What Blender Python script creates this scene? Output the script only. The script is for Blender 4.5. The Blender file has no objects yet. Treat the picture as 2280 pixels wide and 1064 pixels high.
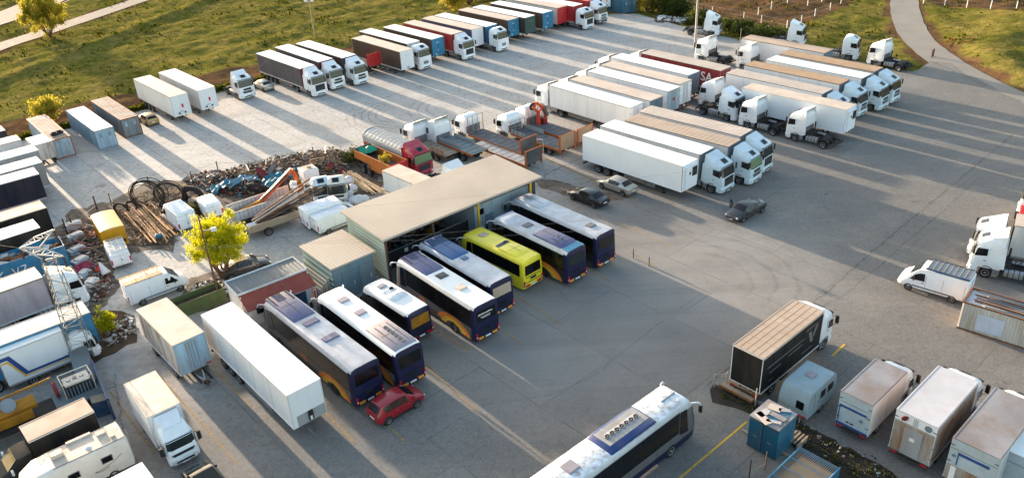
import bpy, math, random
from mathutils import Vector, Matrix
rnd = random.Random(7)
sc = bpy.context.scene
COL = sc.collection
R = math.radians
# ------------------------------------------------------------------ camera
PITCH, ROLL, FPX, HC = 28.5645, 3.2048, 1803.4, 37.552
_p, _r = R(PITCH), R(ROLL)
FW = Vector((0, math.cos(_p), -math.sin(_p)))
_u = Vector((0, math.sin(_p), math.cos(_p))); _x = Vector((1, 0, 0))
UP = _u*math.cos(_r) + _x*math.sin(_r)
RT = _x*math.cos(_r) - _u*math.sin(_r)
cam = bpy.data.cameras.new("camera"); cam_o = bpy.data.objects.new("camera", cam); COL.objects.link(cam_o)
cam.sensor_width = 36; cam.lens = 36*FPX/2280; cam.clip_end = 5000
m = Matrix((RT, UP, -FW)).transposed().to_4x4(); m.translation = Vector((0, 0, HC)); cam_o.matrix_world = m
sc.camera = cam_o
# ------------------------------------------------------------------ light
SUN_AZ = 130.5      # direction the light comes from, degrees from +X
SUN_EL = 7.6
w = bpy.data.worlds.new("World"); sc.world = w; w.use_nodes = True
nt = w.node_tree; bg = nt.nodes['Background']
sky = nt.nodes.new('ShaderNodeTexSky'); sky.sky_type = 'NISHITA'; sky.sun_disc = False
sky.sun_elevation = R(SUN_EL); sky.sun_rotation = R(90-SUN_AZ); sky.air_density = 1.0; sky.dust_density = 2.0; sky.ozone_density = 0.8
nt.links.new(sky.outputs[0], bg.inputs[0]); bg.inputs[1].default_value = 0.15
sl = bpy.data.lights.new("sun", 'SUN'); sl.energy = 4.0; sl.angle = R(0.55); sl.color = (1.0, 0.80, 0.60)
so = bpy.data.objects.new("sun", sl); COL.objects.link(so)
sd = Vector((math.cos(R(SUN_AZ))*math.cos(R(SUN_EL)), math.sin(R(SUN_AZ))*math.cos(R(SUN_EL)), math.sin(R(SUN_EL))))
so.rotation_euler = sd.to_track_quat('Z', 'Y').to_euler()
sc.view_settings.view_transform = 'Standard'; sc.view_settings.look = 'None'; sc.view_settings.gamma = 1
sc.view_settings.exposure = 2.12

# ------------------------------------------------------------------ helpers
def at(px, py, z=0.0):
    d = RT*(px-1140) - UP*(py-532) + FW*FPX
    t = (z-HC)/d.z
    return Vector((d.x*t, d.y*t, z))

def pose(rear, front, h, side, W=2.55, L=None, yaw=None, anchor='f'):
    """roof edge picked nearest the viewer -> rear centre on the ground, heading, length"""
    a, b = at(*rear, h), at(*front, h)
    d = b-a; l = math.hypot(d.x, d.y)
    y = math.atan2(d.y, d.x) if yaw is None else R(yaw)
    L = L or l
    u = Vector((math.cos(y), math.sin(y), 0)); n = Vector((-u.y, u.x, 0))*side
    c = (b - u*L) if anchor == 'f' else a
    if L > 12: y += R(.35)*math.sin(front[0]*1.7+rear[0]*.9)
    c = c + n*W/2
    return (c.x, c.y, y, L)

MATS = {}
def mat(name, col, rough=0.5, metal=0.0, dirt=0.25, var=0.12, dcol=(0.22, 0.17, 0.12), scale=1.5, bump=0.0, coat=0.0, streak=False):
    if name in MATS: return MATS[name]
    if max(col) < .14: dcol = tuple(k*.3+c*.3 for k, c in zip(dcol, col))
    m = bpy.data.materials.new(name); m.use_nodes = True; t = m.node_tree; N = t.nodes; Lk = t.links
    b = N['Principled BSDF']; b.inputs['Roughness'].default_value = rough; b.inputs['Metallic'].default_value = metal
    b.inputs['Coat Weight'].default_value = coat
    if rough >= .5: b.inputs['Specular IOR Level'].default_value = .25
    g = N.new('ShaderNodeNewGeometry')
    mp = N.new('ShaderNodeMapping'); Lk.new(g.outputs['Position'], mp.inputs[0])
    if streak: mp.inputs['Scale'].default_value = (1, 1, 0.18)
    n1 = N.new('ShaderNodeTexNoise'); n1.inputs['Scale'].default_value = scale; n1.inputs['Detail'].default_value = 6; n1.inputs['Roughness'].default_value = 0.65
    Lk.new(mp.outputs[0], n1.inputs['Vector'])
    n2 = N.new('ShaderNodeTexNoise'); n2.inputs['Scale'].default_value = scale*0.35; n2.inputs['Detail'].default_value = 3
    Lk.new(mp.outputs[0], n2.inputs['Vector'])
    cr = N.new('ShaderNodeMapRange'); cr.inputs[1].default_value = 0.42; cr.inputs[2].default_value = 0.75; cr.inputs[3].default_value = 0; cr.inputs[4].default_value = dirt*1.6
    Lk.new(n1.outputs[0], cr.inputs[0])
    hv = N.new('ShaderNodeMapRange'); hv.inputs[1].default_value = 0.3; hv.inputs[2].default_value = 0.7; hv.inputs[3].default_value = 1-var; hv.inputs[4].default_value = 1+var*0.6
    Lk.new(n2.outputs[0], hv.inputs[0])
    mul = N.new('ShaderNodeVectorMath'); mul.operation = 'SCALE'; mul.inputs[0].default_value = col[:3]; Lk.new(hv.outputs[0], mul.inputs['Scale'])
    mx = N.new('ShaderNodeMix'); mx.data_type = 'RGBA'; Lk.new(cr.outputs[0], mx.inputs[0]); Lk.new(mul.outputs[0], mx.inputs[6]); mx.inputs[7].default_value = (*dcol, 1)
    Lk.new(mx.outputs[2], b.inputs['Base Color'])
    rr = N.new('ShaderNodeMapRange'); rr.inputs[3].default_value = max(0.03, rough-0.08); rr.inputs[4].default_value = min(1, rough+0.2); Lk.new(n1.outputs[0], rr.inputs[0]); Lk.new(rr.outputs[0], b.inputs['Roughness'])
    if bump:
        bp = N.new('ShaderNodeBump'); bp.inputs['Strength'].default_value = bump; bp.inputs['Distance'].default_value = 0.05
        n3 = N.new('ShaderNodeTexNoise'); n3.inputs['Scale'].default_value = scale*5; n3.inputs['Detail'].default_value = 5; Lk.new(g.outputs['Position'], n3.inputs['Vector'])
        Lk.new(n3.outputs[0], bp.inputs['Height']); Lk.new(bp.outputs[0], b.inputs['Normal'])
    MATS[name] = m; return m

mat('white_paint', (0.76, 0.78, 0.81), 0.4, dirt=0.05, var=.04, scale=.7)
mat('cab_white', (0.80, 0.81, 0.82), 0.28, dirt=0.10, coat=0.4)
mat('cab_pale', (0.56, 0.66, 0.72), 0.28, dirt=0.10, coat=0.4)
mat('bus_silver', (0.496, 0.512, 0.544), 0.35, 0.2, dirt=0.2)
mat('bus_side', (0.15, 0.145, 0.155), 0.35, 0.3, dirt=0.15); mat('bus_low', (0.05, 0.05, 0.065), 0.4, 0.1, dirt=0.15)
mat('bus_roof', (0.528, 0.544, 0.584), 0.5, dirt=0.25, scale=1.2)
mat('bus_roof_worn', (0.68, 0.74, 0.80), 0.5, dirt=0.75, dcol=(0.30, 0.27, 0.24), scale=2.2, var=0.2)
mat('pod_white', (0.72, 0.74, 0.74), 0.5, dirt=0.2)
mat('pod_grey', (0.30, 0.27, 0.31), 0.5, dirt=0.3)
mat('pod_blue', (0.09, 0.10, 0.22), 0.4, dirt=0.25)
mat('pod_deep', (0.03, 0.10, 0.25), 0.35, dirt=0.15)
mat('navy', (0.006, 0.008, 0.042), 0.35, dirt=0.06, coat=0.1)
mat('navy_blue', (0.012, 0.035, 0.15), 0.3, dirt=0.12, coat=0.4)
mat('bus_yellow', (0.80, 0.65, 0.02), 0.35, dirt=0.1, coat=0.3)
mat('teal', (0.02, 0.22, 0.36), 0.35, dirt=0.12)
mat('swoosh_orange', (0.75, 0.20, 0.02), 0.4, dirt=0.15)
mat('swoosh_yellow', (0.75, 0.42, 0.03), 0.4, dirt=0.15)
mat('glass', (0.005, 0.005, 0.006), 0.08, dirt=0.02)
mat('windscreen_glass', (0.018, 0.024, 0.024), 0.06, dirt=0.06)
mat('blind_green', (0.13, 0.20, 0.10), 0.5, dirt=0.1)
mat('rubber', (0.02, 0.02, 0.022), 0.85, dirt=0.4, dcol=(0.12, 0.10, 0.08))
mat('rim', (0.30, 0.30, 0.31), 0.5, 0.5, dirt=0.5)
mat('rim_dark', (0.06, 0.06, 0.065), 0.6, 0.2, dirt=0.4)
mat('chassis', (0.035, 0.032, 0.03), 0.7, dirt=0.5, dcol=(0.13, 0.09, 0.06))
mat('tank', (0.42, 0.43, 0.45), 0.35, 0.6, dirt=0.35)
mat('black_plastic', (0.018, 0.018, 0.02), 0.5, dirt=0.2)
mat('grey_plastic', (0.16, 0.16, 0.17), 0.6, dirt=0.2)
mat('lamp_clear', (0.65, 0.67, 0.70), 0.15, dirt=0.05)
mat('lamp_red', (0.45, 0.01, 0.02), 0.25, dirt=0.05)
mat('lamp_orange', (0.85, 0.30, 0.03), 0.35, dirt=0.05)
mat('plate', (0.75, 0.75, 0.72), 0.5, dirt=0.1)
mat('roof_white', (0.82, 0.82, 0.80), 0.6, dirt=0.05, var=.05, scale=.6)
mat('roof_tan', (0.448, 0.344, 0.264), 0.7, dirt=0.35, dcol=(0.36, 0.24, 0.16), scale=0.9)
mat('roof_tan_dark', (0.384, 0.264, 0.168), 0.7, dirt=0.4, dcol=(0.30, 0.18, 0.10), scale=0.9)
mat('roof_beige', (0.528, 0.448, 0.384), 0.65, dirt=0.25, dcol=(0.42, 0.30, 0.22), scale=1.0)
mat('roof_grey', (0.2688, 0.2624, 0.2752), 0.7, dirt=0.6, dcol=(0.20, 0.15, 0.12), scale=0.7, var=0.3)
mat('curtain_grey', (0.068, 0.068, 0.088), 0.6, dirt=0.2, streak=True)
mat('curtain_brown', (0.056, 0.036, 0.032), 0.6, dirt=0.3, streak=True)
mat('curtain_dark', (0.0154, 0.0140, 0.0280), 0.55, dirt=0.25, streak=True)
mat('curtain_black', (0.0120, 0.0108, 0.0108), 0.55, dirt=0.25, streak=True)
mat('curtain_red', (0.36, 0.02, 0.03), 0.5, dirt=0.25, streak=True)
mat('curtain_maroon', (0.22, 0.015, 0.025), 0.5, dirt=0.2, streak=True)
mat('curtain_navy', (0.05, 0.06, 0.14), 0.5, dirt=0.2, streak=True)
mat('curtain_pink', (0.46, 0.36, 0.38), 0.6, dirt=0.3, streak=True)
mat('side_white', (0.72, 0.72, 0.73), 0.5, dirt=0.10, var=.05, scale=.8, streak=True)
mat('side_greywhite', (0.56, 0.55, 0.55), 0.5, dirt=0.18, var=.06, streak=True)
mat('side_grey', (0.30, 0.30, 0.31), 0.55, dirt=0.3, streak=True)
mat('trailer_blue', (0.008, 0.160, 0.304), 0.4, dirt=0.15, coat=0.2)
mat('trailer_teal', (0.015, 0.13, 0.22), 0.45, dirt=0.3, streak=True)
mat('trailer_green', (0.02, 0.07, 0.06), 0.45, dirt=0.3)
mat('trailer_red', (0.52, 0.015, 0.02), 0.4, dirt=0.15)
mat('slate_blue', (0.13, 0.18, 0.23), 0.5, dirt=0.25)
mat('yellow_box', (0.560, 0.272, 0.008), 0.5, dirt=0.2, dcol=(0.35, 0.15, 0.03), streak=True)
mat('yellow_roof', (0.624, 0.464, 0.176), 0.6, dirt=0.15)
mat('rust', (0.22, 0.09, 0.035), 0.85, dirt=0.5, dcol=(0.08, 0.04, 0.025), scale=3)
mat('rusty_white', (0.52, 0.50, 0.47), 0.6, dirt=0.75, dcol=(0.25, 0.11, 0.04), scale=1.6, streak=True)
mat('container_blue', (0.240, 0.336, 0.400), 0.55, dirt=0.55, dcol=(0.22, 0.12, 0.08), streak=True)
mat('container_grey', (0.208, 0.248, 0.280), 0.55, dirt=0.6, dcol=(0.20, 0.10, 0.06), streak=True)
mat('container_roof', (0.336, 0.288, 0.256), 0.7, dirt=0.7, dcol=(0.30, 0.15, 0.08), scale=0.8)
mat('door_blue', (0.36, 0.50, 0.60), 0.5, dirt=0.45, dcol=(0.26, 0.16, 0.10), streak=True)
mat('orange_steel', (0.3720, 0.1020, 0.0240), 0.6, dirt=0.4, dcol=(0.2, 0.07, 0.03))
mat('dump_orange', (0.3920, 0.1232, 0.0280), 0.5, dirt=0.35, dcol=(0.35, 0.12, 0.05))
mat('dump_inside', (0.10, 0.075, 0.07), 0.85, dirt=0.5)
mat('cab_red', (0.384, 0.008, 0.032), 0.3, dirt=0.1, coat=0.4)
mat('bed_grey', (0.128, 0.136, 0.148), 0.7, dirt=0.5, dcol=(0.10, 0.07, 0.05), scale=1.0, var=0.3)
mat('bed_pale', (0.30, 0.31, 0.32), 0.6, dirt=0.4, streak=True)
mat('bed_green', (0.13, 0.18, 0.20), 0.6, dirt=0.4)
mat('bed_wood', (0.3360, 0.2640, 0.1920), 0.8, dirt=0.4)
mat('tarp_grey', (0.36, 0.37, 0.38), 0.5, dirt=0.2); mat('tarp_light', (0.3720, 0.3780, 0.3840), 0.45, dirt=0.1)
mat('crane_orange', (0.5600, 0.1040, 0.0320), 0.5, dirt=0.35, dcol=(0.2, 0.06, 0.03))
mat('crane_yellow', (0.40, 0.17, 0.012), 0.5, dirt=0.5, dcol=(0.15, 0.07, 0.02))
mat('steel_brown', (0.09, 0.05, 0.04), 0.8, dirt=0.5)
mat('roof_sheet', (0.44, 0.37, 0.30), 0.6, dirt=0.15, dcol=(0.45, 0.36, 0.27), scale=0.6)
mat('panel_green', (0.272, 0.360, 0.336), 0.5, dirt=0.15)
mat('panel_blue', (0.176, 0.264, 0.304), 0.5, dirt=0.35, streak=True)
mat('panel_light', (0.38, 0.45, 0.49), 0.5, dirt=0.2)
mat('wall_white', (0.66, 0.66, 0.66), 0.7, dirt=0.2)
mat('office_roof', (0.14, 0.16, 0.17), 0.6, dirt=0.3)
mat('red_sheet', (0.2880, 0.0560, 0.0360), 0.55, dirt=0.2)
mat('concrete', (0.36, 0.35, 0.34), 0.85, dirt=0.35, bump=0.3)
mat('block_grey', (0.17, 0.19, 0.20), 0.8, dirt=0.3)
mat('steel_blue', (0.02, 0.07, 0.16), 0.5, dirt=0.3)
mat('galv', (0.40, 0.38, 0.36), 0.5, 0.5, dirt=0.3)
mat('galv_light', (0.55, 0.51, 0.46), 0.5, 0.2, dirt=0.2)
mat('pole_wood', (0.13, 0.07, 0.05), 0.9, dirt=0.3)
mat('log', (0.62, 0.37, 0.19), 0.85, dirt=0.4, dcol=(0.15, 0.08, 0.04), scale=4)
mat('log_pale', (0.62, 0.46, 0.29), 0.85, dirt=0.4, dcol=(0.18, 0.11, 0.06), scale=4)
mat('bag', (0.5940, 0.5940, 0.6300), 0.8, dirt=0.15, bump=0.6)
mat('blue_tarp', (0.0180, 0.1560, 0.2280), 0.5, dirt=0.2, bump=0.4)
mat('blue_pale', (0.1430, 0.2730, 0.3575), 0.6, dirt=0.3)
mat('pipe_black', (0.03, 0.025, 0.022), 0.6, dirt=0.3)
mat('pink', (0.3300, 0.0240, 0.0840), 0.5, dirt=0.2)
mat('sign_faded', (.48, .53, .64), .6, dirt=.4, dcol=(.62,.6,.56), scale=3); mat('roof_dim', (.50, .49, .51), .6, dirt=.1, var=.08); mat('roof_blueweather', (.20, .29, .35), .6, dirt=.6, dcol=(.34,.28,.24), scale=.8); mat('wall_beige', (.50, .47, .42), .6, dirt=.4, dcol=(.30,.20,.12), streak=True); mat('cream', (0.74, 0.68, 0.60), 0.4, dirt=0.12, coat=0.2)
mat('cream_roof', (0.576, 0.480, 0.400), 0.6, dirt=0.2)
mat('caravan_pale', (0.27, 0.36, 0.40), 0.45, dirt=0.15)
mat('stripe_blue', (0.02, 0.06, 0.22), 0.4, dirt=0.05)
mat('stripe_yellow', (0.75, 0.42, 0.03), 0.4, dirt=0.05)
mat('ladder_yellow', (0.75, 0.38, 0.03), 0.5, dirt=0.15)
mat('green_skip', (0.09, 0.13, 0.05), 0.6, dirt=0.4)
mat('car_silver', (0.4420, 0.4250, 0.3740), 0.28, 0.5, dirt=0.1, coat=0.4)
mat('car_black', (0.015, 0.015, 0.018), 0.2, 0.2, dirt=0.06, coat=0.6)
mat('car_dark', (0.05, 0.048, 0.046), 0.25, 0.3, dirt=0.1, coat=0.5)
mat('car_red', (0.30, 0.004, 0.015), 0.25, dirt=0.05, coat=0.5)
mat('car_tan', (0.42, 0.27, 0.10), 0.35, 0.2, dirt=0.2, coat=0.3)
mat('car_roofdark', (0.012, 0.02, 0.022), 0.75, 0.0, dirt=0.05)
mat('red_sticker', (0.55, 0.01, 0.05), 0.5, dirt=0.05)
mat('letter_white', (0.75, 0.72, 0.70), 0.5, dirt=0.05)
mat('black_line', (0.03, 0.028, 0.03), 0.6, dirt=0.1)
mat('wood_plank', (0.34, 0.26, 0.19), 0.85, dirt=0.4, scale=3)

CACHE = {}
class MB:
    def __init__(s): s.v = []; s.f = []; s.mi = []; s.ms = []
    def _m(s, m):
        if m not in s.ms: s.ms.append(m)
        return s.ms.index(m)
    def add(s, vs, fs, m):
        o = len(s.v); s.v += [tuple(v) for v in vs]; k = s._m(m)
        for f in fs: s.f.append(tuple(o+i for i in f)); s.mi.append(k)
        return s
    def box(s, x0, x1, y0, y1, z0, z1, m):
        vs = [(x, y, z) for z in (z0, z1) for y in (y0, y1) for x in (x0, x1)]
        return s.add(vs, [(0, 2, 3, 1), (4, 5, 7, 6), (0, 1, 5, 4), (2, 6, 7, 3), (0, 4, 6, 2), (1, 3, 7, 5)], m)
    def obox(s, c, sx, sy, sz, rz, m, tilt=0, ax='X'):
        M = Matrix.Translation(c) @ Matrix.Rotation(rz, 4, 'Z') @ Matrix.Rotation(tilt, 4, ax)
        vs = [M @ Vector((x*sx/2, y*sy/2, z*sz/2)) for z in (-1, 1) for y in (-1, 1) for x in (-1, 1)]
        return s.add(vs, [(0, 2, 3, 1), (4, 5, 7, 6), (0, 1, 5, 4), (2, 6, 7, 3), (0, 4, 6, 2), (1, 3, 7, 5)], m)
    def quad(s, pts, m): return s.add(pts, [tuple(range(len(pts)))], m)
    def loft(s, secs, m, caps=True):
        n = len(secs[0]); vs = [p for q in secs for p in q]; fs = []
        for i in range(len(secs)-1):
            for j in range(n):
                k = (j+1) % n; fs.append((i*n+j, i*n+k, (i+1)*n+k, (i+1)*n+j))
        if caps: fs.append(tuple(range(n-1, -1, -1))); fs.append(tuple((len(secs)-1)*n+j for j in range(n)))
        return s.add(vs, fs, m)
    def prism(s, prof, y0, y1, m):
        a = [(x, y0, z) for x, z in prof]; b = [(x, y1, z) for x, z in prof]
        return s.loft([a, b], m)
    def tube(s, p, q, r, m, n=6, r2=None):
        p, q = Vector(p), Vector(q); d = (q-p).normalized(); r2 = r if r2 is None else r2
        a = d.orthogonal().normalized(); b = d.cross(a)
        A = [p+(a*math.cos(t)+b*math.sin(t))*r for t in [2*math.pi*i/n for i in range(n)]]
        B = [q+(a*math.cos(t)+b*math.sin(t))*r2 for t in [2*math.pi*i/n for i in range(n)]]
        return s.loft([A, B], m)
    def path(s, pts, r, m, n=6):
        for a, b in zip(pts[:-1], pts[1:]): s.tube(a, b, r, m, n)
        return s
    def torus(s, c, ax, Rr, r, m, n=20, k=8, a0=0, a1=2*math.pi):
        c = Vector(c); ax = Vector(ax).normalized(); a = ax.orthogonal().normalized(); b = ax.cross(a); secs = []
        full = abs(a1-a0-2*math.pi) < 1e-6
        for i in range(n+1):
            t = a0+(a1-a0)*i/n; d = a*math.cos(t)+b*math.sin(t)
            secs.append([c+d*(Rr+r*math.cos(2*math.pi*j/k))+ax*r*math.sin(2*math.pi*j/k) for j in range(k)])
        return s.loft(secs, m, caps=not full)
    def mesh(s, name, smooth=35):
        me = bpy.data.meshes.new(name); me.from_pydata(s.v, [], s.f)
        for k in s.ms: me.materials.append(MATS[k])
        me.polygons.foreach_set('material_index', s.mi)
        if smooth:
            me.polygons.foreach_set('use_smooth', [True]*len(s.f)); me.update(); me.set_sharp_from_angle(angle=R(smooth))
        me.update(); return me
    def build(s, name, parent=None, key=None, loc=None, bevel=0, smooth=35, rz=0):
        if key and key in CACHE: me = CACHE[key]
        else:
            me = s.mesh(name, smooth)
            if key: CACHE[key] = me
        return put(me, name, parent, loc, rz, bevel)

def put(me, name, parent=None, loc=None, rz=0, bevel=0):
    o = bpy.data.objects.new(name, me); COL.objects.link(o)
    if parent: o.parent = parent
    if loc: o.location = loc
    if rz: o.rotation_euler = (0, 0, rz)
    if bevel:
        b = o.modifiers.new('bevel', 'BEVEL'); b.width = bevel; b.segments = 2; b.limit_method = 'ANGLE'; b.angle_limit = R(50)
    return o

def cached(key, fn, name, parent, loc=None, bevel=0, rz=0):
    if key not in CACHE:
        b = MB(); fn(b); CACHE[key] = b.mesh(name)
    return put(CACHE[key], name, parent, loc, rz, bevel)

def tag(o, label, cat, group=None):
    o['label'] = label; o['category'] = cat
    if group: o['group'] = group
    return o
def thing(name, label, cat, x, y, yaw=0, group=None, z=0):
    o = bpy.data.objects.new(name, None); COL.objects.link(o); o.empty_display_size = 0.5
    o.location = (x, y, z); o.rotation_euler = (0, 0, yaw)
    return tag(o, label, cat, group)
def struct(o): o['kind'] = 'structure'; return o
def stuff(o, label, cat): o['kind'] = 'stuff'; return tag(o, label, cat)

# ------------------------------------------------------------------ wheels
def wheel(parent, x, y, r=0.5, wd=0.3, rim='rim', name='wheel'):
    s = 1 if y > 0 else -1
    def tyre(b):
        prof = [(-0.5, 0.72), (-0.5, 0.93), (-0.38, 1.0), (0.38, 1.0), (0.5, 0.93), (0.5, 0.72), (0.42, 0.58)]
        n = 18; secs = []
        for yy, rr in prof: secs.append([(math.cos(2*math.pi*i/n)*rr*r, yy*wd, math.sin(2*math.pi*i/n)*rr*r) for i in range(n)])
        b.loft(secs, 'rubber')
    def rimf(b):
        n = 14; secs = []
        for yy, rr in [(0.40, 0.60), (0.50, 0.60), (0.46, 0.52), (0.25, 0.40), (0.27, 0.22), (0.5, 0.18), (0.5, 0.05)]:
            secs.append([(math.cos(2*math.pi*i/n)*rr*r, yy*wd, math.sin(2*math.pi*i/n)*rr*r) for i in range(n)])
        b.loft(secs, rim)
        for i in range(8):
            a = 2*math.pi*i/8; b.obox(Vector((math.cos(a)*.36*r, .30*wd, math.sin(a)*.36*r)), .05*r, .02, .05*r, 0, 'black_plastic')
    o = cached(('tyre', r, wd), tyre, name, parent, (x, y, r)); 
    if s < 0: o.rotation_euler = (0, 0, math.pi)
    cached(('rim', r, wd, rim), rimf, 'rim', o)
    return o

# ------------------------------------------------------------------ lorry cab
def cab(parent, x, col='cab_white', style='euro', H=3.0, defl=True, W=2.5, Ln=2.3, screen='windscreen_glass', tilt=0, hatch=True):
    """cab part with sub-parts; cab rear at local x"""
    hw = W/2; k = Ln/2.3; T = H  # H = height of windscreen top
    key = (col, style, H, defl, W, Ln, screen)
    S = [(0.95, 0, 2.30*k, hw-.03, .22), (1.15, 0, 2.33*k, hw, .25), (T-1.02, 0, 2.30*k, hw, .28), (T, 0, 2.08*k, hw-.06, .30),
         (T+.22, .05, 1.92*k, hw-.10, .35), (T+.48, .25, 1.45*k, hw-.20, .35), (T+.60, .45, 1.15*k, hw-.38, .3)]
    def par(z):
        for a, b in zip(S[:-1], S[1:]):
            if z <= b[0]:
                t = (z-a[0])/(b[0]-a[0]); return [a[i]+(b[i]-a[i])*t for i in range(5)]
        return S[-1]
    def outl(z, e=0):
        z_, xb, xf, h, r = par(z); xf += e; h += e
        return [(xb, -h, z), (xf-r, -h, z), (xf-.29*r, -h+.29*r, z), (xf, -h+r, z), (xf, h-r, z), (xf-.29*r, h-.29*r, z), (xf-r, h, z), (xb, h, z)]
    def body(b):
        b.loft([outl(s[0]) for s in S], col)
        b.box(-.02, -.0, -hw+.15, hw-.15, 1.0, 1.9, 'grey_plastic')
        for s in (-1, 1):   # wheel arch trim
            b.torus((.98*k, s*(hw+.005), .55), (0, 1, 0), .60, .05, 'grey_plastic', 10, 4, -math.pi/2-1.3, -math.pi/2+1.3)
    o = cached(('cab',)+key, body, 'cab', parent, (x, 0, 0), bevel=0.03)
    if tilt: o.rotation_euler = (0, tilt, 0)
    def scr(b):
        rows = [outl(z, .015)[2:6] for z in (T-.98, T-.5, T-.06)]
        for a, c in zip(rows[:-1], rows[1:]):
            for j in range(3): b.quad([a[j], a[j+1], c[j+1], c[j]], screen)
        a = outl(T-1.0, .03)[3:5]; c = outl(T-.93, .03)[3:5]; b.quad([a[0], a[1], c[1], c[0]], 'black_plastic')
    cached(('scr',)+key, scr, 'windscreen', o)
    for s in (-1, 1):
        def sw(b):
            y = s*(hw+.022); z0 = T-.98; xf = par(z0)[2]-.30; xf2 = par(T-.2)[2]-.34
            y = s*(hw+.030); b.quad([(1.12*k, y, z0+.08), (xf+.06, y, z0-.06), (xf-.06, y, T-.30), (1.14*k, y, T-.26)][::s], 'glass')
        def door(b):
            xf = par(1.9)[2]-.27
            b.prism([(1.02*k, 1.2), (xf, 1.2), (xf, T-1.0), (xf-.16, T-.14), (1.02*k, T-.14)], s*(hw-.02), s*(hw+.016), col)
            b.box(1.12*k, 1.32*k, s*(hw+.017), s*(hw+.03), 1.6, 1.67, 'black_plastic')
        def mir(b):
            xm = par(T-.5)[2]-.05; y0 = hw
            b.tube((xm-.15, s*y0, T-.1), (xm, s*(y0+.22), T-.15), .02, 'black_plastic')
            b.tube((xm-.15, s*y0, T-.9), (xm, s*(y0+.22), T-.8), .02, 'black_plastic')
            b.obox(Vector((xm+.02, s*(y0+.23), T-.42)), .14, .24, .62, s*.25, 'black_plastic'); 
        cached(('door', s)+key, door, 'door', o, bevel=.008); cached(('sw', s)+key, sw, 'side_window', o); cached(('mir', s)+key, mir, 'mirror', o, bevel=.03)
        def lamp(b):
            b.obox(Vector((2.36*k, s*(hw-.30), .68)), .08, .34, .2, s*.12, 'lamp_clear')
        cached(('lamp', s)+key, lamp, 'headlight', o, bevel=.02)
    def bump(b):
        def oz(z, xf, h): return [(1.62*k, -h, z), (xf-.2, -h, z), (xf, -h+.25, z), (xf, h-.25, z), (xf-.2, h, z), (1.62*k, h, z)]
        c2 = col if style != 'dark' else 'grey_plastic'
        b.loft([oz(.30, 2.28*k, hw-.04), oz(.42, 2.38*k, hw), oz(.88, 2.38*k, hw), oz(.96, 2.33*k, hw-.02)], c2)
        b.box(2.36*k, 2.392*k, -.62, .62, .46, .62, 'black_plastic'); b.box(2.37*k, 2.395*k, -.27, .27, .34, .44, 'plate')
        for s in (-1, 1): b.box(.0, .45*k, s*hw-.05, s*hw+.0, .45, .95, 'grey_plastic')
    cached(('bump',)+key, bump, 'bumper', o, bevel=.03)
    def gr(b):
        if style == 'volvo':
            b.prism([(2.335*k, 1.0), (2.36*k, 1.0), (2.35*k, T-1.16), (2.31*k, T-1.16)], -.78, .78, 'black_plastic')
            for i in range(5): b.box(2.35*k, 2.375*k, -.74, .74, 1.06+i*.14, 1.075+i*.14, 'grey_plastic')
        elif style == 'magnum':
            b.box(2.32*k, 2.36*k, -.45, .45, 1.02, 1.5, 'grey_plastic')
            for i in range(5): b.box(2.35*k, 2.375*k, -.43, .43, 1.06+i*.09, 1.09+i*.09, 'tank')
        else:
            b.box(2.31*k, 2.35*k, -.62, .62, T-1.50, T-1.22, 'black_plastic')
            for i in range(3): b.box(2.335*k, 2.36*k, -.60, .60, T-1.46+i*.09, T-1.435+i*.09, 'rim_dark')
            b.box(2.33*k, 2.37*k, -.66, .66, 1.04, 1.18, 'black_plastic'); b.box(2.33*k, 2.365*k, -.8, .8, T-1.74, T-1.62, 'black_plastic')
    cached(('gr',)+key, gr, 'grille', o)
    def vis(b):
        r0 = outl(T-.02, .02)[2:6]; r1 = outl(T+.1, .13)[2:6]
        for j in range(3): b.quad([r0[j], r0[j+1], r1[j+1], r1[j]], 'black_plastic' if style == 'volvo' else 'glass')
    cached(('vis',)+key, vis, 'sun_visor', o)
    def hat(b): b.obox(Vector((1.62*k, 0, T+.435)), .52, .62, .05, 0, 'glass', tilt=.50, ax='Y'); b.obox(Vector((1.60*k, 0, T+.42)), .62, .74, .04, 0, 'grey_plastic', tilt=.50, ax='Y')
    if hatch: cached(('hat',)+key, hat, 'roof_hatch', o)
    if defl:
        def de(b):
            top = [(1.25*k, T+.58, hw-.45), (.8*k, T+.72, hw-.32), (.35*k, T+.9, hw-.26), (-.02, T+1.02, hw-.22)]
            for (xa, za, wa), (xb, zb, wb) in zip(top[:-1], top[1:]):
                for e, f in ((0, 1), (.03, -1)):
                    q = [(xa, -wa, za-e), (xb, -wb, zb-e), (xb, wb, zb-e), (xa, wa, za-e)]
                    b.quad(q if f < 0 else q[::-1], col)
                for s in (-1, 1):
                    q = [(xa, s*wa, za), (xb, s*wb, zb), (xb-.0, s*(hw-.07), T+.1 if xb < .9 else T+.3), (xa, s*(hw-.09), T+.1 if xa < .9 else T+.3)]
                    b.quad(q, col)
            b.box(-.04, .0, -hw+.24, hw-.24, T+.97, T+1.02, 'black_plastic')
            for s in (-1, 1): b.prism([(-.28, 1.1), (.02, 1.1), (.02, T+.1), (-.16, T+.1)], s*(hw-.05), s*(hw-.01), col)
        cached(('de',)+key, de, 'wind_deflector', o)
    return o

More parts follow.
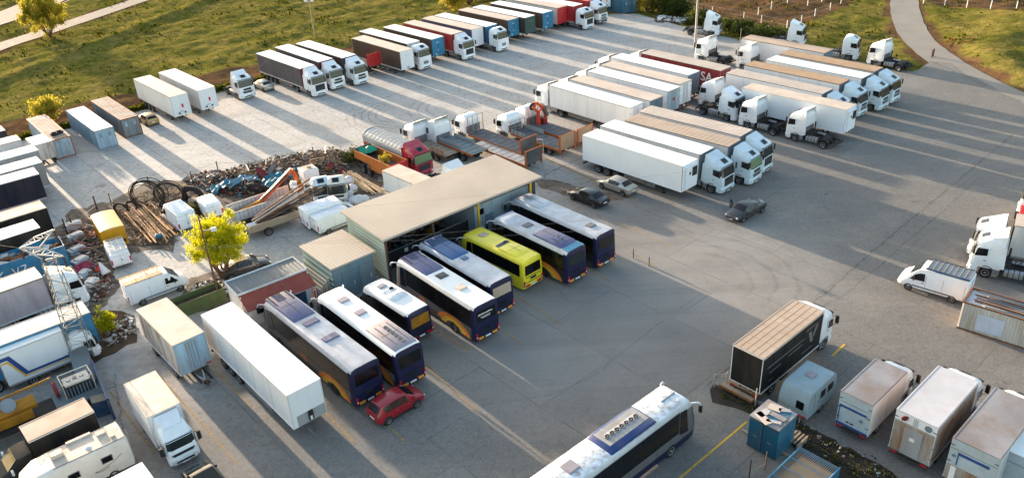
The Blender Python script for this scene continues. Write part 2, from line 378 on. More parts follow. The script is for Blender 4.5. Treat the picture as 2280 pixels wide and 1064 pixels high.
def tractor_running(parent, x, W=2.5):
    """x = cab rear"""
    def ch(b):
        for s in (-1, 1): b.box(-3.75, 1.9, s*.42-.05, s*.42+.05, .75, 1.02, 'chassis')
        for xx in (-3.6, -2.9, -1.9, -.9, .2): b.box(xx-.06, xx+.06, -.38, .38, .78, .98, 'chassis')
        b.box(-.75, -.15, -.75, .75, .95, 1.35, 'chassis'); b.tube((-.45, -.6, 1.3), (-.45, -.6, 2.3), .09, 'chassis', 8)
        b.box(-2.9, -2.0, -.55, .55, 1.03, 1.13, 'chassis')
        b.tube((-3.5, -.9, .8), (-3.5, .9, .8), .09, 'chassis', 8)
        b.box(-3.85, -3.72, -1.1, 1.1, .55, .72, 'chassis')
        for s in (-1, 1): b.path([(-.1, s*.3, 1.9), (-.5, s*.35, 1.45), (-1.1, s*.3, 1.3), (-1.5, s*.2, 1.7)], .03, 'pipe_black', 5)
        b.tube((-2.55, -1.15, .5), (-2.55, 1.15, .5), .12, 'chassis', 8); b.tube((.98, -1.0, .5), (.98, 1.0, .5), .1, 'chassis', 8)
    cached(('tch',), ch, 'chassis', parent, (x, 0, 0))
    for s in (-1, 1):
        def tk(b):
            n = 10; prof = []
            for i in range(n):
                a = 2*math.pi*i/n; prof.append((math.copysign(abs(math.cos(a))**.6, math.cos(a))*.33, math.copysign(abs(math.sin(a))**.6, math.sin(a))*.33))
            b.loft([[(xx, s*.85+p[0], .72+p[1]) for p in prof] for xx in (-1.75, -.35)], 'tank')
            for xx in (-1.45, -1.05, -.65): b.loft([[(xx+d, s*.85+p[0]*1.05, .72+p[1]*1.05) for p in prof] for d in (-.03, .03)], 'chassis')
        cached(('tk', s), tk, 'fuel_tank', parent, (x, 0, 0))
        def fe(b):
            secs = []
            for i in range(9):
                a = math.pi*(.05+.9*i/8); secs.append([(-2.55+math.cos(a)*.62, s*.62, .5+math.sin(a)*.62), (-2.55+math.cos(a)*.62, s*1.24, .5+math.sin(a)*.62), (-2.55+math.cos(a)*.65, s*1.24, .5+math.sin(a)*.65), (-2.55+math.cos(a)*.65, s*.62, .5+math.sin(a)*.65)])
            b.loft(secs, 'black_plastic')
        cached(('fe', s), fe, 'mudguard', parent, (x, 0, 0))
        wheel(parent, x+.98, s*1.06, .5, .32); wheel(parent, x-2.55, s*.95, .5, .56)

GL = 'lorries, trailers and box trucks parked in the yard'
def tractor(label, p, yaw, ref='front', h=0, group='tractor units parked without trailers', **kw):
    """p = world point of the front-bottom centre (or rear of cab)"""
    u = Vector((math.cos(yaw), math.sin(yaw), 0)); o = p - u*2.35
    t = thing('tractor_unit', label, 'tractor unit', o.x, o.y, yaw, group)
    cab(t, 0, **kw); tractor_running(t, 0)
    return t

# ------------------------------------------------------------------ trailers
def cargo(parent, L, W, z0, z1, side, roof, front, rear, ribs=0, x0=0, doors=True, frame='black_line', front_kind='plain', lip=.10, letters=None):
    hw = W/2
    for s in (-1, 1):
        def fn(b):
            b.box(x0+.06, x0+L-.06, min(s*hw, s*(hw-.05)), max(s*hw, s*(hw-.05)), z0+.02, z1-lip, side)
            if side.startswith('curtain'):
                n = int(L/1.2)
                for i in range(1, n): b.box(x0+i*L/n-.015, x0+i*L/n+.015, min(s*hw, s*(hw+.012)), max(s*hw, s*(hw+.012)), z0+.02, z1-lip, side)
            else:
                n = int(L/2.3) if side != 'white_paint' else 0
                for i in range(1, n): b.box(x0+i*L/n-.01, x0+i*L/n+.01, min(s*hw, s*(hw+.006)), max(s*hw, s*(hw+.006)), z0+.05, z1-lip, 'side_grey')
            b.box(x0+.02, x0+L-.02, min(s*hw, s*(hw+.02)), max(s*hw, s*(hw+.02)), z0-.08, z0+.06, frame if frame != 'black_line' else 'side_greywhite')
            b.box(x0+.02, x0+L-.02, min(s*(hw-.02), s*(hw+.015)), max(s*(hw-.02), s*(hw+.015)), z1-lip, z1-lip+.05, frame)
        cached(('side', L, W, z0, z1, side, s, x0, frame, lip), fn, 'curtain' if side.startswith('curtain') else 'side_wall', parent)
    def rf(b):
        b.box(x0, x0+L, -hw-.01, hw+.01, z1-lip+.05, z1, roof)
        if ribs:
            for i in range(1, ribs): b.box(x0+i*L/ribs-.035, x0+i*L/ribs+.035, -hw+.04, hw-.04, z1, z1+.012, roof)
        else:
            b.box(x0+.05, x0+L-.05, -hw+.03, -hw+.08, z1, z1+.015, roof); b.box(x0+.05, x0+L-.05, hw-.08, hw-.03, z1, z1+.015, roof)
    cached(('roof', L, W, z1, roof, ribs, x0, lip), rf, 'roof', parent)
    def fr(b):
        b.box(x0+L-.06, x0+L, -hw, hw, z0-.05, z1-lip+.05, front)
        for s in (-1, 1): b.box(x0+L-.06, x0+L+.012, min(s*hw, s*(hw-.07)), max(s*hw, s*(hw-.07)), z0-.05, z1-lip+.04, front if front not in ('side_white',) else 'side_greywhite')
        if front_kind == 'glad':
            b.box(x0+L, x0+L+.03, .05, .30, z0+1.05, z0+1.55, 'red_sticker')
            for y in (-.5, .35): b.obox(Vector((x0+L+.08, y, z0+.35)), .15, .18, .18, 0, 'black_plastic')
            b.torus((x0+L+.08, -.1, z0+.35), (1, 0, 0), .3, .025, 'container_grey', 10, 5, 0, math.pi)
        elif front_kind == 'label':
            b.box(x0+L, x0+L+.015, -.35, .15, z1-.75, z1-.68, 'letter_white'); b.box(x0+L, x0+L+.015, -.12, .12, z0+.8, z0+1.05, 'letter_white')
            b.box(x0+L, x0+L+.1, .0, .35, z0+.5, z0+1.8, front); b.obox(Vector((x0+L+.05, -.5, z0+.3)), .1, .2, .2, 0, 'lamp_clear')
        elif front_kind == 'reefer':
            b.box(x0+L, x0+L+.22, -hw+.35, hw-.25, z0+.1, z1-.35, front); b.box(x0+L+.22, x0+L+.25, .1, hw-.35, z1-1.5, z1-.5, 'black_plastic')
            b.box(x0+L+.22, x0+L+.24, -.4, -.15, z1-1.2, z1-.9, 'black_plastic')
        elif front_kind == 'plate':
            b.box(x0+L, x0+L+.02, -.2, .3, z0+.12, z0+.28, 'stripe_blue'); b.box(x0+L, x0+L+.02, -.5, .5, z1-.8, z1-.76, 'side_grey')
    cached(('front', L, W, z0, z1, front, front_kind, x0, lip), fr, 'front_wall', parent)
    if doors:
        for s in (-1, 1):
            def dr(b):
                y0, y1 = sorted((s*.01, s*(hw-.02)))
                b.box(x0, x0+.06, y0, y1, z0, z1-lip+.04, rear)
                b.box(x0-.015, x0, y0, y1, z1-lip-.04, z1-lip+.04, 'side_grey'); b.box(x0-.015, x0, y0, y1, z0, z0+.05, 'side_grey')
                for yy in (.18, .42): b.tube((x0-.03, s*yy, z0+.1), (x0-.03, s*yy, z1-.25), .018, 'side_grey', 5)
                for zz in (.4, 1.2, 2.0):
                    if z0+zz < z1-.3: b.box(x0-.03, x0, min(s*(hw-.25), s*(hw-.05)), max(s*(hw-.25), s*(hw-.05)), z0+zz, z0+zz+.08, 'side_grey')
            cached(('rdoor', L, W, z0, z1, rear, s, x0, lip), dr, 'rear_door', parent)
    else:
        def dr2(b): b.box(x0, x0+.06, -hw+.02, hw-.02, z0, z1-lip+.04, rear)
        cached(('rear1', W, z0, z1, rear, x0, lip), dr2, 'rear_wall', parent)

def trailer_running(parent, L, W=2.5, axles=3, legs=True, rim='rim', coupled=False):
    hw = W/2
    def ch(b):
        for s in (-1, 1): b.box(.1, L-.3, s*.5-.06, s*.5+.06, .82, 1.12, 'chassis')
        for i in range(7): b.box(.6+i*(L-1.6)/6, .7+i*(L-1.6)/6, -hw+.1, hw-.1, .98, 1.08, 'chassis')
        b.box(.0, .1, -hw+.05, hw-.05, .5, .65, 'chassis'); b.box(0, .12, -.45, -.35, .6, 1.1, 'chassis'); b.box(0, .12, .35, .45, .6, 1.1, 'chassis')
        for s in (-1, 1): b.box(-.01, .0, s*hw*.75-.2, s*hw*.75+.2, .55, .68, 'lamp_red')
        for i in range(axles): b.tube((2.2+i*1.31, -hw+.2, .5), (2.2+i*1.31, hw-.2, .5), .08, 'chassis', 6)
        b.box(6.2, 8.6, -hw+.25, -hw+.75, .5, .95, 'chassis'); b.box(6.2, 8.2, hw-.75, hw-.25, .5, .95, 'chassis')
    cached(('trch', L, W, axles), ch, 'chassis', parent)
    for s in (-1, 1):
        for i in range(axles): wheel(parent, 2.2+i*1.31, s*(hw-.24), .5, .38, rim)
        def sg(b):
            b.box(6.0, L-3.4, s*(hw-.04)-.015, s*(hw-.04)+.015, .60, .68, 'galv'); b.box(6.0, L-3.4, s*(hw-.04)-.015, s*(hw-.04)+.015, .82, .90, 'galv')
            for xx in (6.1, L-3.5): b.box(xx-.03, xx+.03, s*(hw-.1)-.02, s*(hw-.1)+.02, .6, 1.05, 'chassis')
        cached(('sg', L, W, s), sg, 'side_guard', parent)
        if legs:
            z = .35 if coupled else .02
            def lg(b): b.box(L-2.75, L-2.62, s*.7-.07, s*.7+.07, z+.06, 1.1, 'chassis'); b.box(L-2.85, L-2.5, s*.7-.16, s*.7+.16, z, z+.06, 'chassis')
            cached(('lg', L, s, z), lg, 'landing_leg', parent)

def semi(label, ps, side, roof, front, rear='side_white', cabkw=None, ribs=0, h=4.0, z0=1.15, W=2.55, name=None, front_kind='plain', frame='black_line', group=GL, doors=True, lip=.10):
    x, y, yaw, L = ps
    nm = name or ('articulated_lorry' if cabkw is not None else 'semi_trailer')
    t = thing(nm, label, 'lorry' if cabkw is not None else 'trailer', x, y, yaw, group)
    cargo(t, L, W, z0, h, side, roof, front, rear, ribs, front_kind=front_kind, frame=frame, doors=doors, lip=lip)
    trailer_running(t, L, W, coupled=cabkw is not None)
    if cabkw is not None:
        cab(t, L+.55, **cabkw); tractor_running(t, L+.55)
    return t

# ------------------------------------------------------------------ coach
def coach(label, ps, H=3.6, W=2.55, roof='bus_roof', side='bus_side', low='bus_low', tail='navy', features=(), swoosh=True, wheels='rim_dark', rearglass='glass', hornless=False, shoulder=None, name='coach', group='coaches parked in the bays below the workshop'):
    x, y, yaw, L = ps
    t = thing(name, label, 'coach', x, y, yaw, group)
    hw = W/2; F = L
    shoulder = shoulder or roof
    def sec(xx, e=1.0, top=0.0, z0=.32):
        h = hw*e; T = H-top; r = .26
        return [(xx, -h*.97, z0), (xx, -h, z0+.55), (xx, -h, 1.55), (xx, -h*.985, T-.55), (xx, -h*.95, T-r), (xx, -h*.86, T-.07), (xx, -h*.6, T), (xx, h*.6, T), (xx, h*.86, T-.07), (xx, h*.95, T-r), (xx, h*.985, T-.55), (xx, h, 1.55), (xx, h, z0+.55), (xx, h*.97, z0)]
    def rake(s, k):
        return [(p[0]-k*max(0, (p[2]-1.2)/2.4)**1.6, p[1], p[2]) for p in s]
    secs = [rake(sec(0, .93, .14, .45), -.10), sec(.12, .985, .03, .38), sec(.5), sec(F-1.3), rake(sec(F-.75, .99, .02), .25), rake(sec(F-.25, .95, .06), .60), rake(sec(F, .84, .14, .38), .95)]
    def body(b):
        n = 14; vs = [p for q in secs for p in q]
        parts = {side: [], low: [], roof: [], tail: [], shoulder: []}
        for i in range(len(secs)-1):
            for j in range(n):
                k = (j+1) % n; f = (i*n+j, i*n+k, (i+1)*n+k, (i+1)*n+j)
                if i < 1: m = tail
                elif j in (5, 6, 7): m = roof
                elif j in (3, 4, 8, 9): m = shoulder if i > 1 or j in (4, 8) else tail
                elif j in (0, 12, 13): m = low if i > 1 else tail
                else: m = side if i > 1 else tail
                parts[m].append(f)
        parts[tail].append(tuple(range(n-1, -1, -1))); parts[side].append(tuple((len(secs)-1)*n+j for j in range(n)))
        for k, v in parts.items():
            if v: b.add(vs, v, k)
        for s in (-1, 1):
            for i in range(1, int(L/1.3)): b.box(i*1.3, i*1.3+.012, min(s*hw, s*(hw+.004)), max(s*hw, s*(hw+.004)), .6, 1.5, 'black_line')
    MB_ = MB(); body(MB_); MB_.build('body', t, smooth=50)
    for s in (-1, 1):
        b = MB()
        xs = [.42] + [.42+i*(F-2.0-.42)/6 for i in range(1, 7)]
        Y = lambda z: s*(hw*(1 if z < 1.6 else .985 if z > 2.9 else 1-.015*(z-1.55)/(H-.55-1.55)))+s*.012
        zt, zb = H-.40, 1.58
        for a, c in zip(xs[:-1], xs[1:]):
            q = [(a+.015, Y(zb), zb), (c-.015, Y(zb), zb), (c-.015, Y(zt), zt), (a+.015, Y(zt), zt)]; b.quad(q if s < 0 else q[::-1], 'glass')
        q = [(.40, Y(zb)-s*.003, zb-.03), (F-1.9, Y(zb)-s*.003, zb-.03), (F-1.9, Y(zt)-s*.003, zt+.03), (.40, Y(zt)-s*.003, zt+.03)]; b.quad(q if s < 0 else q[::-1], 'black_plastic')
        q = [(F-1.85, Y(zb), 1.35), (F-.95, Y(zb), 1.15), (F-1.2, Y(zt), zt-.1), (F-1.85, Y(zt), zt)]; b.quad(q if s < 0 else q[::-1], 'glass')
        b.build('side_windows', t, smooth=0)
        if swoosh:
            b = MB(); y = s*(hw+.006); ya = s*(hw+.010)
            # arcs sweeping over the rear wheel
            def arc(R0, R1, cx, cz, a0, a1, m, yy, n=12, zmax=1.58):
                for i in range(n):
                    A, B = R(a0+(a1-a0)*i/n), R(a0+(a1-a0)*(i+1)/n)
                    q = [(cx+math.cos(a)*r*1.95, yy, min(zmax, max(.42, cz+math.sin(a)*r))) for a, r in ((A, R0), (B, R0), (B, R1), (A, R1))]
                    b.quad(q if s > 0 else q[::-1], m)
            arc(.50, .86, 2.9, .42, 0, 180, 'swoosh_yellow', y, 20); arc(.84, 1.14, 2.9, .42, 12, 180, 'swoosh_orange', ya, 20)
            b.build('livery_stripe', t, smooth=0); b = MB()
            b.quad([(6.6, y, .95), (7.0, y, .95), (7.3, y, 1.5), (6.9, y, 1.4)][::s], 'swoosh_orange'); b.quad([(7.2, y, 1.0), (7.5, y, 1.05), (7.7, y, 1.4), (7.45, y, 1.35)][::s], 'swoosh_orange')
            b.build('livery_flash', t, smooth=0)
        for xx in ((2.9, F-2.6) if L > 7 else (1.9, F-2.2)): wheel(t, xx, s*(hw-.13), .5, .30, wheels)
    b = MB()
    z0, z1 = H-1.75, H-.55; e = .055
    for s in (-1,): pass
    def rx(z): return .04-.10*0+(.10*max(0, (z-1.2)/2.4)**1.6) - .06
    ww = hw*.78
    b.quad([(rx(z0), -ww, z0+.3), (rx(z0), ww, z0+.3), (rx(z1), ww*.97, z1+.02), (rx(z1), -ww*.97, z1+.02)], rearglass)
    b.build('rear_window', t, smooth=0)
    if rearglass == 'glass_text': pass
    b = MB()
    for s in (-1, 1):
        b.box(-.07, .0, min(s*.92, s*.45), max(s*.92, s*.45), .55, .72, 'lamp_orange' if L > 9 else 'lamp_red')
    b.build('reflector', t)
    for s in (-1, 1):
        b = MB(); b.box(-.07, .03, min(s*1.0, s*1.14), max(s*1.0, s*1.14), .62, 1.15, 'lamp_red'); b.box(-.075, -.06, min(s*1.02, s*1.12), max(s*1.02, s*1.12), .75, .87, 'lamp_clear'); b.build('tail_light', t, bevel=.01)
    b = MB(); b.box(-.075, -.03, -.26, .26, .55, .67, 'plate'); b.build('number_plate', t)
    b = MB()
    b.box(-.055, .02, -.9, .9, .95, .965, 'black_line'); b.box(-.055, .02, -.9, .9, 1.45, 1.465, 'black_line')
    for zz in (1.15, 1.22, 1.29): b.box(-.06, .0, -.35, .35, zz, zz+.025, 'black_line')
    b.build('engine_hatch', t)
    # windscreen
    b = MB(); A, B = secs[-2], secs[-1]
    def P(q, z):   # point on section polyline right side at height z, index right = 2..4
        for j in (1, 2, 3, 4):
            if q[j][2] <= z <= q[j+1][2]:
                f = (z-q[j][2])/(q[j+1][2]-q[j][2]); return Vector(q[j]).lerp(Vector(q[j+1]), f)
        return Vector(q[4])
    zs = [1.05, 1.7, 2.4, H-.62]
    rows = []
    for z in zs:
        a = P(A, z); c = P(B, z); off = Vector((.02, 0, .01))
        rows.append([a+off+Vector((0, -.015, 0)), c+off, Vector((c.x, -c.y, c.z))+off, Vector((a.x, -a.y, a.z))+off+Vector((0, .015, 0))])
    for r0, r1 in zip(rows[:-1], rows[1:]):
        for j in range(3): b.quad([r0[j], r0[j+1], r1[j+1], r1[j]], 'windscreen_glass')
    b.build('windscreen', t, smooth=0)
    for s in (-1, 1):
        b = MB()
        if not hornless:
            p = [Vector((F-.95, s*1.12, H-.3)), Vector((F-.6, s*1.34, H-.28)), Vector((F-.25, s*1.46, H-.42)), Vector((F-.1, s*1.48, H-.7))]
            b.path(p, .055, roof if roof in ('pod_white', 'bus_roof', 'bus_roof_worn') else 'bus_roof', 8); b.obox(Vector((F-.1, s*1.48, H-1.0)), .12, .24, .55, 0, 'black_plastic')
        else:
            b.tube((F-.9, s*1.2, 2.4), (F-.8, s*1.5, 2.3), .03, 'black_plastic'); b.obox(Vector((F-.8, s*1.5, 2.1)), .1, .2, .4, 0, 'black_plastic')
        b.build('mirror', t, bevel=.02)
    # roof equipment
    for ft in features:
        k = ft[0]
        if k == 'hatch':
            _, xx, sx, sy, m = ft
            b = MB(); b.loft([[(xx-sx/2, -sy/2, H-.01), (xx+sx/2, -sy/2, H-.01), (xx+sx/2, sy/2, H-.01), (xx-sx/2, sy/2, H-.01)], [(xx-sx/2+.05, -sy/2+.05, H+.11), (xx+sx/2-.05, -sy/2+.05, H+.11), (xx+sx/2-.05, sy/2-.05, H+.11), (xx-sx/2+.05, sy/2-.05, H+.11)]], m)
            if m == 'glass': b.box(xx-sx/2-.06, xx+sx/2+.06, -sy/2-.06, sy/2+.06, H-.01, H+.04, 'grey_plastic')
            b.build('roof_hatch', t, bevel=.02)
        elif k == 'pod':
            _, a, c, m, hgt, wd = ft[:6]
            b = MB(); w2 = wd/2
            def q(xx, hh, i): return [(xx, -w2, H-.12), (xx, -w2+.06, H-.12+hh*.75), (xx, -w2+.3, H-.12+hh), (xx, w2-.3, H-.12+hh), (xx, w2-.06, H-.12+hh*.75), (xx, w2, H-.12)]
            b.loft([q(a, .14, 0), q(a+.35, hgt+.12, 1), q(c-.25, hgt+.12, 1), q(c, .16, 0)], m)
            b.box(a+.4, c-.4, -.02, .02, H+hgt-.01, H+hgt+.012, 'black_line')
            b.box((a+c)/2-.015, (a+c)/2+.015, -w2+.25, w2-.25, H+hgt-.01, H+hgt+.01, 'black_line')
            o = b.build('air_conditioner', t, bevel=.03)
            fans = ft[6] if len(ft) > 6 else None
            if fans:
                nrow, fx0, fx1, fy, fr = fans
                for i in range(nrow):
                    fx = fx0+(fx1-fx0)*i/max(1, nrow-1)
                    b = MB(); b.torus((fx, fy, H+hgt+.02), (0, 0, 1), fr, .04, 'grey_plastic', 14, 6); b.tube((fx, fy, H+hgt-.05), (fx, fy, H+hgt+.008), fr, 'black_line', 14); b.tube((fx, fy, H+hgt), (fx, fy, H+hgt+.05), fr*.35, 'grey_plastic', 8)
                    b.build('fan', o)
            if len(ft) > 7:
                b = MB()
                for (gx0, gx1, gy0, gy1) in ft[7]:
                    n = max(3, int((gx1-gx0)/.12))
                    b.box(gx0, gx1, gy0, gy1, H+hgt-.01, H+hgt+.006, 'black_line')
                    for i in range(n): b.box(gx0+i*(gx1-gx0)/n, gx0+(i+.4)*(gx1-gx0)/n, gy0+.02, gy1-.02, H+hgt, H+hgt+.02, m)
                b.build('grille', o)
        elif k == 'strip':
            _, a, c, y0, y1, m, hgt = ft
            b = MB(); b.box(a, c, y0, y1, H-.02, H+hgt, m); b.build('roof_rail', t, bevel=.01)
    return t

# ------------------------------------------------------------------ cars, vans
def shell(b, st, m, seg=None):
    """st: (x, w, z0, zb, wt, zt)"""
    secs = []
    for x, w, z0, zb, wt, zt in st:
        secs.append([(x, -w*.86, z0), (x, -w, z0+.16), (x, -w, (z0+zb)/2+.1), (x, -w*.985, zb), (x, -wt, zt-.03), (x, -wt*.8, zt), (x, 0, zt+.025), (x, wt*.8, zt), (x, wt, zt-.03), (x, w*.985, zb), (x, w, (z0+zb)/2+.1), (x, w, z0+.16), (x, w*.86, z0)])
    b.loft(secs, m); return secs
def ins(q, e, off):
    q = [Vector(p) for p in q]; c = sum(q, Vector())/len(q); n = (q[1]-q[0]).cross(q[2]-q[0]).normalized()
    return [c+(p-c)*(1-e)+n*off for p in q]

def car(label, c, yaw, col='car_silver', kind='sedan', L=4.5, W=1.76, H=1.44, group=None, name='parked_car', cat='car', roofcol=None, lamps=True, glass='glass', door_open=False, roof_ribs=False):
    u = Vector((math.cos(yaw), math.sin(yaw), 0)); o = c - u*L/2
    t = thing(name, label, cat, o.x, o.y, yaw, group); w = W/2; g = .22
    if kind == 'sedan':
        st = [(0, w*.80, .38, .78, w*.66, .86), (.10, w*.95, .30, .86, w*.76, .98), (.62, w, .22, .92, w*.80, 1.02), (1.25, w, g, .93, w*.68, 1.33), (1.75, w, g, .92, w*.66, H-.02), (2.45, w, g, .90, w*.67, H), (2.85, w, g, .89, w*.69, H-.05), (3.45, w, g, .86, w*.80, .98), (4.1, w*.97, g, .74, w*.72, .84), (4.38, w*.88, .26, .62, w*.66, .70), (4.5, w*.72, .34, .52, w*.6, .58)]
        gl = {'rear': (2, 3), 'front': (6, 7), 'side': [(3, 4), (4, 5), (5, 6)]}
    elif kind == 'hatch':
        st = [(0, w*.84, .38, .72, w*.78, .80), (.06, w*.95, .30, .95, w*.76, 1.05), (.45, w, .22, .98, w*.70, H-.10), (1.1, w, g, .96, w*.68, H), (2.1, w, g, .94, w*.70, H), (2.6, w, g, .93, w*.72, H-.07), (3.4, w, g, .90, w*.80, 1.02), (3.9, w*.96, g, .78, w*.74, .88), (4.1, w*.84, .28, .66, w*.66, .74), (4.18, w*.70, .34, .52, w*.6, .58)]
        gl = {'rear': (1, 2), 'front': (5, 6), 'side': [(2, 3), (3, 4), (4, 5)]}
    elif kind == 'suv':
        st = [(0, w*.90, .42, .95, w*.86, 1.02), (.05, w*.97, .34, 1.05, w*.84, 1.2), (.35, w, .28, 1.06, w*.80, H-.08), (1.0, w, .28, 1.05, w*.80, H), (2.4, w, .28, 1.03, w*.80, H), (2.9, w, .28, 1.02, w*.80, H-.06), (3.5, w, .28, 1.0, w*.86, 1.12), (4.3, w*.97, .3, .9, w*.8, 1.02), (4.6, w*.84, .36, .7, w*.7, .8)]
        gl = {'rear': (1, 2), 'front': (5, 6), 'side': [(2, 3), (3, 4), (4, 5)]}
    sx = L/st[-1][0]; st = [(x*sx, *r) for x, *r in st]
    b = MB(); secs = shell(b, st, col); body = b.build('body', t, smooth=40)
    sb = body.modifiers.new('b', 'BEVEL'); sb.width = .03; sb.segments = 2; sb.limit_method = 'ANGLE'; sb.angle_limit = R(35)
    def q(i, j, a, c2): return [secs[i][a], secs[i][c2], secs[j][c2], secs[j][a]]
    for nm, (i, j) in (('rear_window', gl['rear']), ('windscreen', gl['front'])):
        b = MB(); A_, B_ = [Vector(p) for p in secs[i]], [Vector(p) for p in secs[j]]; up_ = (B_[6]-A_[6]).cross(Vector((0, 1, 0))).normalized()*.014
        row = lambda f: [A_[k].lerp(B_[k], f)+up_ for k in (4, 5, 6, 7, 8)]
        ra, rb = row(.06), row(.94)
        for rr in (ra, rb): rr[0] = rr[0].lerp(rr[1], .35); rr[4] = rr[4].lerp(rr[3], .35)
        for k in range(4): b.quad([ra[k], rb[k], rb[k+1], ra[k+1]], glass)
        b.build(nm, t, smooth=0)
    for s, (a, c2) in ((-1, (3, 4)), (1, (9, 8))):
        b = MB()
        sd_ = gl['side']; o_ = Vector((0, s*.022, .010))
        for n_, (i, j) in enumerate(sd_):
            la, lb = Vector(secs[i][a]), Vector(secs[j][a]); ua, ub = Vector(secs[i][c2]), Vector(secs[j][c2])
            if n_ == 0: ua = ua.lerp(ub, .12); la = la.lerp(lb, .38)
            if n_ == len(sd_)-1: ub = ub.lerp(ua, .10); lb = lb.lerp(la, .06)
            qq = [la.lerp(ua, .10).lerp(lb.lerp(ub, .10), .035)+o_, lb.lerp(ub, .10).lerp(la.lerp(ua, .10), .035)+o_, lb.lerp(ub, .86).lerp(la.lerp(ua, .86), .035)+o_, la.lerp(ua, .86).lerp(lb.lerp(ub, .86), .035)+o_]
            if s > 0: qq = qq[::-1]
            b.quad(qq, glass)
        b.build('side_windows', t, smooth=0)
        b = MB(); xm = secs[gl['front'][1]][3][0]-.25
        b.obox(Vector((xm, s*(w+.10), .98)), .12, .2, .14, 0, col if kind != 'suv' else 'black_plastic'); b.build('wing_mirror', t, bevel=.02)
        b = MB(); b.obox(Vector((L-.13, s*w*.66, .62)), .12, .34, .13, -s*.35, 'lamp_clear'); b.build('headlight', t, bevel=.02)
        b = MB(); b.obox(Vector((.07, s*w*.72, .80)), .12, .28, .14, s*.2, 'lamp_red'); b.build('tail_light', t, bevel=.02)
        b = MB()
        for xx in (.80*sx, L-.85): b.torus((xx, s*(w-.005), .33), (0, 1, 0), .37, .035, 'black_plastic', 12, 5, -math.pi/2-1.75, -math.pi/2+1.75)
        b.box(1.1*sx, L-1.3, s*w-.02, s*w+.012, .22, .30, 'black_plastic')
        for xx in (1.55*sx, 2.5*sx): b.box(xx, xx+.16, s*w-.01, s*w+.025, .78, .81, 'rim')
        b.build('side_trim', t)
        for xx in (.80*sx, (L-.85)): wheel(t, xx, s*(w-.06), .32, .20, 'rim' if kind != 'suv' else 'rim_dark')
    b = MB()
    b.box(-.02, .06, -.25, .25, .55, .66, 'plate'); b.build('number_plate', t)
    b = MB(); b.box(L-.06, L+.01, -.4, .4, .40, .52, 'black_plastic'); b.box(L-.08, L+.012, -.22, .22, .34, .40, 'plate'); b.build('grille', t)
    b = MB()
    for s in (-1, 1):
        for xx in (1.05, 2.0, 2.95): b.box(xx*sx, xx*sx+.012, min(s*w, s*(w+.004)), max(s*w, s*(w+.004)), .35, .88, 'black_line')
    b.build('door_seam', t)
    if roofcol or roof_ribs:
        b = MB(); i, j = gl['side'][0][0], gl['side'][-1][1]; x0, x1 = secs[i+1][4][0], secs[j-1][4][0]; wt = st[i+1][4]
        b.box(x0-.3, x1+.1, -wt*.9, wt*.9, H+.01, H+.03, roofcol or col)
        for k in range(7): yy = -wt*.8+k*wt*1.6/6; b.box(x0-.25, x1+.05, yy-.03, yy+.03, H+.03, H+.05, roofcol or col)
        b.build('roof_panel', t)
    if door_open:
        for k, (xx, a) in enumerate(((2.95*sx, 2.2),)):
            b = MB(); b.box(-.02, .02, 0, .0, 0, 0, col) if False else None
            d = Vector((-math.cos(R(62)), -math.sin(R(62)), 0)); p = Vector((xx, -w, 0))
            qv = [p+Vector((0, 0, .3)), p+d*1.0+Vector((0, 0, .35)), p+d*1.0+Vector((0, 0, .92)), p+Vector((0, 0, .9))]; n = Vector((d.y, -d.x, 0))*.06
            b.loft([qv, [v+n for v in qv]], col); qg = [p+d*.12+Vector((0, 0, .93)), p+d*.98+Vector((0, 0, .94)), p+d*.9+Vector((0, 0, 1.3)), p+d*.45+Vector((0, 0, 1.32))]
            b.loft([qg, [v+n*.4 for v in qg]], glass); b.build('open_door', t)
    return t

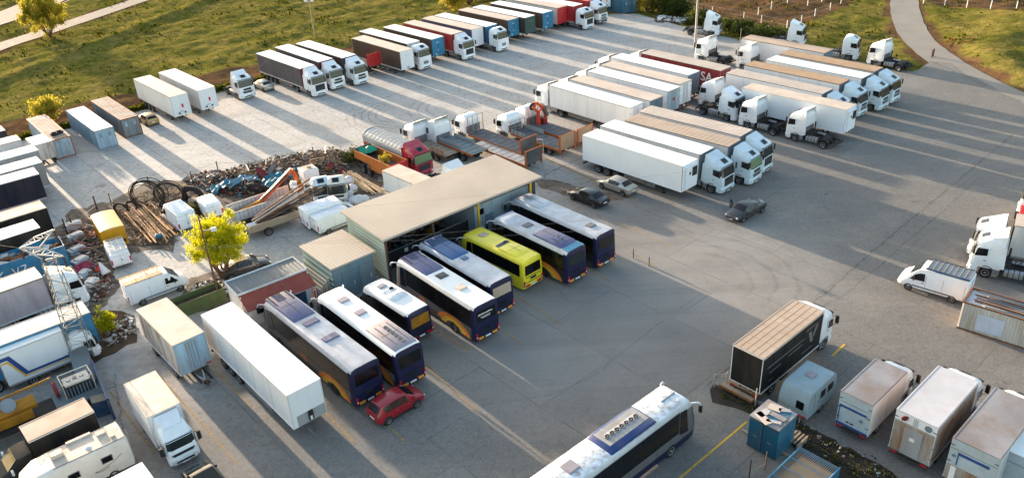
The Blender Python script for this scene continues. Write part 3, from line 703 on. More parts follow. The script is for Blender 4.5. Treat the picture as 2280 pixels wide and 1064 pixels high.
def van(label, c, yaw, L=5.4, W=2.0, H=2.35, col='white_paint', roof=None, group='white vans', ribs=True, cab_glass=True, at_rear=True):
    """c = rear centre on the ground"""
    t = thing('delivery_van', label, 'van', c.x, c.y, yaw, group); w = W/2; k = L/5.4
    st = [(0, w*.95, .42, 1.3, w*.90, H-.08), (.06, w, .36, 1.35, w*.92, H-.01), (3.2*k, w, .30, 1.35, w*.92, H), (3.75*k, w, .30, 1.28, w*.90, H-.04), (4.62*k, w, .30, 1.15, w*.86, 1.42), (5.1*k, w*.96, .30, .95, w*.80, 1.15), (5.32*k, w*.88, .32, .78, w*.72, .92), (5.4*k, w*.75, .38, .62, w*.62, .70)]
    b = MB(); secs = shell(b, st, col); o = b.build('body', t, smooth=40, bevel=.03)
    b = MB(); b.quad([(x, y, z+.03) for x, y, z in [Vector(p)+Vector((.02, 0, 0)) for p in ins([secs[3][4], secs[4][4], secs[4][8], secs[3][8]], .08, .02)]], 'windscreen_glass'); b.build('windscreen', t, smooth=0)
    for s in (-1, 1):
        b = MB(); y = s*(w+.012)
        q = [(3.3*k, y, 1.22), (4.45*k, y, 1.16), (3.95*k, y-s*.09, H-.45), (3.35*k, y-s*.06, H-.42)]; b.quad(q if s < 0 else q[::-1], 'glass'); b.build('side_window', t, smooth=0)
        b = MB()
        for xx in (.25*k, 1.9*k, 3.2*k): b.box(xx, xx+.015, min(s*w, s*(w+.004)), max(s*w, s*(w+.004)), .5, H-.5, 'black_line')
        b.box(3.35*k, 3.5*k, min(s*w, s*(w+.02)), max(s*w, s*(w+.02)), 1.0, 1.06, 'black_plastic'); b.box(1.2*k, 4.2*k, min(s*w, s*(w+.006)), max(s*w, s*(w+.006)), .55, .68, 'grey_plastic')
        b.build('door_seam', t)
        b = MB(); b.obox(Vector((4.1*k, s*(w+.15), 1.35)), .12, .22, .3, 0, 'black_plastic'); b.build('wing_mirror', t, bevel=.02)
        b = MB(); b.box(-.02, .04, min(s*w*.98, s*w*.82), max(s*w*.98, s*w*.82), .75, 1.25, 'lamp_red'); b.build('tail_light', t)
        b = MB(); b.obox(Vector((5.22*k, s*w*.72, .85)), .14, .3, .2, -s*.4, 'lamp_clear'); b.build('headlight', t, bevel=.02)
        for xx in (1.05*k, 4.45*k): wheel(t, xx, s*(w-.1), .34, .22)
    b = MB(); b.box(-.012, .0, -.008, .008, .5, H-.2, 'black_line'); b.box(-.03, .0, -w*.85, w*.85, .42, .52, 'black_plastic'); b.box(-.035, -.02, .1, .55, .60, .70, 'plate'); b.box(-.03, 0, -.12, -.04, 1.0, 1.15, 'black_plastic'); b.box(-.015, 0, -w*.8, w*.8, H-.28, H-.27, 'black_line')
    b.build('rear_door', t)
    b = MB(); b.box(5.36*k, 5.42*k, -w*.7, w*.7, .36, .50, 'black_plastic'); b.build('bumper', t)
    if ribs:
        b = MB()
        for i in range(9): xx = .3+i*(3.0*k-.1)/8; b.box(xx-.04, xx+.04, -w*.82, w*.82, H+.0, H+.055, col if roof is None else roof)
        b.build('roof_rib', t)
    return t

def rack(parent, x0, x1, w, z, n, m='galv', bars=2, r=.025, side='long'):
    b = MB()
    for i in range(n): xx = x0+(x1-x0)*i/(n-1); b.tube((xx, -w, z), (xx, w, z), r, m, 5)
    for i in range(bars): y = -w+2*w*i/(bars-1); b.tube((x0, y, z), (x1, y, z), r, m, 5)
    for i in (0, n//2, n-1):
        xx = x0+(x1-x0)*i/(n-1)
        for s in (-1, 1): b.tube((xx, s*w, z), (xx, s*w, z-.25), r, m, 5)
    return b.build('roof_rack', parent)

def ladder(b, p, q, wd, m, n=12, r=.03):
    p, q = Vector(p), Vector(q); d = (q-p).normalized(); s = d.cross(Vector((0, 0, 1))).normalized()*wd/2
    b.tube(p-s, q-s, r, m, 5); b.tube(p+s, q+s, r, m, 5)
    for i in range(n): c = p.lerp(q, (i+.5)/n); b.tube(c-s, c+s, r*.7, m, 5)

def box_truck(label, ps, z0, h, W, side, roof, front, rear, cabkw, ribs=0, frame='side_grey', cabgap=.1, group=GL, doors=True, name='box_truck', axles=(1.6,), front_kind='plain'):
    x, y, yaw, L = ps
    t = thing(name, label, 'truck', x, y, yaw, group)
    cargo(t, L, W, z0, h, side, roof, front, rear, ribs, frame=frame, doors=doors, front_kind=front_kind)
    b = MB()
    for s in (-1, 1): b.box(.1, L+1.6, s*.4-.05, s*.4+.05, z0-.3, z0-.08, 'chassis')
    b.box(-.02, .06, -W/2+.1, W/2-.1, .42, .55, 'chassis'); b.box(2.9, 3.8, -W/2+.1, -W/2+.5, .4, z0-.12, 'chassis')
    for s in (-1, 1): b.box(-.03, .0, s*W/2*.75-.18, s*W/2*.75+.18, .56, .68, 'lamp_red')
    b.build('chassis', t)
    for s in (-1, 1):
        for a in axles: wheel(t, a, s*(W/2-.24), .42 if h < 3.7 else .5, .42)
    if cabkw is not None:
        k = cabkw.get('Ln', 2.3)/2.3
        cab(t, L+cabgap, **cabkw)
        for s in (-1, 1): wheel(t, L+cabgap+.98*k, s*(cabkw.get('W', 2.5)/2-.19), .42 if h < 3.7 else .5, .30)
    return t
def container(label, ps, h=2.6, W=2.44, side='container_grey', roof='container_roof', door='container_grey', frame='rust', z=0, group='shipping containers along the field edge', ends='doors_front', patches=None):
    x, y, yaw, L = ps
    t = thing('shipping_container', label, 'container', x, y, yaw, group, z=z); hw = W/2
    def corr(b, p, q, z0, z1, n, amp, m, nrm):
        p, q = Vector(p), Vector(q); nrm = Vector(nrm); vs = []; fs = []
        for i in range(2*n+1):
            c = p.lerp(q, i/(2*n)) + nrm*(amp if (i//1) % 2 else 0); vs += [(c.x, c.y, z0), (c.x, c.y, z1)]
        for i in range(2*n): fs.append((2*i, 2*i+2, 2*i+3, 2*i+1))
        b.add(vs, fs, m)
    for s in (-1, 1):
        b = MB(); n = max(4, int(L/.30))
        corr(b, (.12, s*(hw-.06), 0) if s < 0 else (L-.12, s*(hw-.06), 0), (L-.12, s*(hw-.06), 0) if s < 0 else (.12, s*(hw-.06), 0), .15, h-.1, n, .05, side, (0, s, 0))
        b.build('side_wall', t, smooth=0)
    b = MB()
    for s in (-1, 1):
        b.box(0, L, min(s*hw, s*(hw-.09)), max(s*hw, s*(hw-.09)), .0, .16, frame); b.box(0, L, min(s*hw, s*(hw-.07)), max(s*hw, s*(hw-.07)), h-.12, h, frame)
        for xx in (0, L-.12): b.box(xx, xx+.12, min(s*hw, s*(hw-.12)), max(s*hw, s*(hw-.12)), 0.001, h-.001, frame)
    for xx in (0.002, L-.122): b.box(xx, xx+.12, -hw+.01, hw-.01, .002, .15, frame); b.box(xx, xx+.12, -hw+.01, hw-.01, h-.13, h-.002, frame)
    b.build('frame', t, bevel=.01)
    b = MB(); b.box(.1, L-.1, -hw+.06, hw-.06, h-.05, h-.012, roof)
    for i in range(1, int(L/.6)): b.box(i*.6, i*.6+.12, -hw+.15, hw-.15, h-.012, h+.006, roof)
    b.build('roof', t)
    b = MB(); b.box(.03, .08, -hw+.1, hw-.1, .14, h-.1, side); b.build('end_wall', t)
    for s in (-1, 1):
        b = MB(); y0, y1 = sorted((s*.012, s*(hw-.11))); b.box(L-.10, L-.04, y0, y1, .14, h-.12, door)
        for yy in (.3, .78): b.tube((L-.01, s*yy, .12), (L-.01, s*yy, h-.1), .022, 'galv', 5)
        for zz in (.45, 1.25, 2.05): b.box(L-.04, L-.025, y0+.04, y1-.04, zz, zz+.05, door)
        b.box(L-.04, L-.03, min(s*.42, s*.68), max(s*.42, s*.68), h*.58, h*.84, 'panel_light' if patches is None else patches)
        b.build('door', t)
    return t

# ================================================================== THE GROUND
import numpy as np
def W2(px, py, z=0): v = at(px, py, z); return (v.x, v.y)
edge = [(-95, 40), (-84, 84), (-66, 104), (-57.5, 111.0), (-50, 116.5), (-36, 126.5), (-14, 141.5), (0, 151.5), (12, 158), W2(1417, 31), W2(1470, 46), W2(1560, 70), W2(1622, 84), W2(1720, 104),
        W2(1880, 128), W2(1965, 152), W2(2035, 160), W2(2078, 137), W2(2110, 140), W2(2170, 174), W2(2230, 204), W2(2300, 240), (95, 100), (120, 60), (90, -20), (-95, -20)]
def jag(poly, amp, step, seed):
    r = random.Random(seed); out = []
    for i in range(len(poly)):
        a, b = poly[i], poly[(i+1) % len(poly)]; l = math.hypot(b[0]-a[0], b[1]-a[1]); n = max(1, int(l/step))
        for k in range(n):
            t = k/n; out.append((a[0]+(b[0]-a[0])*t+r.uniform(-amp, amp), a[1]+(b[1]-a[1])*t+r.uniform(-amp, amp)))
    return out
def flat(name, poly, z, m):
    me = bpy.data.meshes.new(name); me.from_pydata([(x, y, z) for x, y in poly], [], [tuple(range(len(poly)))]); me.materials.append(m); me.update()
    if me.polygons[0].normal.z < 0: me.flip_normals()
    o = bpy.data.objects.new(name, me); COL.objects.link(o); return struct(o)

def nodemat(name):
    m = bpy.data.materials.new(name); m.use_nodes = True; return m, m.node_tree.nodes, m.node_tree.links
def noise(N, L, vec, scale, det=5, rough=.6, dist=0):
    n = N.new('ShaderNodeTexNoise'); n.inputs['Scale'].default_value = scale; n.inputs['Detail'].default_value = det; n.inputs['Roughness'].default_value = rough; n.inputs['Distortion'].default_value = dist
    L.new(vec, n.inputs['Vector']); return n.outputs[0]
def mapr(N, L, v, a, b, c, d, smooth=False):
    n = N.new('ShaderNodeMapRange'); n.inputs[1].default_value = a; n.inputs[2].default_value = b; n.inputs[3].default_value = c; n.inputs[4].default_value = d
    if smooth: n.interpolation_type = 'SMOOTHSTEP'
    L.new(v, n.inputs[0]); return n.outputs[0]
def mixc(N, L, f, a, b):
    n = N.new('ShaderNodeMix'); n.data_type = 'RGBA'
    for v, i in ((f, 0), (a, 6), (b, 7)):
        if hasattr(v, 'is_linked') or isinstance(v, bpy.types.NodeSocket): L.new(v, n.inputs[i])
        else: n.inputs[i].default_value = v if i == 0 else (*v, 1)
    return n.outputs[2]
def mth(N, L, op, a, b=None, c=None):
    n = N.new('ShaderNodeMath'); n.operation = op
    for i, v in enumerate((a, b, c)):
        if v is None: continue
        if isinstance(v, bpy.types.NodeSocket): L.new(v, n.inputs[i])
        else: n.inputs[i].default_value = v
    return n.outputs[0]
def yard_mat():
    m, N, L = nodemat('yard_surface'); b = N['Principled BSDF']; g = N.new('ShaderNodeNewGeometry').outputs['Position']
    sx = N.new('ShaderNodeSeparateXYZ'); L.new(g, sx.inputs[0]); X, Y = sx.outputs[0], sx.outputs[1]
    big = noise(N, L, g, .045, 4); mid = noise(N, L, g, .28, 6, .65); fine = noise(N, L, g, 2.2, 8, .75); grit = noise(N, L, g, 5.5, 6, .85)
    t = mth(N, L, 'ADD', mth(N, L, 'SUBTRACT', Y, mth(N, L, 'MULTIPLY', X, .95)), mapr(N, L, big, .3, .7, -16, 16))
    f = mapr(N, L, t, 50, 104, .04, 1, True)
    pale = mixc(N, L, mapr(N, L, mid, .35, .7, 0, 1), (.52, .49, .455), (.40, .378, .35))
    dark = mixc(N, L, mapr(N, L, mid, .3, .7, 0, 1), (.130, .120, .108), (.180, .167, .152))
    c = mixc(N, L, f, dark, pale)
    # dusty brown patches
    dust = noise(N, L, g, .11, 5, .6, .6); c = mixc(N, L, mapr(N, L, dust, .52, .72, 0, .45), c, (.33, .28, .22))
    # fine mottling and grit
    c = mixc(N, L, mapr(N, L, fine, .47, .62, 0, .42), c, (.08, .078, .075)); c = mixc(N, L, mapr(N, L, grit, .50, .62, 0, .5), c, (.33, .315, .29))
    # oil stains
    st = noise(N, L, g, .6, 4, .5, 1.0); c = mixc(N, L, mapr(N, L, st, .66, .76, 0, .5), c, (.06, .06, .06))
    # cracks
    wv = N.new('ShaderNodeVectorMath'); wv.operation = 'ADD'; nn = N.new('ShaderNodeTexNoise'); nn.inputs['Scale'].default_value = .35; nn.inputs['Detail'].default_value = 6; L.new(g, nn.inputs['Vector'])
    sc2 = N.new('ShaderNodeVectorMath'); sc2.operation = 'SCALE'; sc2.inputs['Scale'].default_value = 3.5; L.new(nn.outputs['Color'], sc2.inputs[0]); L.new(g, wv.inputs[0]); L.new(sc2.outputs[0], wv.inputs[1])
    v = N.new('ShaderNodeTexVoronoi'); v.feature = 'DISTANCE_TO_EDGE'; v.inputs['Scale'].default_value = .085; L.new(wv.outputs[0], v.inputs['Vector'])
    cm = mth(N, L, 'MULTIPLY', mapr(N, L, v.outputs['Distance'], 0, .005, .5, 0), mapr(N, L, big, .42, .6, 0, 1)); c = mixc(N, L, cm, c, (.07, .065, .06))
    px_ = at(1590, 590); vd = N.new('ShaderNodeVectorMath'); vd.operation = 'DISTANCE'; L.new(g, vd.inputs[0]); vd.inputs[1].default_value = (px_.x, px_.y, 0)  # round pale patch mixed into the paving colour to boost its sunlit area
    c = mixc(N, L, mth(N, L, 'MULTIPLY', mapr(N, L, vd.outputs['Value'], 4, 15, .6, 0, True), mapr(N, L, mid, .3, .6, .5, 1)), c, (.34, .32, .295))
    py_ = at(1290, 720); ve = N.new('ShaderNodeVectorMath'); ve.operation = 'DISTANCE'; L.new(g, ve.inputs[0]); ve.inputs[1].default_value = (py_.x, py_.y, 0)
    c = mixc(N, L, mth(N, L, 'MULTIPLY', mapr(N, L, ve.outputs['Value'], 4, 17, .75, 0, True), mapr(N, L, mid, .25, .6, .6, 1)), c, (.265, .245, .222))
    # tyre rings
    for (cx, cy, r0, r1, pitch, ax, ay, amt) in RINGS:
        dx = mth(N, L, 'SUBTRACT', X, cx); dy = mth(N, L, 'SUBTRACT', Y, cy)
        d = mth(N, L, 'SQRT', mth(N, L, 'ADD', mth(N, L, 'MULTIPLY', dx, dx), mth(N, L, 'MULTIPLY', dy, dy)))
        s = mth(N, L, 'SINE', mth(N, L, 'ADD', mth(N, L, 'MULTIPLY', d, 6.283/pitch), mapr(N, L, mid, 0, 1, -3, 3)))
        rm = mth(N, L, 'MULTIPLY', mapr(N, L, d, r0, r0+1, 0, 1), mapr(N, L, d, r1-1.5, r1, 1, 0))
        sec = mapr(N, L, mth(N, L, 'DIVIDE', mth(N, L, 'ADD', mth(N, L, 'MULTIPLY', dx, ax), mth(N, L, 'MULTIPLY', dy, ay)), d), .1, .7, 0, 1)
        k = mth(N, L, 'MULTIPLY', mth(N, L, 'MULTIPLY', mapr(N, L, s, .55, .95, 0, amt), rm), mth(N, L, 'MULTIPLY', sec, mapr(N, L, fine, .3, .6, .3, 1)))
        c = mixc(N, L, k, c, (.075, .072, .07))
    # wheel tracks along the lanes
    mp = N.new('ShaderNodeMapping'); mp.inputs['Rotation'].default_value = (0, 0, R(-41)); mp.inputs['Scale'].default_value = (.03, .55, 1); L.new(g, mp.inputs[0])
    tr = noise(N, L, mp.outputs[0], 1, 4, .6); c = mixc(N, L, mapr(N, L, tr, .50, .75, 0, .30), c, (.12, .12, .12))
    mp2 = N.new('ShaderNodeMapping'); mp2.inputs['Rotation'].default_value = (0, 0, R(49)); mp2.inputs['Scale'].default_value = (.04, .7, 1); L.new(g, mp2.inputs[0])
    tr2 = noise(N, L, mp2.outputs[0], 1, 4, .6); c = mixc(N, L, mapr(N, L, tr2, .55, .8, 0, .25), c, (.36, .33, .29))
    mb = N.new('ShaderNodeMapping'); mb.inputs['Rotation'].default_value = (0, 0, R(49)); L.new(g, mb.inputs[0])
    br = N.new('ShaderNodeTexBrick'); br.inputs['Scale'].default_value = 1; br.inputs['Brick Width'].default_value = 13; br.inputs['Row Height'].default_value = 7.5; br.inputs['Mortar Size'].default_value = .05; br.inputs['Color1'].default_value = (.2, .2, .2, 1); br.inputs['Color2'].default_value = (.8, .8, .8, 1); br.inputs['Mortar'].default_value = (.5, .5, .5, 1); L.new(mb.outputs[0], br.inputs['Vector'])
    c = mixc(N, L, mapr(N, L, br.outputs['Color'], .2, .8, 0, .13), c, (.08, .078, .075)); c = mixc(N, L, mth(N, L, 'MULTIPLY', br.outputs['Fac'], mapr(N, L, mid, .4, .6, .1, .6)), c, (.09, .085, .08))
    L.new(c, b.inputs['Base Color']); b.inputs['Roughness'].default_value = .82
    b.inputs['Specular IOR Level'].default_value = .3
    bp = N.new('ShaderNodeBump'); bp.inputs['Strength'].default_value = .25; bp.inputs['Distance'].default_value = .02; L.new(mth(N, L, 'ADD', fine, mth(N, L, 'MULTIPLY', grit, .5)), bp.inputs['Height']); L.new(bp.outputs[0], b.inputs['Normal'])
    return m
ca = at(1560, 620); cb = at(905, 250)
RINGS = [(ca.x, ca.y, 3.5, 10.5, 1.9, .85, .3, .28), (cb.x, cb.y, 2.5, 9, 1.0, -.9, -.3, .5), (cb.x+7, cb.y+1, 2.5, 8, 1.3, -.9, .2, .4)]
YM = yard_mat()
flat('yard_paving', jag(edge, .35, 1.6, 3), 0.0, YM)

def dist_poly(P, poly):
    d = np.full(len(P), 1e9); inside = np.zeros(len(P), bool); n = len(poly)
    for i in range(n):
        a = np.array(poly[i]); b = np.array(poly[(i+1) % n]); ab = b-a; t = np.clip(((P-a)@ab)/(ab@ab), 0, 1)
        d = np.minimum(d, np.hypot(*(P-a-t[:, None]*ab).T))
        c = ((a[1] > P[:, 1]) != (b[1] > P[:, 1])) & (P[:, 0] < (b[0]-a[0])*(P[:, 1]-a[1])/(b[1]-a[1]+1e-12)+a[0]); inside ^= c
    return np.where(inside, -d, d)
def dist_line(P, pts):
    d = np.full(len(P), 1e9)
    for a, b in zip(pts[:-1], pts[1:]):
        a, b = np.array(a), np.array(b); ab = b-a; t = np.clip(((P-a)@ab)/(ab@ab), 0, 1); d = np.minimum(d, np.hypot(*(P-a-t[:, None]*ab).T))
    return d
def vnoise(P, s, seed):
    rs = np.random.RandomState(seed); T = rs.rand(256, 256); q = P/s; i = np.floor(q).astype(int); f = q-i; f = f*f*(3-2*f)
    g = lambda a, b: T[(i[:, 0]+a) % 256, (i[:, 1]+b) % 256]
    return (g(0, 0)*(1-f[:, 0])+g(1, 0)*f[:, 0])*(1-f[:, 1])+(g(0, 1)*(1-f[:, 0])+g(1, 1)*f[:, 0])*f[:, 1]
def axis(lo, hi, step, far):
    a = list(np.arange(lo, hi+step, step)); e = []; x = hi; s = step
    while x < far: s *= 1.6; x += s; e.append(x)
    f = []; x = lo; s = step
    while x > -far: s *= 1.6; x -= s; f.append(x)
    return np.array(f[::-1]+a+e)
roadA = [W2(-120, 150), W2(0, 104), W2(90, 75), W2(200, 38), W2(330, -6), W2(420, -40)]
roadB = [W2(-200, 105), W2(0, 42), W2(80, 12), W2(130, -15), W2(260, -60)]
roadC = [W2(2012, -40), W2(2014, 0), W2(2016, 30), W2(2038, 80), W2(2078, 118), W2(2130, 152), W2(2200, 190), W2(2290, 232)]
berm = [W2(-60, 205), W2(0, 180), W2(130, 135), W2(260, 82), W2(400, 28), W2(520, -20)]
berm2 = [W2(2290, 150), W2(2200, 150), W2(2150, 100), W2(2260, 20)]
ax_, ay_ = axis(-150, 125, .8, 1500), axis(84, 240, .8, 1500)
gx, gy = np.meshgrid(ax_, ay_); P = np.stack([gx.ravel(), gy.ravel()], 1)
dy_ = dist_poly(P, edge); dr = np.minimum(np.minimum(dist_line(P, roadA)-2.6, dist_line(P, roadB)-5.0), dist_line(P, roadC)-2.6)
free = np.clip(np.minimum(dy_, dr)/3.0, 0, 1)
z = -.06 + free*((vnoise(P, 9, 1)-.35)*.25 + (vnoise(P, 3.6, 2)-.5)*.36 + (vnoise(P, 1.7, 3)-.5)*.36 + (vnoise(P, 26, 4)-.4)*.3)
z += free*.7*np.exp(-(dist_line(P, berm)/2.2)**2) + free*1.3*np.exp(-(dist_line(P, [W2(2300, 205), W2(2215, 140), W2(2290, 50)])/7)**2)
z = np.where(dr < 0.6, -.04, z); z = np.where(dy_ < .8, -.06, z)
near = np.exp(-((P[:, 0]/400)**2+((P[:, 1]-100)/400)**2)); z *= near; HZ = z
me = bpy.data.meshes.new('field_ground'); nx, ny = len(ax_), len(ay_)
idx = np.arange(nx*ny).reshape(ny, nx); F = np.stack([idx[:-1, :-1], idx[:-1, 1:], idx[1:, 1:], idx[1:, :-1]], -1).reshape(-1, 4)
me.from_pydata(np.column_stack([P, z]).tolist(), [], F.tolist()); me.polygons.foreach_set('use_smooth', [True]*len(F))
pad = [W2(1540, -60), W2(1530, 5), W2(1560, 25), W2(1625, 40), W2(1700, 55), W2(1760, 60), W2(1830, 38), W2(1890, 10), W2(1935, -40)]
pad2 = [W2(2050, -60), W2(2062, 4), W2(2120, 16), W2(2200, 22), W2(2262, 28), W2(2330, 10), W2(2330, -80)]
soil = 1.1*np.exp(-((dy_-6.8)/3.6)**4)*(P[:, 0] < 14)
soil = np.maximum(soil, np.clip(.5-dist_poly(P, pad), 0, 1)); soil = np.maximum(soil, np.clip(.5-dist_poly(P, pad2), 0, 1))
soil = np.maximum(soil, .7*np.clip(1-dr/2.2, 0, 1)); soil = np.clip(soil+(vnoise(P, 2.5, 9)-.5)*.8*(soil > .05), 0, 1)
at_ = me.attributes.new('soil', 'FLOAT', 'POINT'); at_.data.foreach_set('value', soil.astype(np.float32))
def grass_mat():
    m, N, L = nodemat('field_grass'); b = N['Principled BSDF']; g = N.new('ShaderNodeNewGeometry').outputs['Position']
    n1 = noise(N, L, g, .16, 6, .65, .4); n2 = noise(N, L, g, .9, 6, .7); n3 = noise(N, L, g, 4.5, 5, .7)
    c = mixc(N, L, mapr(N, L, n1, .35, .65, 0, 1), (.105, .108, .020), (.225, .175, .055))
    c = mixc(N, L, mapr(N, L, n2, .42, .70, 0, .85), c, (.034, .042, .005)); c = mixc(N, L, mapr(N, L, n3, .5, .72, 0, .6), c, (.20, .150, .025))
    a = N.new('ShaderNodeAttribute'); a.attribute_name = 'soil'
    sl_ = mixc(N, L, mapr(N, L, n2, .3, .7, 0, 1), (.085, .046, .022), (.15, .092, .05))
    c = mixc(N, L, mapr(N, L, a.outputs['Fac'], .25, .6, 0, 1, True), c, sl_)
    L.new(c, b.inputs['Base Color']); b.inputs['Roughness'].default_value = 1; b.inputs['Specular IOR Level'].default_value = 0
    bp = N.new('ShaderNodeBump'); bp.inputs['Strength'].default_value = .9; bp.inputs['Distance'].default_value = .25; L.new(mth(N, L, 'ADD', n2, mth(N, L, 'MULTIPLY', n3, .4)), bp.inputs['Height']); L.new(bp.outputs[0], b.inputs['Normal'])
    return m
me.materials.append(grass_mat()); me.update()
go = bpy.data.objects.new('field_ground', me); COL.objects.link(go); struct(go)
# tall grass tufts over the field (uncountable)
def hgt(x, y):
    i = min(nx-2, max(0, int(np.searchsorted(ax_, x))-1)); j = min(ny-2, max(0, int(np.searchsorted(ay_, y))-1)); return float(HZ[j*nx+i])
def leafmat(name, c1, c2, trans=.35):
    m, N, L = nodemat(name); b = N['Principled BSDF']; g = N.new('ShaderNodeNewGeometry')
    c = mixc(N, L, mapr(N, L, noise(N, L, g.outputs['Position'], 1.3, 4), .35, .65, 0, 1), c1, c2); c = mixc(N, L, mapr(N, L, g.outputs['Random Per Island'], 0, 1, 0, .5), c, tuple(k*.6 for k in c1))
    L.new(c, b.inputs['Base Color']); b.inputs['Roughness'].default_value = .7; b.inputs['Specular IOR Level'].default_value = .2
    tr = N.new('ShaderNodeBsdfTranslucent'); L.new(c, tr.inputs[0]); mx = N.new('ShaderNodeMixShader'); mx.inputs[0].default_value = trans
    L.new(b.outputs[0], mx.inputs[1]); L.new(tr.outputs[0], mx.inputs[2]); L.new(mx.outputs[0], N['Material Output'].inputs[0]); MATS[name] = m; return m
leafmat('tuft', (.070, .085, .003), (.14, .11, .010), .5)
leafmat('leaf_bright', (.42, .43, .006), (.58, .52, .012), .55)
leafmat('leaf_yellow', (.38, .31, .03), (.44, .37, .04), .5)
leafmat('leaf_dark', (.030, .050, .006), (.07, .08, .010), .3)
leafmat('leaf_dull', (.06, .075, .012), (.13, .11, .02), .35)
def scatter_tufts(n, seed):
    r = random.Random(seed); b = MB(); cnt = 0
    pts = np.array([(r.uniform(-135, 110), r.uniform(98, 225)) for _ in range(n)]); d1 = dist_poly(pts, edge); d2 = np.minimum(np.minimum(dist_line(pts, roadA)-2.8, dist_line(pts, roadB)-5), dist_line(pts, roadC)-2.8)
    s1 = vnoise(pts, 6, 21)
    for (x, y), a, c, s in zip(pts, d1, d2, s1):
        if a < .4 or c < .3 or (a > 3.2 and a < 10.3 and x < 14) or s < .38 and r.random() < .8: continue
        h = r.uniform(.12, .36)*(1.3 if s > .6 else .8); zz = hgt(x, y)-.05
        for k in range(3):
            t = r.uniform(0, 6.28); dx, dy = math.cos(t)*h*.6, math.sin(t)*h*.6; lx, ly = r.uniform(-.2, .2)*h, r.uniform(-.2, .2)*h
            b.quad([(x-dx, y-dy, zz), (x+dx, y+dy, zz), (x+dx*.5+lx, y+dy*.5+ly, zz+h), (x-dx*.6+lx, y-dy*.6+ly, zz+h*.85)], 'tuft')
    o = b.build('grass', smooth=0); o['kind'] = 'stuff'; o['label'] = 'rough yellow green grass covering the field'; o['category'] = 'grass'
scatter_tufts(18000, 5)
def strip(name, pts, wd, z, m, seg=3.0, jig=.12):
    r = random.Random(len(pts)); P2 = [Vector((*p, 0)) for p in pts]; C = []
    for i in range(len(P2)-1):
        p0 = P2[max(0, i-1)]; p1 = P2[i]; p2 = P2[i+1]; p3 = P2[min(len(P2)-1, i+2)]; n = max(2, int((p2-p1).length/seg))
        for k in range(n):
            t = k/n; C.append(.5*((2*p1)+(p2-p0)*t+(2*p0-5*p1+4*p2-p3)*t*t+(-p0+3*p1-3*p2+p3)*t**3))
    C.append(P2[-1]); vs = []; fs = []
    for i, c in enumerate(C):
        d = (C[min(i+1, len(C)-1)]-C[max(i-1, 0)]).normalized(); n = Vector((-d.y, d.x, 0)); 
        vs += [(c.x+n.x*(wd/2+r.uniform(-jig, jig)), c.y+n.y*(wd/2+r.uniform(-jig, jig)), z), (c.x-n.x*(wd/2+r.uniform(-jig, jig)), c.y-n.y*(wd/2), z)]
    for i in range(len(C)-1): fs.append((2*i, 2*i+1, 2*i+3, 2*i+2))
    me = bpy.data.meshes.new(name); me.from_pydata(vs, [], fs); me.materials.append(m); me.update()
    if me.polygons[0].normal.z < 0: me.flip_normals()
    o = bpy.data.objects.new(name, me); COL.objects.link(o); return struct(o)
mat('road_grey', (.13, .12, .115), .85, dirt=.3, dcol=(.22, .18, .14), scale=.8); mat('road_dark', (.10, .09, .09), .85, dirt=.3, scale=.8); mat('road_concrete', (.24, .225, .20), .85, dirt=.35, dcol=(.28, .22, .16), scale=.7)
mat('soil_brown', (0.0900, 0.0562, 0.0338), .95, dirt=.6, dcol=(.05, .04, .03), scale=1.3, bump=1.0); mat('soil_dark', (0.0308, 0.0252, 0.0213), .95, dirt=.6, dcol=(.13, .09, .06), scale=1.5, bump=1.0); mat('dust_brown', (.17, .13, .10), .95, dirt=.8, dcol=(.07, .055, .04), scale=.9, bump=.7)
strip('path', roadA, 5.2, .03, MATS['road_grey']); strip('road', roadB, 10.5, .035, MATS['road_dark']); strip('kerb_line', [(x+.0, y) for x, y in [W2(-200, 140), W2(0, 56), W2(110, 20), W2(200, -20)]], .5, .05, MATS['road_concrete'])
strip('access_road', roadC, 4.9, -.008, MATS['road_concrete'], 2.0)
def dirt(name, px, m, z, amp=.35, seed=1): return flat(name, jag([W2(*p) for p in px], amp, .7, seed), z, MATS[m])
dirt('dirt_ground', [(120, 520), (160, 470), (250, 445), (330, 400), (440, 402), (500, 396), (560, 378), (640, 354), (700, 343), (760, 336), (790, 342), (850, 400), (830, 440), (760, 445), (650, 480), (560, 490), (500, 470), (420, 480), (380, 560), (300, 560), (255, 600), (262, 650), (210, 700), (170, 640)], 'dust_brown', .006, .5, 4)
dirt('dirt_verge', [(190, 700), (250, 690), (300, 700), (305, 760), (210, 810), (170, 790)], 'soil_brown', .010, .2, 5)
dirt('dirt_strip', [(420, 620), (500, 600), (520, 680), (420, 700), (390, 690)], 'dust_brown', .010, .2, 6)
dirt('dirt_bank', [(1590, 850), (1640, 870), (1760, 930), (1900, 1000), (2010, 1060), (2060, 1100), (1860, 1100), (1760, 990), (1690, 930), (1590, 890)], 'soil_dark', .008, .3, 7)
dirt('dirt_path', [(1185, 395), (1230, 400), (1400, 440), (1330, 455), (1210, 420)], 'dust_brown', .008, .25, 8)
# concrete slab and its kerb line on the left
flat('concrete_slab', [W2(225, 800), W2(330, 765), W2(372, 835), W2(262, 860)], .012, MATS['concrete'])
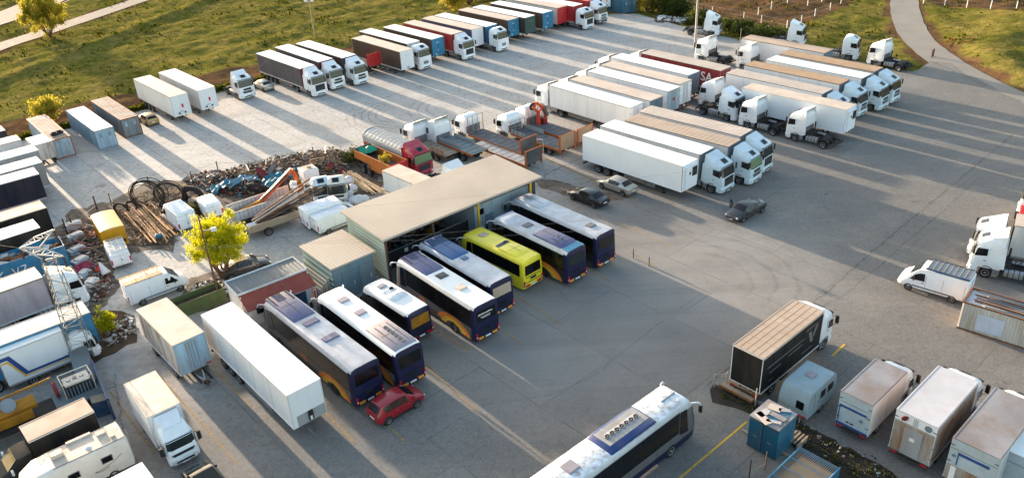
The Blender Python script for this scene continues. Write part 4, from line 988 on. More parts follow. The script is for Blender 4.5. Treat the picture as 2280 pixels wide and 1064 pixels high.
# painted lines and long cracks
def worn(name, col, thr):
    m, N, L = nodemat(name); b = N['Principled BSDF']; g = N.new('ShaderNodeNewGeometry').outputs['Position']
    b.inputs['Base Color'].default_value = (*col, 1); b.inputs['Roughness'].default_value = .8
    L.new(mapr(N, L, noise(N, L, g, 5.0, 6, .8), thr, thr+.25, .05, .75), b.inputs['Alpha']); MATS[name] = m
worn('paint_yellow', (.50, .30, .07), .36); worn('paint_yellow_bright', (.75, .42, .03), .25); worn('paint_white', (.6, .6, .6), .4); worn('seam', (.07, .066, .06), .44)
b = MB()
def lseg(p, q, wd, m, z=.016):
    a, c = Vector((*W2(*p), z)), Vector((*W2(*q), z)); d = (c-a).normalized(); n = Vector((-d.y, d.x, 0))*wd/2
    b.quad([a-n, c-n, c+n, a+n], m)
for p, q in [((1375, 495), (1494, 548)), ((1213, 351), (1345, 412)), ((1404, 562), (1462, 594)), ((967, 732), (1045, 780)), ((1120, 737), (1168, 768)), ((1152, 660), (1250, 722)), ((1300, 593), (1360, 628)), ((950, 815), (1062, 915)), ((724, 918), (790, 985)),
             ((245, 871), (345, 1010)), ((345, 824), (530, 1035)), ((479, 823), (560, 905)), ((850, 935), (905, 985)), ((1440, 420), (1600, 478))]: lseg(p, q, .14, 'paint_yellow')
lseg((1205, 349), (1420, 447), .3, 'paint_yellow')
lseg((1500, 1075), (1663, 938), .15, 'paint_yellow_bright'); lseg((1853, 792), (1881, 766), .18, 'paint_yellow_bright'); lseg((1247, 391), (1300, 367), .12, 'paint_white')
o = b.build('parking_lines', smooth=0); struct(o)
b = MB()
def crack(pts, wd, seed, z=.018, m='seam'):
    r = random.Random(seed); out = []
    for a, c in zip(pts[:-1], pts[1:]):
        a, c = Vector((*W2(*a), z)), Vector((*W2(*c), z)); n = max(2, int((c-a).length/.7))
        for k in range(n): out.append(a.lerp(c, k/n)+Vector((r.uniform(-.09, .09), r.uniform(-.09, .09), 0)))
    out.append(c)
    for a, c in zip(out[:-1], out[1:]):
        d = (c-a).normalized(); n = Vector((-d.y, d.x, 0))*wd/2*r.uniform(.5, 1.3); b.quad([a-n, c-n, c+n, a+n], m)
crack([(2255, 300), (2132, 403), (1960, 545), (1850, 642), (1640, 805), (1570, 862)], .16, 1); crack([(2180, 395), (2100, 470), (1900, 640), (1720, 760)], .10, 2); crack([(1560, 655), (1440, 740), (1330, 830), (1230, 880), (1080, 900), (900, 1010), (800, 1064)], .06, 3)
crack([(952, 810), (1010, 870), (1100, 960)], .06, 4); crack([(1225, 620), (1262, 668), (1330, 676)], .06, 5); crack([(1212, 390), (1300, 350)], .25, 6); crack([(1290, 410), (1330, 398)], .22, 7); crack([(1213, 395), (1400, 450), (1545, 520)], .12, 8); crack([(230, 870), (290, 850), (380, 830)], .12, 9); crack([(330, 780), (345, 820), (330, 850)], .06, 10); crack([(1590, 880), (1680, 925), (1700, 975)], .12, 11); crack([(1890, 775), (1960, 810), (2100, 900)], .09, 12); crack([(255, 830), (280, 1000), (310, 1064)], .16, 13)
crack([(2080, 140), (2140, 165), (2200, 195)], .25, 14); crack([(2050, 150), (2095, 158)], .2, 15)
o = b.build('paving_cracks', smooth=0); struct(o)

# ================================================================== BUILDINGS
def frame(pl, pr, h):
    a, c = at(*pl, h), at(*pr, h); d = c-a; return a.x, a.y, math.atan2(d.y, d.x), d.length
def corrwall(b, x0, y0, x1, y1, z0, z1, m, pitch=.25, amp=.03, horiz=False):
    p, q = Vector((x0, y0, 0)), Vector((x1, y1, 0)); d = (q-p).normalized(); nrm = Vector((d.y, -d.x, 0)); L = (q-p).length
    vs = []; fs = []
    if horiz:
        n = int((z1-z0)/pitch)*2
        for i in range(n+1):
            zz = z0+(z1-z0)*i/n; o = nrm*(amp if i % 2 else 0); vs += [tuple(p+o+Vector((0, 0, zz))), tuple(q+o+Vector((0, 0, zz)))]
    else:
        n = int(L/pitch)*2
        for i in range(n+1):
            c = p.lerp(q, i/n)+nrm*(amp if i % 2 else 0); vs += [(c.x, c.y, z0), (c.x, c.y, z1)]
    for i in range(n): fs.append((2*i, 2*i+1, 2*i+3, 2*i+2) if horiz else (2*i, 2*i+2, 2*i+3, 2*i+1))
    b.add(vs, fs, m)
def roofsheet(b, x0, x1, y0, y1, z0, z1, m, pitch=.3, th=.12, over=0, frame='galv_light'):
    """ribbed sheet, ribs run along y; z0 at y0, z1 at y1"""
    n = int((x1-x0)/pitch); vs = []; fs = []
    for i in range(2*n+1):
        x = x0+(x1-x0)*i/(2*n); e = .03 if i % 2 else 0; vs += [(x, y0, z0+e), (x, y1, z1+e)]
    for i in range(2*n): fs.append((2*i, 2*i+2, 2*i+3, 2*i+1))
    b.add(vs, fs, m)
    b.add([(x0, y0, z0-th), (x1, y0, z0-th), (x1, y1, z1-th), (x0, y1, z1-th), (x0, y0, z0-.01), (x1, y0, z0-.01), (x1, y1, z1-.01), (x0, y1, z1-.01)], [(3, 2, 1, 0), (0, 1, 5, 4), (1, 2, 6, 5), (2, 3, 7, 6), (3, 0, 4, 7)], frame)
HW = 4.8
x, y, yw, Lw = frame((853, 535), (1207, 393), HW); Dw = 7.4
t = thing('workshop', 'open-fronted workshop with a long pale ribbed flat roof behind the coaches', 'building', x, y, yw)
b = MB(); roofsheet(b, 0, Lw, 0, Dw, HW, HW+.18, 'roof_sheet', .30, .16); b.build('roof', t, smooth=0)
b = MB(); corrwall(b, .35, Dw-.4, .35, .5, 0, HW-.12, 'panel_green', .36, .035, True); b.build('end_wall', t, smooth=0)
b = MB(); corrwall(b, Lw-.5, .5, Lw-.5, Dw-.4, 0, HW-.12, 'panel_blue', .3, .04); b.build('end_wall', t, smooth=0)
b = MB(); corrwall(b, Lw-.5, Dw-.4, .35, Dw-.4, 0, HW-.1, 'panel_green', .3, .04); b.build('back_wall', t, smooth=0)
for xx, m in ((.4, 'steel_brown'), (5.4, 'steel_brown'), (10.6, 'stripe_yellow'), (Lw-1.2, 'stripe_yellow')):
    b = MB(); b.box(xx-.09, xx+.09, .35, .53, 0, HW-.17, 'steel_brown' if m == 'steel_brown' else 'stripe_yellow'); b.build('post', t)
b = MB(); b.box(.3, Lw-.3, .38, .50, HW-.5, HW-.165, 'steel_brown'); b.build('beam', t)
b = MB(); b.box(10.9, Lw-.6, 1.5, 1.62, 0, 3.6, 'panel_light'); b.box(10.9, Lw-.6, 1.45, 1.5, 3.6, 3.75, 'panel_blue'); b.box(10.9, 11.0, 1.62, Dw-.5, 0, 3.6, 'panel_light')
for xx in (11.8, 13.0, 14.2, 15.4): b.box(xx-.015, xx+.015, 1.485, 1.5, .05, 3.55, 'panel_blue')
b.build('panel_wall', t)
for xx in (12.6, 14.9):
    b = MB(); b.box(xx-.5, xx+.5, 1.44, 1.5, .05, 2.3, 'panel_blue'); b.box(xx+.32, xx+.38, 1.40, 1.44, 1.1, 1.2, 'black_plastic'); b.build('door', t)
b = MB(); b.box(11.3, 12.0, 1.46, 1.5, 2.5, 3.1, 'glass'); b.build('window', t)
# workshop contents
def shelf(name, label, xx, yy, l, h, cols, seed):
    r = random.Random(seed); M = Matrix.Rotation(yw, 4, 'Z'); p = M @ Vector((xx, yy, 0)); s = thing(name, label, 'shelf', x+p.x, y+p.y, yw)
    b = MB()
    for k in range(4): b.box(0, l, 0, .6, k*h/3+.02, k*h/3+.06, 'steel_brown')
    for a in (0, l-.05):
        for c in (0, .55): b.box(a, a+.05, c, c+.05, 0, h+.2, 'steel_blue')
    b.build('shelf_frame', s); b = MB()
    for k in range(3):
        u = .1
        while u < l-.4: wd = r.uniform(.15, .5); b.box(u, u+wd, .08, .5, k*h/3+.06, k*h/3+.06+r.uniform(.2, .6), r.choice(cols)); u += wd+.05
    o = b.build('stored_parts', s); 
shelf('storage_rack', 'steel rack of oily parts in the dark left bay of the workshop', 1.2, 5.6, 4.0, 2.4, ['steel_brown', 'steel_blue', 'trailer_teal', 'black_plastic', 'rust', 'grey_plastic'], 3)
shelf('storage_rack', 'steel rack stacked with boxes in the middle bay of the workshop', 6.0, 5.6, 4.0, 2.4, ['steel_brown', 'crane_yellow', 'black_plastic', 'bed_wood', 'grey_plastic', 'rust'], 4)
# shed
HS = 3.5
x, y, yw, Ls = frame((737, 598), (832, 558), HS); Ds = 5.3
t = thing('metal_shed', 'small grey panelled shed with a beige roof left of the workshop', 'building', x, y, yw)
b = MB(); roofsheet(b, -.1, Ls+.1, -.15, Ds+.1, HS, HS+.1, 'roof_sheet', .3, .12); b.build('roof', t, smooth=0)
b = MB(); corrwall(b, .12, .1, Ls-.1, .1, 0, HS-.1, 'panel_blue', .5, .02); b.build('front_wall', t, smooth=0)
b = MB(); corrwall(b, .12, Ds, .12, .1, 0, HS-.1, 'panel_green', .44, .09, True); b.build('end_wall', t, smooth=0)
b = MB(); corrwall(b, Ls-.1, .1, Ls-.1, Ds, 0, HS-.1, 'panel_blue', .3, .04); corrwall(b, Ls-.1, Ds, .12, Ds, 0, HS-.1, 'panel_green', .3, .04); b.build('back_wall', t, smooth=0)
for xx in (.9, 2.6):
    b = MB(); b.box(xx, xx+1.3, .02, .065, .1, 2.6, 'panel_blue'); b.box(xx+1.05, xx+1.12, -.02, .02, 1.1, 1.5, 'wall_white'); b.build('door', t)
# stacked panels leaning on the shed
M = Matrix.Rotation(yw, 4, 'Z')
for k in range(5):
    p = M @ Vector((-.25-.16*k, .5+.15*k, 0)); q = thing('roof_panel', ['pale green ribbed panel leaning flat on the shed side', 'second green panel leaning on the shed side', 'middle green panel in the leaning row by the shed', 'fourth green panel out from the shed wall', 'outermost green panel leaning by the shed'][k], 'panel', x+p.x, y+p.y, yw, 'panels leaning on the shed')
    b = MB(); b.add([(0, 0, .02), (0, 4.4, .02), (.14, 4.4, 2.4-.28*k), (.14, 0, 2.4-.28*k), (-.06, 0, .02), (-.06, 4.4, .02), (.08, 4.4, 2.4-.28*k), (.08, 0, 2.4-.28*k)], [(0, 1, 2, 3), (7, 6, 5, 4), (3, 2, 6, 7), (0, 4, 5, 1), (0, 3, 7, 4), (1, 5, 6, 2)], ['panel_green', 'galv_light'][k % 2]); b.build('sheet', q)
# office
HO = 3.1
x, y, yw, Lo = frame((528.7, 657), (681.6, 599), HO)
t = thing('site_office', 'white cabin office with a grey roof and red ribbed awning', 'building', x, y, yw)
b = MB(); roofsheet(b, 0, Lo, 0, 2.7, HO, HO-.05, 'office_roof', .35, .1, frame='wall_white'); b.box(-.06, Lo+.06, 2.7, 2.78, HO-.2, HO+.08, 'wall_white'); b.box(-.06, Lo+.06, -.05, .0, HO-.1, HO+.07, 'wall_white'); b.box(-.07, 0, -.05, 2.78, HO-.15, HO+.07, 'wall_white'); b.box(Lo, Lo+.07, -.05, 2.78, HO-.15, HO+.07, 'wall_white'); b.build('roof', t, smooth=0)
b = MB(); roofsheet(b, 0, Lo, -1.75, -.06, HO-.85, HO-.12, 'red_sheet', .28, .05, frame='wall_white'); b.build('awning', t, smooth=0)
b = MB(); b.box(.05, Lo-.05, -.45, -.38, 0, HO-.32, 'wall_white'); b.box(.05, Lo-.05, 2.6, 2.68, 0, HO-.12, 'wall_white'); b.box(.05, .12, -.38, 2.6, 0, HO-.16, 'wall_white'); b.box(Lo-.12, Lo-.05, -.38, 2.6, 0, HO-.16, 'wall_white'); b.build('wall', t)
for xx in (1.2, 3.6):
    b = MB(); b.box(xx, xx+1.1, -.48, -.45, 1.0, 2.0, 'glass'); o = b.build('window', t); b = MB(); b.box(xx-.06, xx+1.16, -.47, -.452, .94, 1.0, 'galv'); b.box(xx-.06, xx+1.16, -.47, -.452, 2.0, 2.06, 'galv'); b.build('frame', o)
b = MB(); b.box(Lo-1.5, Lo-.6, -.49, -.45, .05, 2.1, 'steel_blue'); b.build('door', t)
for xx in (.15, Lo-.15): b = MB(); b.box(xx-.04, xx+.04, -1.68, -1.60, 0, HO-.92, 'wall_white'); b.build('awning_post', t)
p = Matrix.Rotation(yw, 4, 'Z') @ Vector((Lo+.35, -.2, 0)); q = thing('fire_extinguisher', 'red extinguisher standing at the right end of the office', 'extinguisher', x+p.x, y+p.y, yw)
b = MB(); b.tube((0, 0, 0), (0, 0, 1.0), .15, 'trailer_red', 10); b.tube((0, 0, 1.0), (0, 0, 1.12), .05, 'black_plastic', 8); b.build('cylinder', q)

# ================================================================== VEHICLES
YA, YR = -48.2, 131.0
CW = dict(col='cab_white'); VO = dict(col='cab_white', style='volvo', H=3.05); MG = dict(col='cab_white', style='magnum', H=3.25, defl=False); ME = dict(col='cab_white', style='volvo', H=3.1, defl=False); IV = dict(col='cab_pale', H=3.0)
def PS(r, f, h=4, s=1, W=2.5, L=None, yaw=YA): return pose(r, f, h, s, W, L, yaw)
TG = 'trailers parked nose out along the top edge of the yard'
# top row
semi('dark grey curtain lorry with a white roof, first lorry right of the small silver car', PS((565.4, 120.9), (666.9, 153.9), L=13.5), 'curtain_grey', 'roof_white', 'curtain_maroon', cabkw=VO, W=2.5, group=TG)
semi('white roofed lorry with a maroon front wall, middle one of three by the silver car', PS((612.4, 106.5), (710, 138.6), L=13.5), 'curtain_grey', 'roof_white', 'curtain_maroon', cabkw=dict(col='cab_white', H=2.95), W=2.5, group=TG)
semi('white roofed dark sided lorry directly left of the flatbed with the red panel', PS((658, 95.5), (761, 130), L=13.8), 'curtain_brown', 'roof_white', 'curtain_navy', cabkw=dict(col='cab_white', H=2.96), W=2.5, group=TG)
semi('brown curtain trailer with tan roof and plain white front wall', PS((779.3, 86.8), (891, 116.4), L=13.5), 'curtain_brown', 'roof_beige', 'side_white', front_kind='plate', W=2.5, group=TG)
semi('white roofed lorry with a tall boxy white cab just behind the brown curtain trailer', PS((798, 70), (905.3, 98.6), L=13.5), 'curtain_brown', 'roof_white', 'side_greywhite', cabkw=MG, W=2.52, group=TG)
semi('bright blue fronted trailer between the boxy white cab and the red curtain lorry', PS((853.4, 61.4), (960.3, 88.5), L=13.4), 'curtain_brown', 'roof_white', 'trailer_blue', front_kind='label', W=2.52, group=TG)
semi('red curtain lorry with a tan roof and white black-grilled cab', PS((896.8, 51.3), (1006, 77.5), L=13.4), 'curtain_red', 'roof_beige', 'curtain_red', cabkw=dict(col='cab_white', style='volvo', H=3.04), W=2.52, group=TG)
semi('tan roofed trailer with a bare white front wall behind the red curtain lorry', PS((936.6, 41), (1049.5, 67.4), L=13.6), 'curtain_navy', 'roof_beige', 'side_white', W=2.52, group=TG)
semi('white roofed lorry with a blue front wall and the farther boxy white cab', PS((968.4, 31.6), (1082, 60.4), L=13.9), 'curtain_navy', 'roof_white', 'trailer_blue', cabkw=dict(MG, H=3.26), W=2.52, group=TG)
semi('tan roofed trailer with a blue front wall, right of the farther boxy white cab', PS((1015.4, 25.3), (1131, 46.3), L=13.4), 'curtain_brown', 'roof_beige', 'trailer_blue', front_kind='label', W=2.52, group=TG)
semi('white roofed trailer with a dark green front wall', PS((1042, 15.4), (1167.7, 40.7), L=13.9), 'curtain_brown', 'roof_white', 'trailer_green', front_kind='plate', W=2.52, group=TG)
semi('white roofed trailer with a blue front wall, right of the dark green fronted one', PS((1089, 7), (1208.4, 30.2), L=13.9), 'curtain_brown', 'roof_white', 'trailer_blue', front_kind='label', W=2.52, group=TG)
semi('tan roofed pale sided trailer with a bright red front wall', PS((1150, 3.5), (1241, 19), L=13.6), 'side_greywhite', 'roof_beige', 'trailer_red', front_kind='plate', W=2.52, group=TG)
semi('red curtain lorry with white roof and white cab, right of the red fronted trailer', PS((1223, 4), (1276, 15), L=13.6), 'curtain_red', 'roof_white', 'curtain_red', cabkw=ME, W=2.52, group=TG)
semi('last white lorry cab of the top row, half behind its neighbour', PS((1250, -8), (1308, 3.5), L=13.6), 'curtain_red', 'trailer_red', 'curtain_red', cabkw=dict(col='cab_white', H=3.02, style='dark'), W=2.52, group=TG)
p = at(1356.3, 31.6+.0); semi('dark sided trailer with a white front wall and red sticker beside the teal containers', (p.x-9.6, p.y+10.6, R(YA), 13.6), 'curtain_black', 'roof_white', 'side_white', front_kind='glad', W=2.6, group=TG)
for k, (px, lab) in enumerate(((1402, 'teal container beside the red stickered trailer at the top'), (1420, 'teal container at the top nearest the bushes'))):
    p = at(px, 31-k*3); container(lab, (p.x-4.2, p.y+5.2, R(YA), 6.06), side='trailer_teal', roof='trailer_teal', door='trailer_teal', frame='trailer_teal', group='teal containers at the top')
# red flatbed trailer in the row
x, y, yaw, L = PS((815, 123), (815.5, 123.2), 3.3, 1, 2.5, L=9.0)
t = thing('flatbed_trailer', 'flatbed trailer with an upright red front panel between two dark lorries', 'trailer', x, y, yaw)
b = MB(); b.box(0, L, -1.2, 1.2, 1.15, 1.3, 'chassis'); b.build('bed', t); b = MB(); b.box(L-.08, L, -1.25, 1.25, 1.3, 3.3, 'trailer_red')
for k in range(5): b.box(L-.0, L+.05, -1.2+k*.58, -1.12+k*.58, 1.3, 3.28, 'trailer_red')
b.build('headboard', t); trailer_running(t, L, 2.5, 2)
# left pair and containers
semi('tan roofed white trailer with a red sticker on its front, left of its twin', PS((298, 177), (378, 217), L=13.2), 'side_white', 'roof_beige', 'side_white', front_kind='glad', frame='side_grey', W=2.5)
semi('white roofed trailer with a red front sticker, right of its tan roofed twin', PS((353, 162.5), (440, 202), L=13.6), 'side_greywhite', 'roof_white', 'side_white', front_kind='glad', frame='side_grey', W=2.55)
container('pale blue weathered container with scratched white roof, middle one of three by the field', PS((143.5, 245), (208.6, 293), 2.6, 1, 2.44, 12.2, -49.6), side='container_blue', roof='roof_white', door='door_blue', frame='container_blue', patches='blue_pale')
container('grey blue container with a brown roof, nearest the tan car', PS((198.6, 223.6), (266, 268), 2.6, 1, 2.44, 12.2, -49.6), side='container_grey', door='container_grey', patches='door_blue')
tt = container('rusty framed container with two tyres lying on its roof', PS((62, 265), (111, 314), 2.6, 1, 2.44, 12.0, -50.5), side='door_blue', door='door_blue', frame='orange_steel', roof='container_roof')
for k, (px, py) in enumerate(((121, 299), (132, 295))):
    p = at(px, py, 2.7); q = thing('tyre', ['left one of two tyres on the rusty container roof', 'right one of two tyres on the rusty container roof'][k], 'tyre', p.x, p.y, 0, 'tyres on the container roof', 2.62); b = MB(); b.torus((0, 0, .13), (0, 0, 1), .36, .15, 'rubber', 16, 8); b.build('tread', q)
box_truck('small white box trailer on rusty wheels beside the rusty framed container', PS((55.5, 309), (75.2, 324), 3, 1, 2.1, 3.6, -48), .9, 3.0, 2.1, 'side_white', 'roof_white', 'rusty_white', 'side_white', None, name='box_trailer', axles=(2.6,))
x, y, yaw, L = pose((0, 323), (47, 311), 3.0, 1, 2.6, 9, 40); semi('tan roofed white box trailer at the left edge below the bushes', (x, y, yaw, L), 'side_greywhite', 'roof_beige', 'side_greywhite', h=3.0, z0=.9, frame='side_grey')
x, y, yaw, L = pose((0, 294), (12, 290), 3.0, 1, 2.6, 9, 40); semi('dark sided trailer corner with a tan roof at the upper left edge', (x, y, yaw, L), 'curtain_dark', 'roof_beige', 'curtain_dark', h=3.0)
# left column, noses to the right
def LC(f, h, L=13.6, W=2.6, yaw=40): return pose((0, 0), f, h, 1, W, L, yaw)
LG = 'trailers lined up along the left edge'
semi('grey sided trailer with a white roof, top one of the left column', LC((85.5, 334.5), 4, W=2.6), 'side_grey', 'roof_white', 'side_greywhite', frame='side_grey', group=LG)
semi('white roofed grey ended trailer just above the dark purple curtain one', LC((94, 361), 4, W=2.52), 'side_grey', 'roof_white', 'side_grey', group=LG)
semi('white roofed trailer with a large dark purple curtain side', LC((86.5, 387), 4, W=2.52, yaw=38), 'curtain_dark', 'roof_white', 'curtain_dark', frame='curtain_pink', group=LG)
semi('tan roofed black sided trailer in the left column', LC((103.5, 462.5), 4), 'curtain_black', 'roof_tan', 'curtain_black', group=LG)
semi('white roofed black sided trailer above the blue open container', LC((89.7, 506.8), 4), 'curtain_black', 'roof_white', 'curtain_black', group=LG)
x, y, yaw, L = LC((95, 616), 4, 13.6, 2.55, 41.5); semi('pink grey curtain lorry with a tan roof and white cab behind the lattice mast', (x, y, yaw, L), 'curtain_pink', 'roof_beige', 'curtain_pink', cabkw=dict(CW, H=2.9), group=LG)
# open blue container
x, y, yaw, L = LC((142.7, 545.7), 3.0, 12.2, 2.5, 36)
t = thing('open_container', 'open topped blue container full of scrap with white letters on its side', 'container', x, y, yaw)
for s in (-1, 1):
    b = MB(); b.box(0, L, min(s*1.25, s*1.18), max(s*1.25, s*1.18), .3, 3.0, 'trailer_blue')
    for k in range(24): b.box(.3+k*.5, .42+k*.5, min(s*1.25, s*1.29), max(s*1.25, s*1.29), .4, 2.9, 'trailer_blue')
    if s < 0:
        def lt(c, x0, z0, w, h):
            segs = {'K': [((0, 0), (0, 1)), ((0, .5), (1, 1)), ((0, .5), (1, 0))], 'V': [((0, 1), (.5, 0)), ((.5, 0), (1, 1))], 'Z': [((0, 1), (1, 1)), ((1, 1), (0, 0)), ((0, 0), (1, 0))]}[c]
            for (a, c1), (d, e) in segs: b.tube((x0+a*w, -1.30, z0+c1*h), (x0+d*w, -1.30, z0+e*h), .05, 'letter_white', 4)
        lt('K', 6.4, 1.5, .45, .8); lt('V', 7.6, 1.5, .5, .8); lt('Z', 8.3, 1.5, .45, .8)
    b.build('side_wall', t)
b = MB(); b.box(0, .07, -1.18, 1.18, .3, 3.0, 'trailer_blue'); b.box(L-.07, L, -1.18, 1.18, .3, 3.0, 'trailer_blue'); b.build('end_wall', t); b = MB(); b.box(.07, L-.07, -1.18, 1.18, .3, .4, 'rust'); b.build('floor', t)
p = Matrix.Rotation(yaw, 4, 'Z')
b = MB(); r = random.Random(8)
for k in range(150): b.obox(Vector((r.uniform(.5, L-.5), r.uniform(-1.0, 1.0), r.uniform(2.1, 2.95))), r.uniform(.2, 1.3), r.uniform(.1, .6), r.uniform(.03, .2), r.uniform(0, 3), r.choice(['galv', 'rusty_white', 'rust', 'blue_pale', 'bed_grey', 'galv_light', 'panel_light']), r.uniform(-.5, .5))
b.obox(Vector((L/2, 0, 1.6)), L-.4, 2.3, 1.4, 0, 'rust'); o = b.build('scrap_metal'); o.location = (x, y, 0); o.rotation_euler = (0, 0, yaw); stuff(o, 'mixed scrap sheet and metal filling the open blue container', 'scrap')
# blue trailer, stripe truck
x, y, yaw, L = pose((0, 0), (201, 695.5), 3.8, 1, 2.45, 12.4, 38.5); semi('weathered pale roofed trailer with blue sides and blue end beside the lattice mast', (x, y, yaw, L), 'trailer_blue', 'roof_blueweather', 'trailer_blue', rear='yellow_box', h=3.8, W=2.45, frame='trailer_blue', group=LG)
# ---- stripe box truck
x, y, yaw, L = pose((0, 793), (137, 735), 3.6, 1, 1.95, 4.5, 40)
t = box_truck('white box truck with a blue and yellow zigzag stripe on its side', (x, y, yaw, L), .75, 3.6, 1.95, 'side_white', 'roof_white', 'side_white', 'side_white', dict(col='cab_white', H=2.2, W=1.9, Ln=2.0, defl=False), group=LG)
b = MB(); yy = -.99
def sg_(p, q, wd, m, dy=0):
    a, c = Vector((p[0], yy-dy, p[1])), Vector((q[0], yy-dy, q[1])); d = (c-a).normalized(); n = Vector((-d.z, 0, d.x))*wd/2; b.quad([a-n, c-n, c+n, a+n], m)
for (dz, wd, m, dy) in ((0, .30, 'stripe_blue', .002), (-.34, .13, 'stripe_yellow', .004)):
    sg_((0.02, 3.05+dz), (.62+dz*.4, 3.05+dz), wd, m, dy); sg_((.55+dz*.4, 3.15+dz), (1.38+dz*.4, 1.30+dz*.6), wd*1.05, m, dy+.001); sg_((1.25+dz*.4, 1.30+dz*.6), (L-.1, 1.30+dz*.6), wd*.7, m, dy+.002)
b.build('stripe', t, smooth=0)
# ---- dark van with tan box, heading lower left
x, y, yaw, L = pose((204, 913), (62, 984), 3.0, -1, 2.1, 4.1, -138.5)
t = box_truck('dark van with a tan roofed black box body behind the motorhome', (x, y, yaw, L), .8, 3.0, 2.1, 'curtain_black', 'roof_tan', 'curtain_black', 'curtain_black', None, frame='letter_white', group=LG)
b = MB(); st = [(L+.05, .95, .35, 1.2, .85, 2.05), (L+.9, .95, .35, 1.2, .86, 2.0), (L+1.6, .95, .35, 1.1, .82, 1.35), (L+2.2, .88, .35, .9, .7, 1.05), (L+2.4, .75, .4, .7, .6, .8)]
secs = shell(b, st, 'black_plastic'); b.build('cab', t, smooth=40)
b = MB(); b.quad([v+Vector((.02, 0, .04)) for v in ins([secs[1][4], secs[2][4], secs[2][8], secs[1][8]], .05, .02)], 'windscreen_glass'); b.build('windscreen', t, smooth=0)
for s in (-1, 1): wheel(t, L+1.6, s*.86, .36, .22); b = MB(); b.obox(Vector((L+1.4, s*1.2, 1.45)), .15, .3, .35, 0, 'letter_white'); b.build('mirror', t, bevel=.05)
# ---- motorhome, nose to the lower left
x, y, yaw, L = pose((238.5, 985), (60, 1075), 2.7, -1, 2.2, 5.9, -141.5)
t = thing('motorhome', 'cream motorhome with roof hatches and a swoosh line on its side', 'motorhome', x, y, yaw); b = MB(); hw = 1.08
prof = [(0, .45), (-.05, .9), (0, 2.4), (.12, 2.72), (4.4, 2.72), (5.3, 2.62), (6.1, 2.15), (6.25, 1.8), (5.9, 1.45), (6.5, 1.15), (6.8, .8), (6.8, .45)]
secs = []
for yy_, e in ((-hw, .10), (-hw+.1, .02), (-hw+.25, 0), (hw-.25, 0), (hw-.1, .02), (hw, .10)): secs.append([(px_-(e if px_ > 3 else -e), yy_, pz_-(e if pz_ > 2 else 0)) for px_, pz_ in prof])
b.loft(secs, 'cream'); b.build('body', t, smooth=40)
b = MB(); b.quad([(5.75, -.85, 1.52), (5.75, .85, 1.52), (6.08, .8, 1.30), (6.08, -.8, 1.30)][::-1], 'windscreen_glass'); b.build('windscreen', t)
b = MB(); b.box(.2, 4.3, -.95, .95, 2.722, 2.735, 'cream_roof'); b.box(.15, 4.4, .97, 1.0, 2.71, 2.76, 'grey_plastic'); b.build('roof', t)
for (xx, yy_, sx, sy, hh) in ((1.2, -.35, .6, .45, .14), (3.9, -.1, .75, .55, .28), (.7, .45, .3, .25, .1)): b = MB(); b.box(xx-sx/2, xx+sx/2, yy_-sy/2, yy_+sy/2, 2.735, 2.735+hh, 'cream_roof'); b.build('roof_hatch', t, bevel=.04)
b = MB(); b.box(1.7, 3.2, -.98, -.72, 2.735, 2.84, 'cream_roof'); b.build('awning_box', t, bevel=.03)
b = MB(); b.tube((2.2, .45, 2.74), (2.2, .45, 2.84), .2, 'wall_white', 12, .05); b.build('antenna_dome', t)
for (xx, z0_) in ((1.5, 1.5), (3.5, 1.4)):
    for s in (-1, 1): b = MB(); b.box(xx-.35, xx+.35, min(s*hw, s*(hw+.015)), max(s*hw, s*(hw+.015)), z0_, z0_+.5, 'grey_plastic'); b.box(xx-.3, xx+.3, min(s*hw, s*(hw+.02)), max(s*hw, s*(hw+.02)), z0_+.05, z0_+.45, 'glass'); b.build('window', t)
b = MB(); pts = [Vector((2.4-1.8*k/8, hw+.005, 1.15+.55*(k/8)**2)) for k in range(9)]; b.path(pts, .018, 'black_line', 4); pts = [Vector((2.4-.9*k/6, hw+.005, 1.15-.10*math.sin(k/6*3.14))) for k in range(7)]; b.path(pts, .018, 'black_line', 4); b.build('swoosh_line', t)
b = MB(); ladder(b, (-.12, .5, .7), (-.1, .5, 2.8), .35, 'galv', 7, .015); b.build('ladder', t)
for s in (-1, 1):
    for xx in (1.4, 5.6): wheel(t, xx, s*(hw-.1), .34, .22)
# ---- white roof box at the bottom edge, dark suv, white lorry with box
x, y, yaw, L = pose((0, 0), (316, 1027.5), 2.9, -1, 2.1, 5, 41); box_truck('white roofed box body cut off by the bottom edge', (x, y, yaw, L), .8, 2.9, 2.1, 'side_white', 'roof_white', 'side_white', 'side_white', None, group=None)
c = at(470, 1050, .0); car('black estate car with a dark ribbed roof at the bottom edge', Vector((at(468, 1098).x, at(468, 1098).y, 0)), R(131), 'car_black', 'suv', L=4.6, W=1.85, H=1.75, roofcol='car_roofdark')
x, y, yaw, L = pose((274, 860), (327, 930), 3.3, 1, 2.2, 4.8, -51)
box_truck('white box truck with a pale ribbed roof and a sloping cab air deflector', (x, y, yaw, L), .75, 3.3, 2.2, 'side_white', 'cream_roof', 'side_white', 'side_white', dict(col='cab_white', H=2.15, W=2.0, Ln=2.0, defl=True, hatch=False), ribs=0, frame='wall_white', group=None)
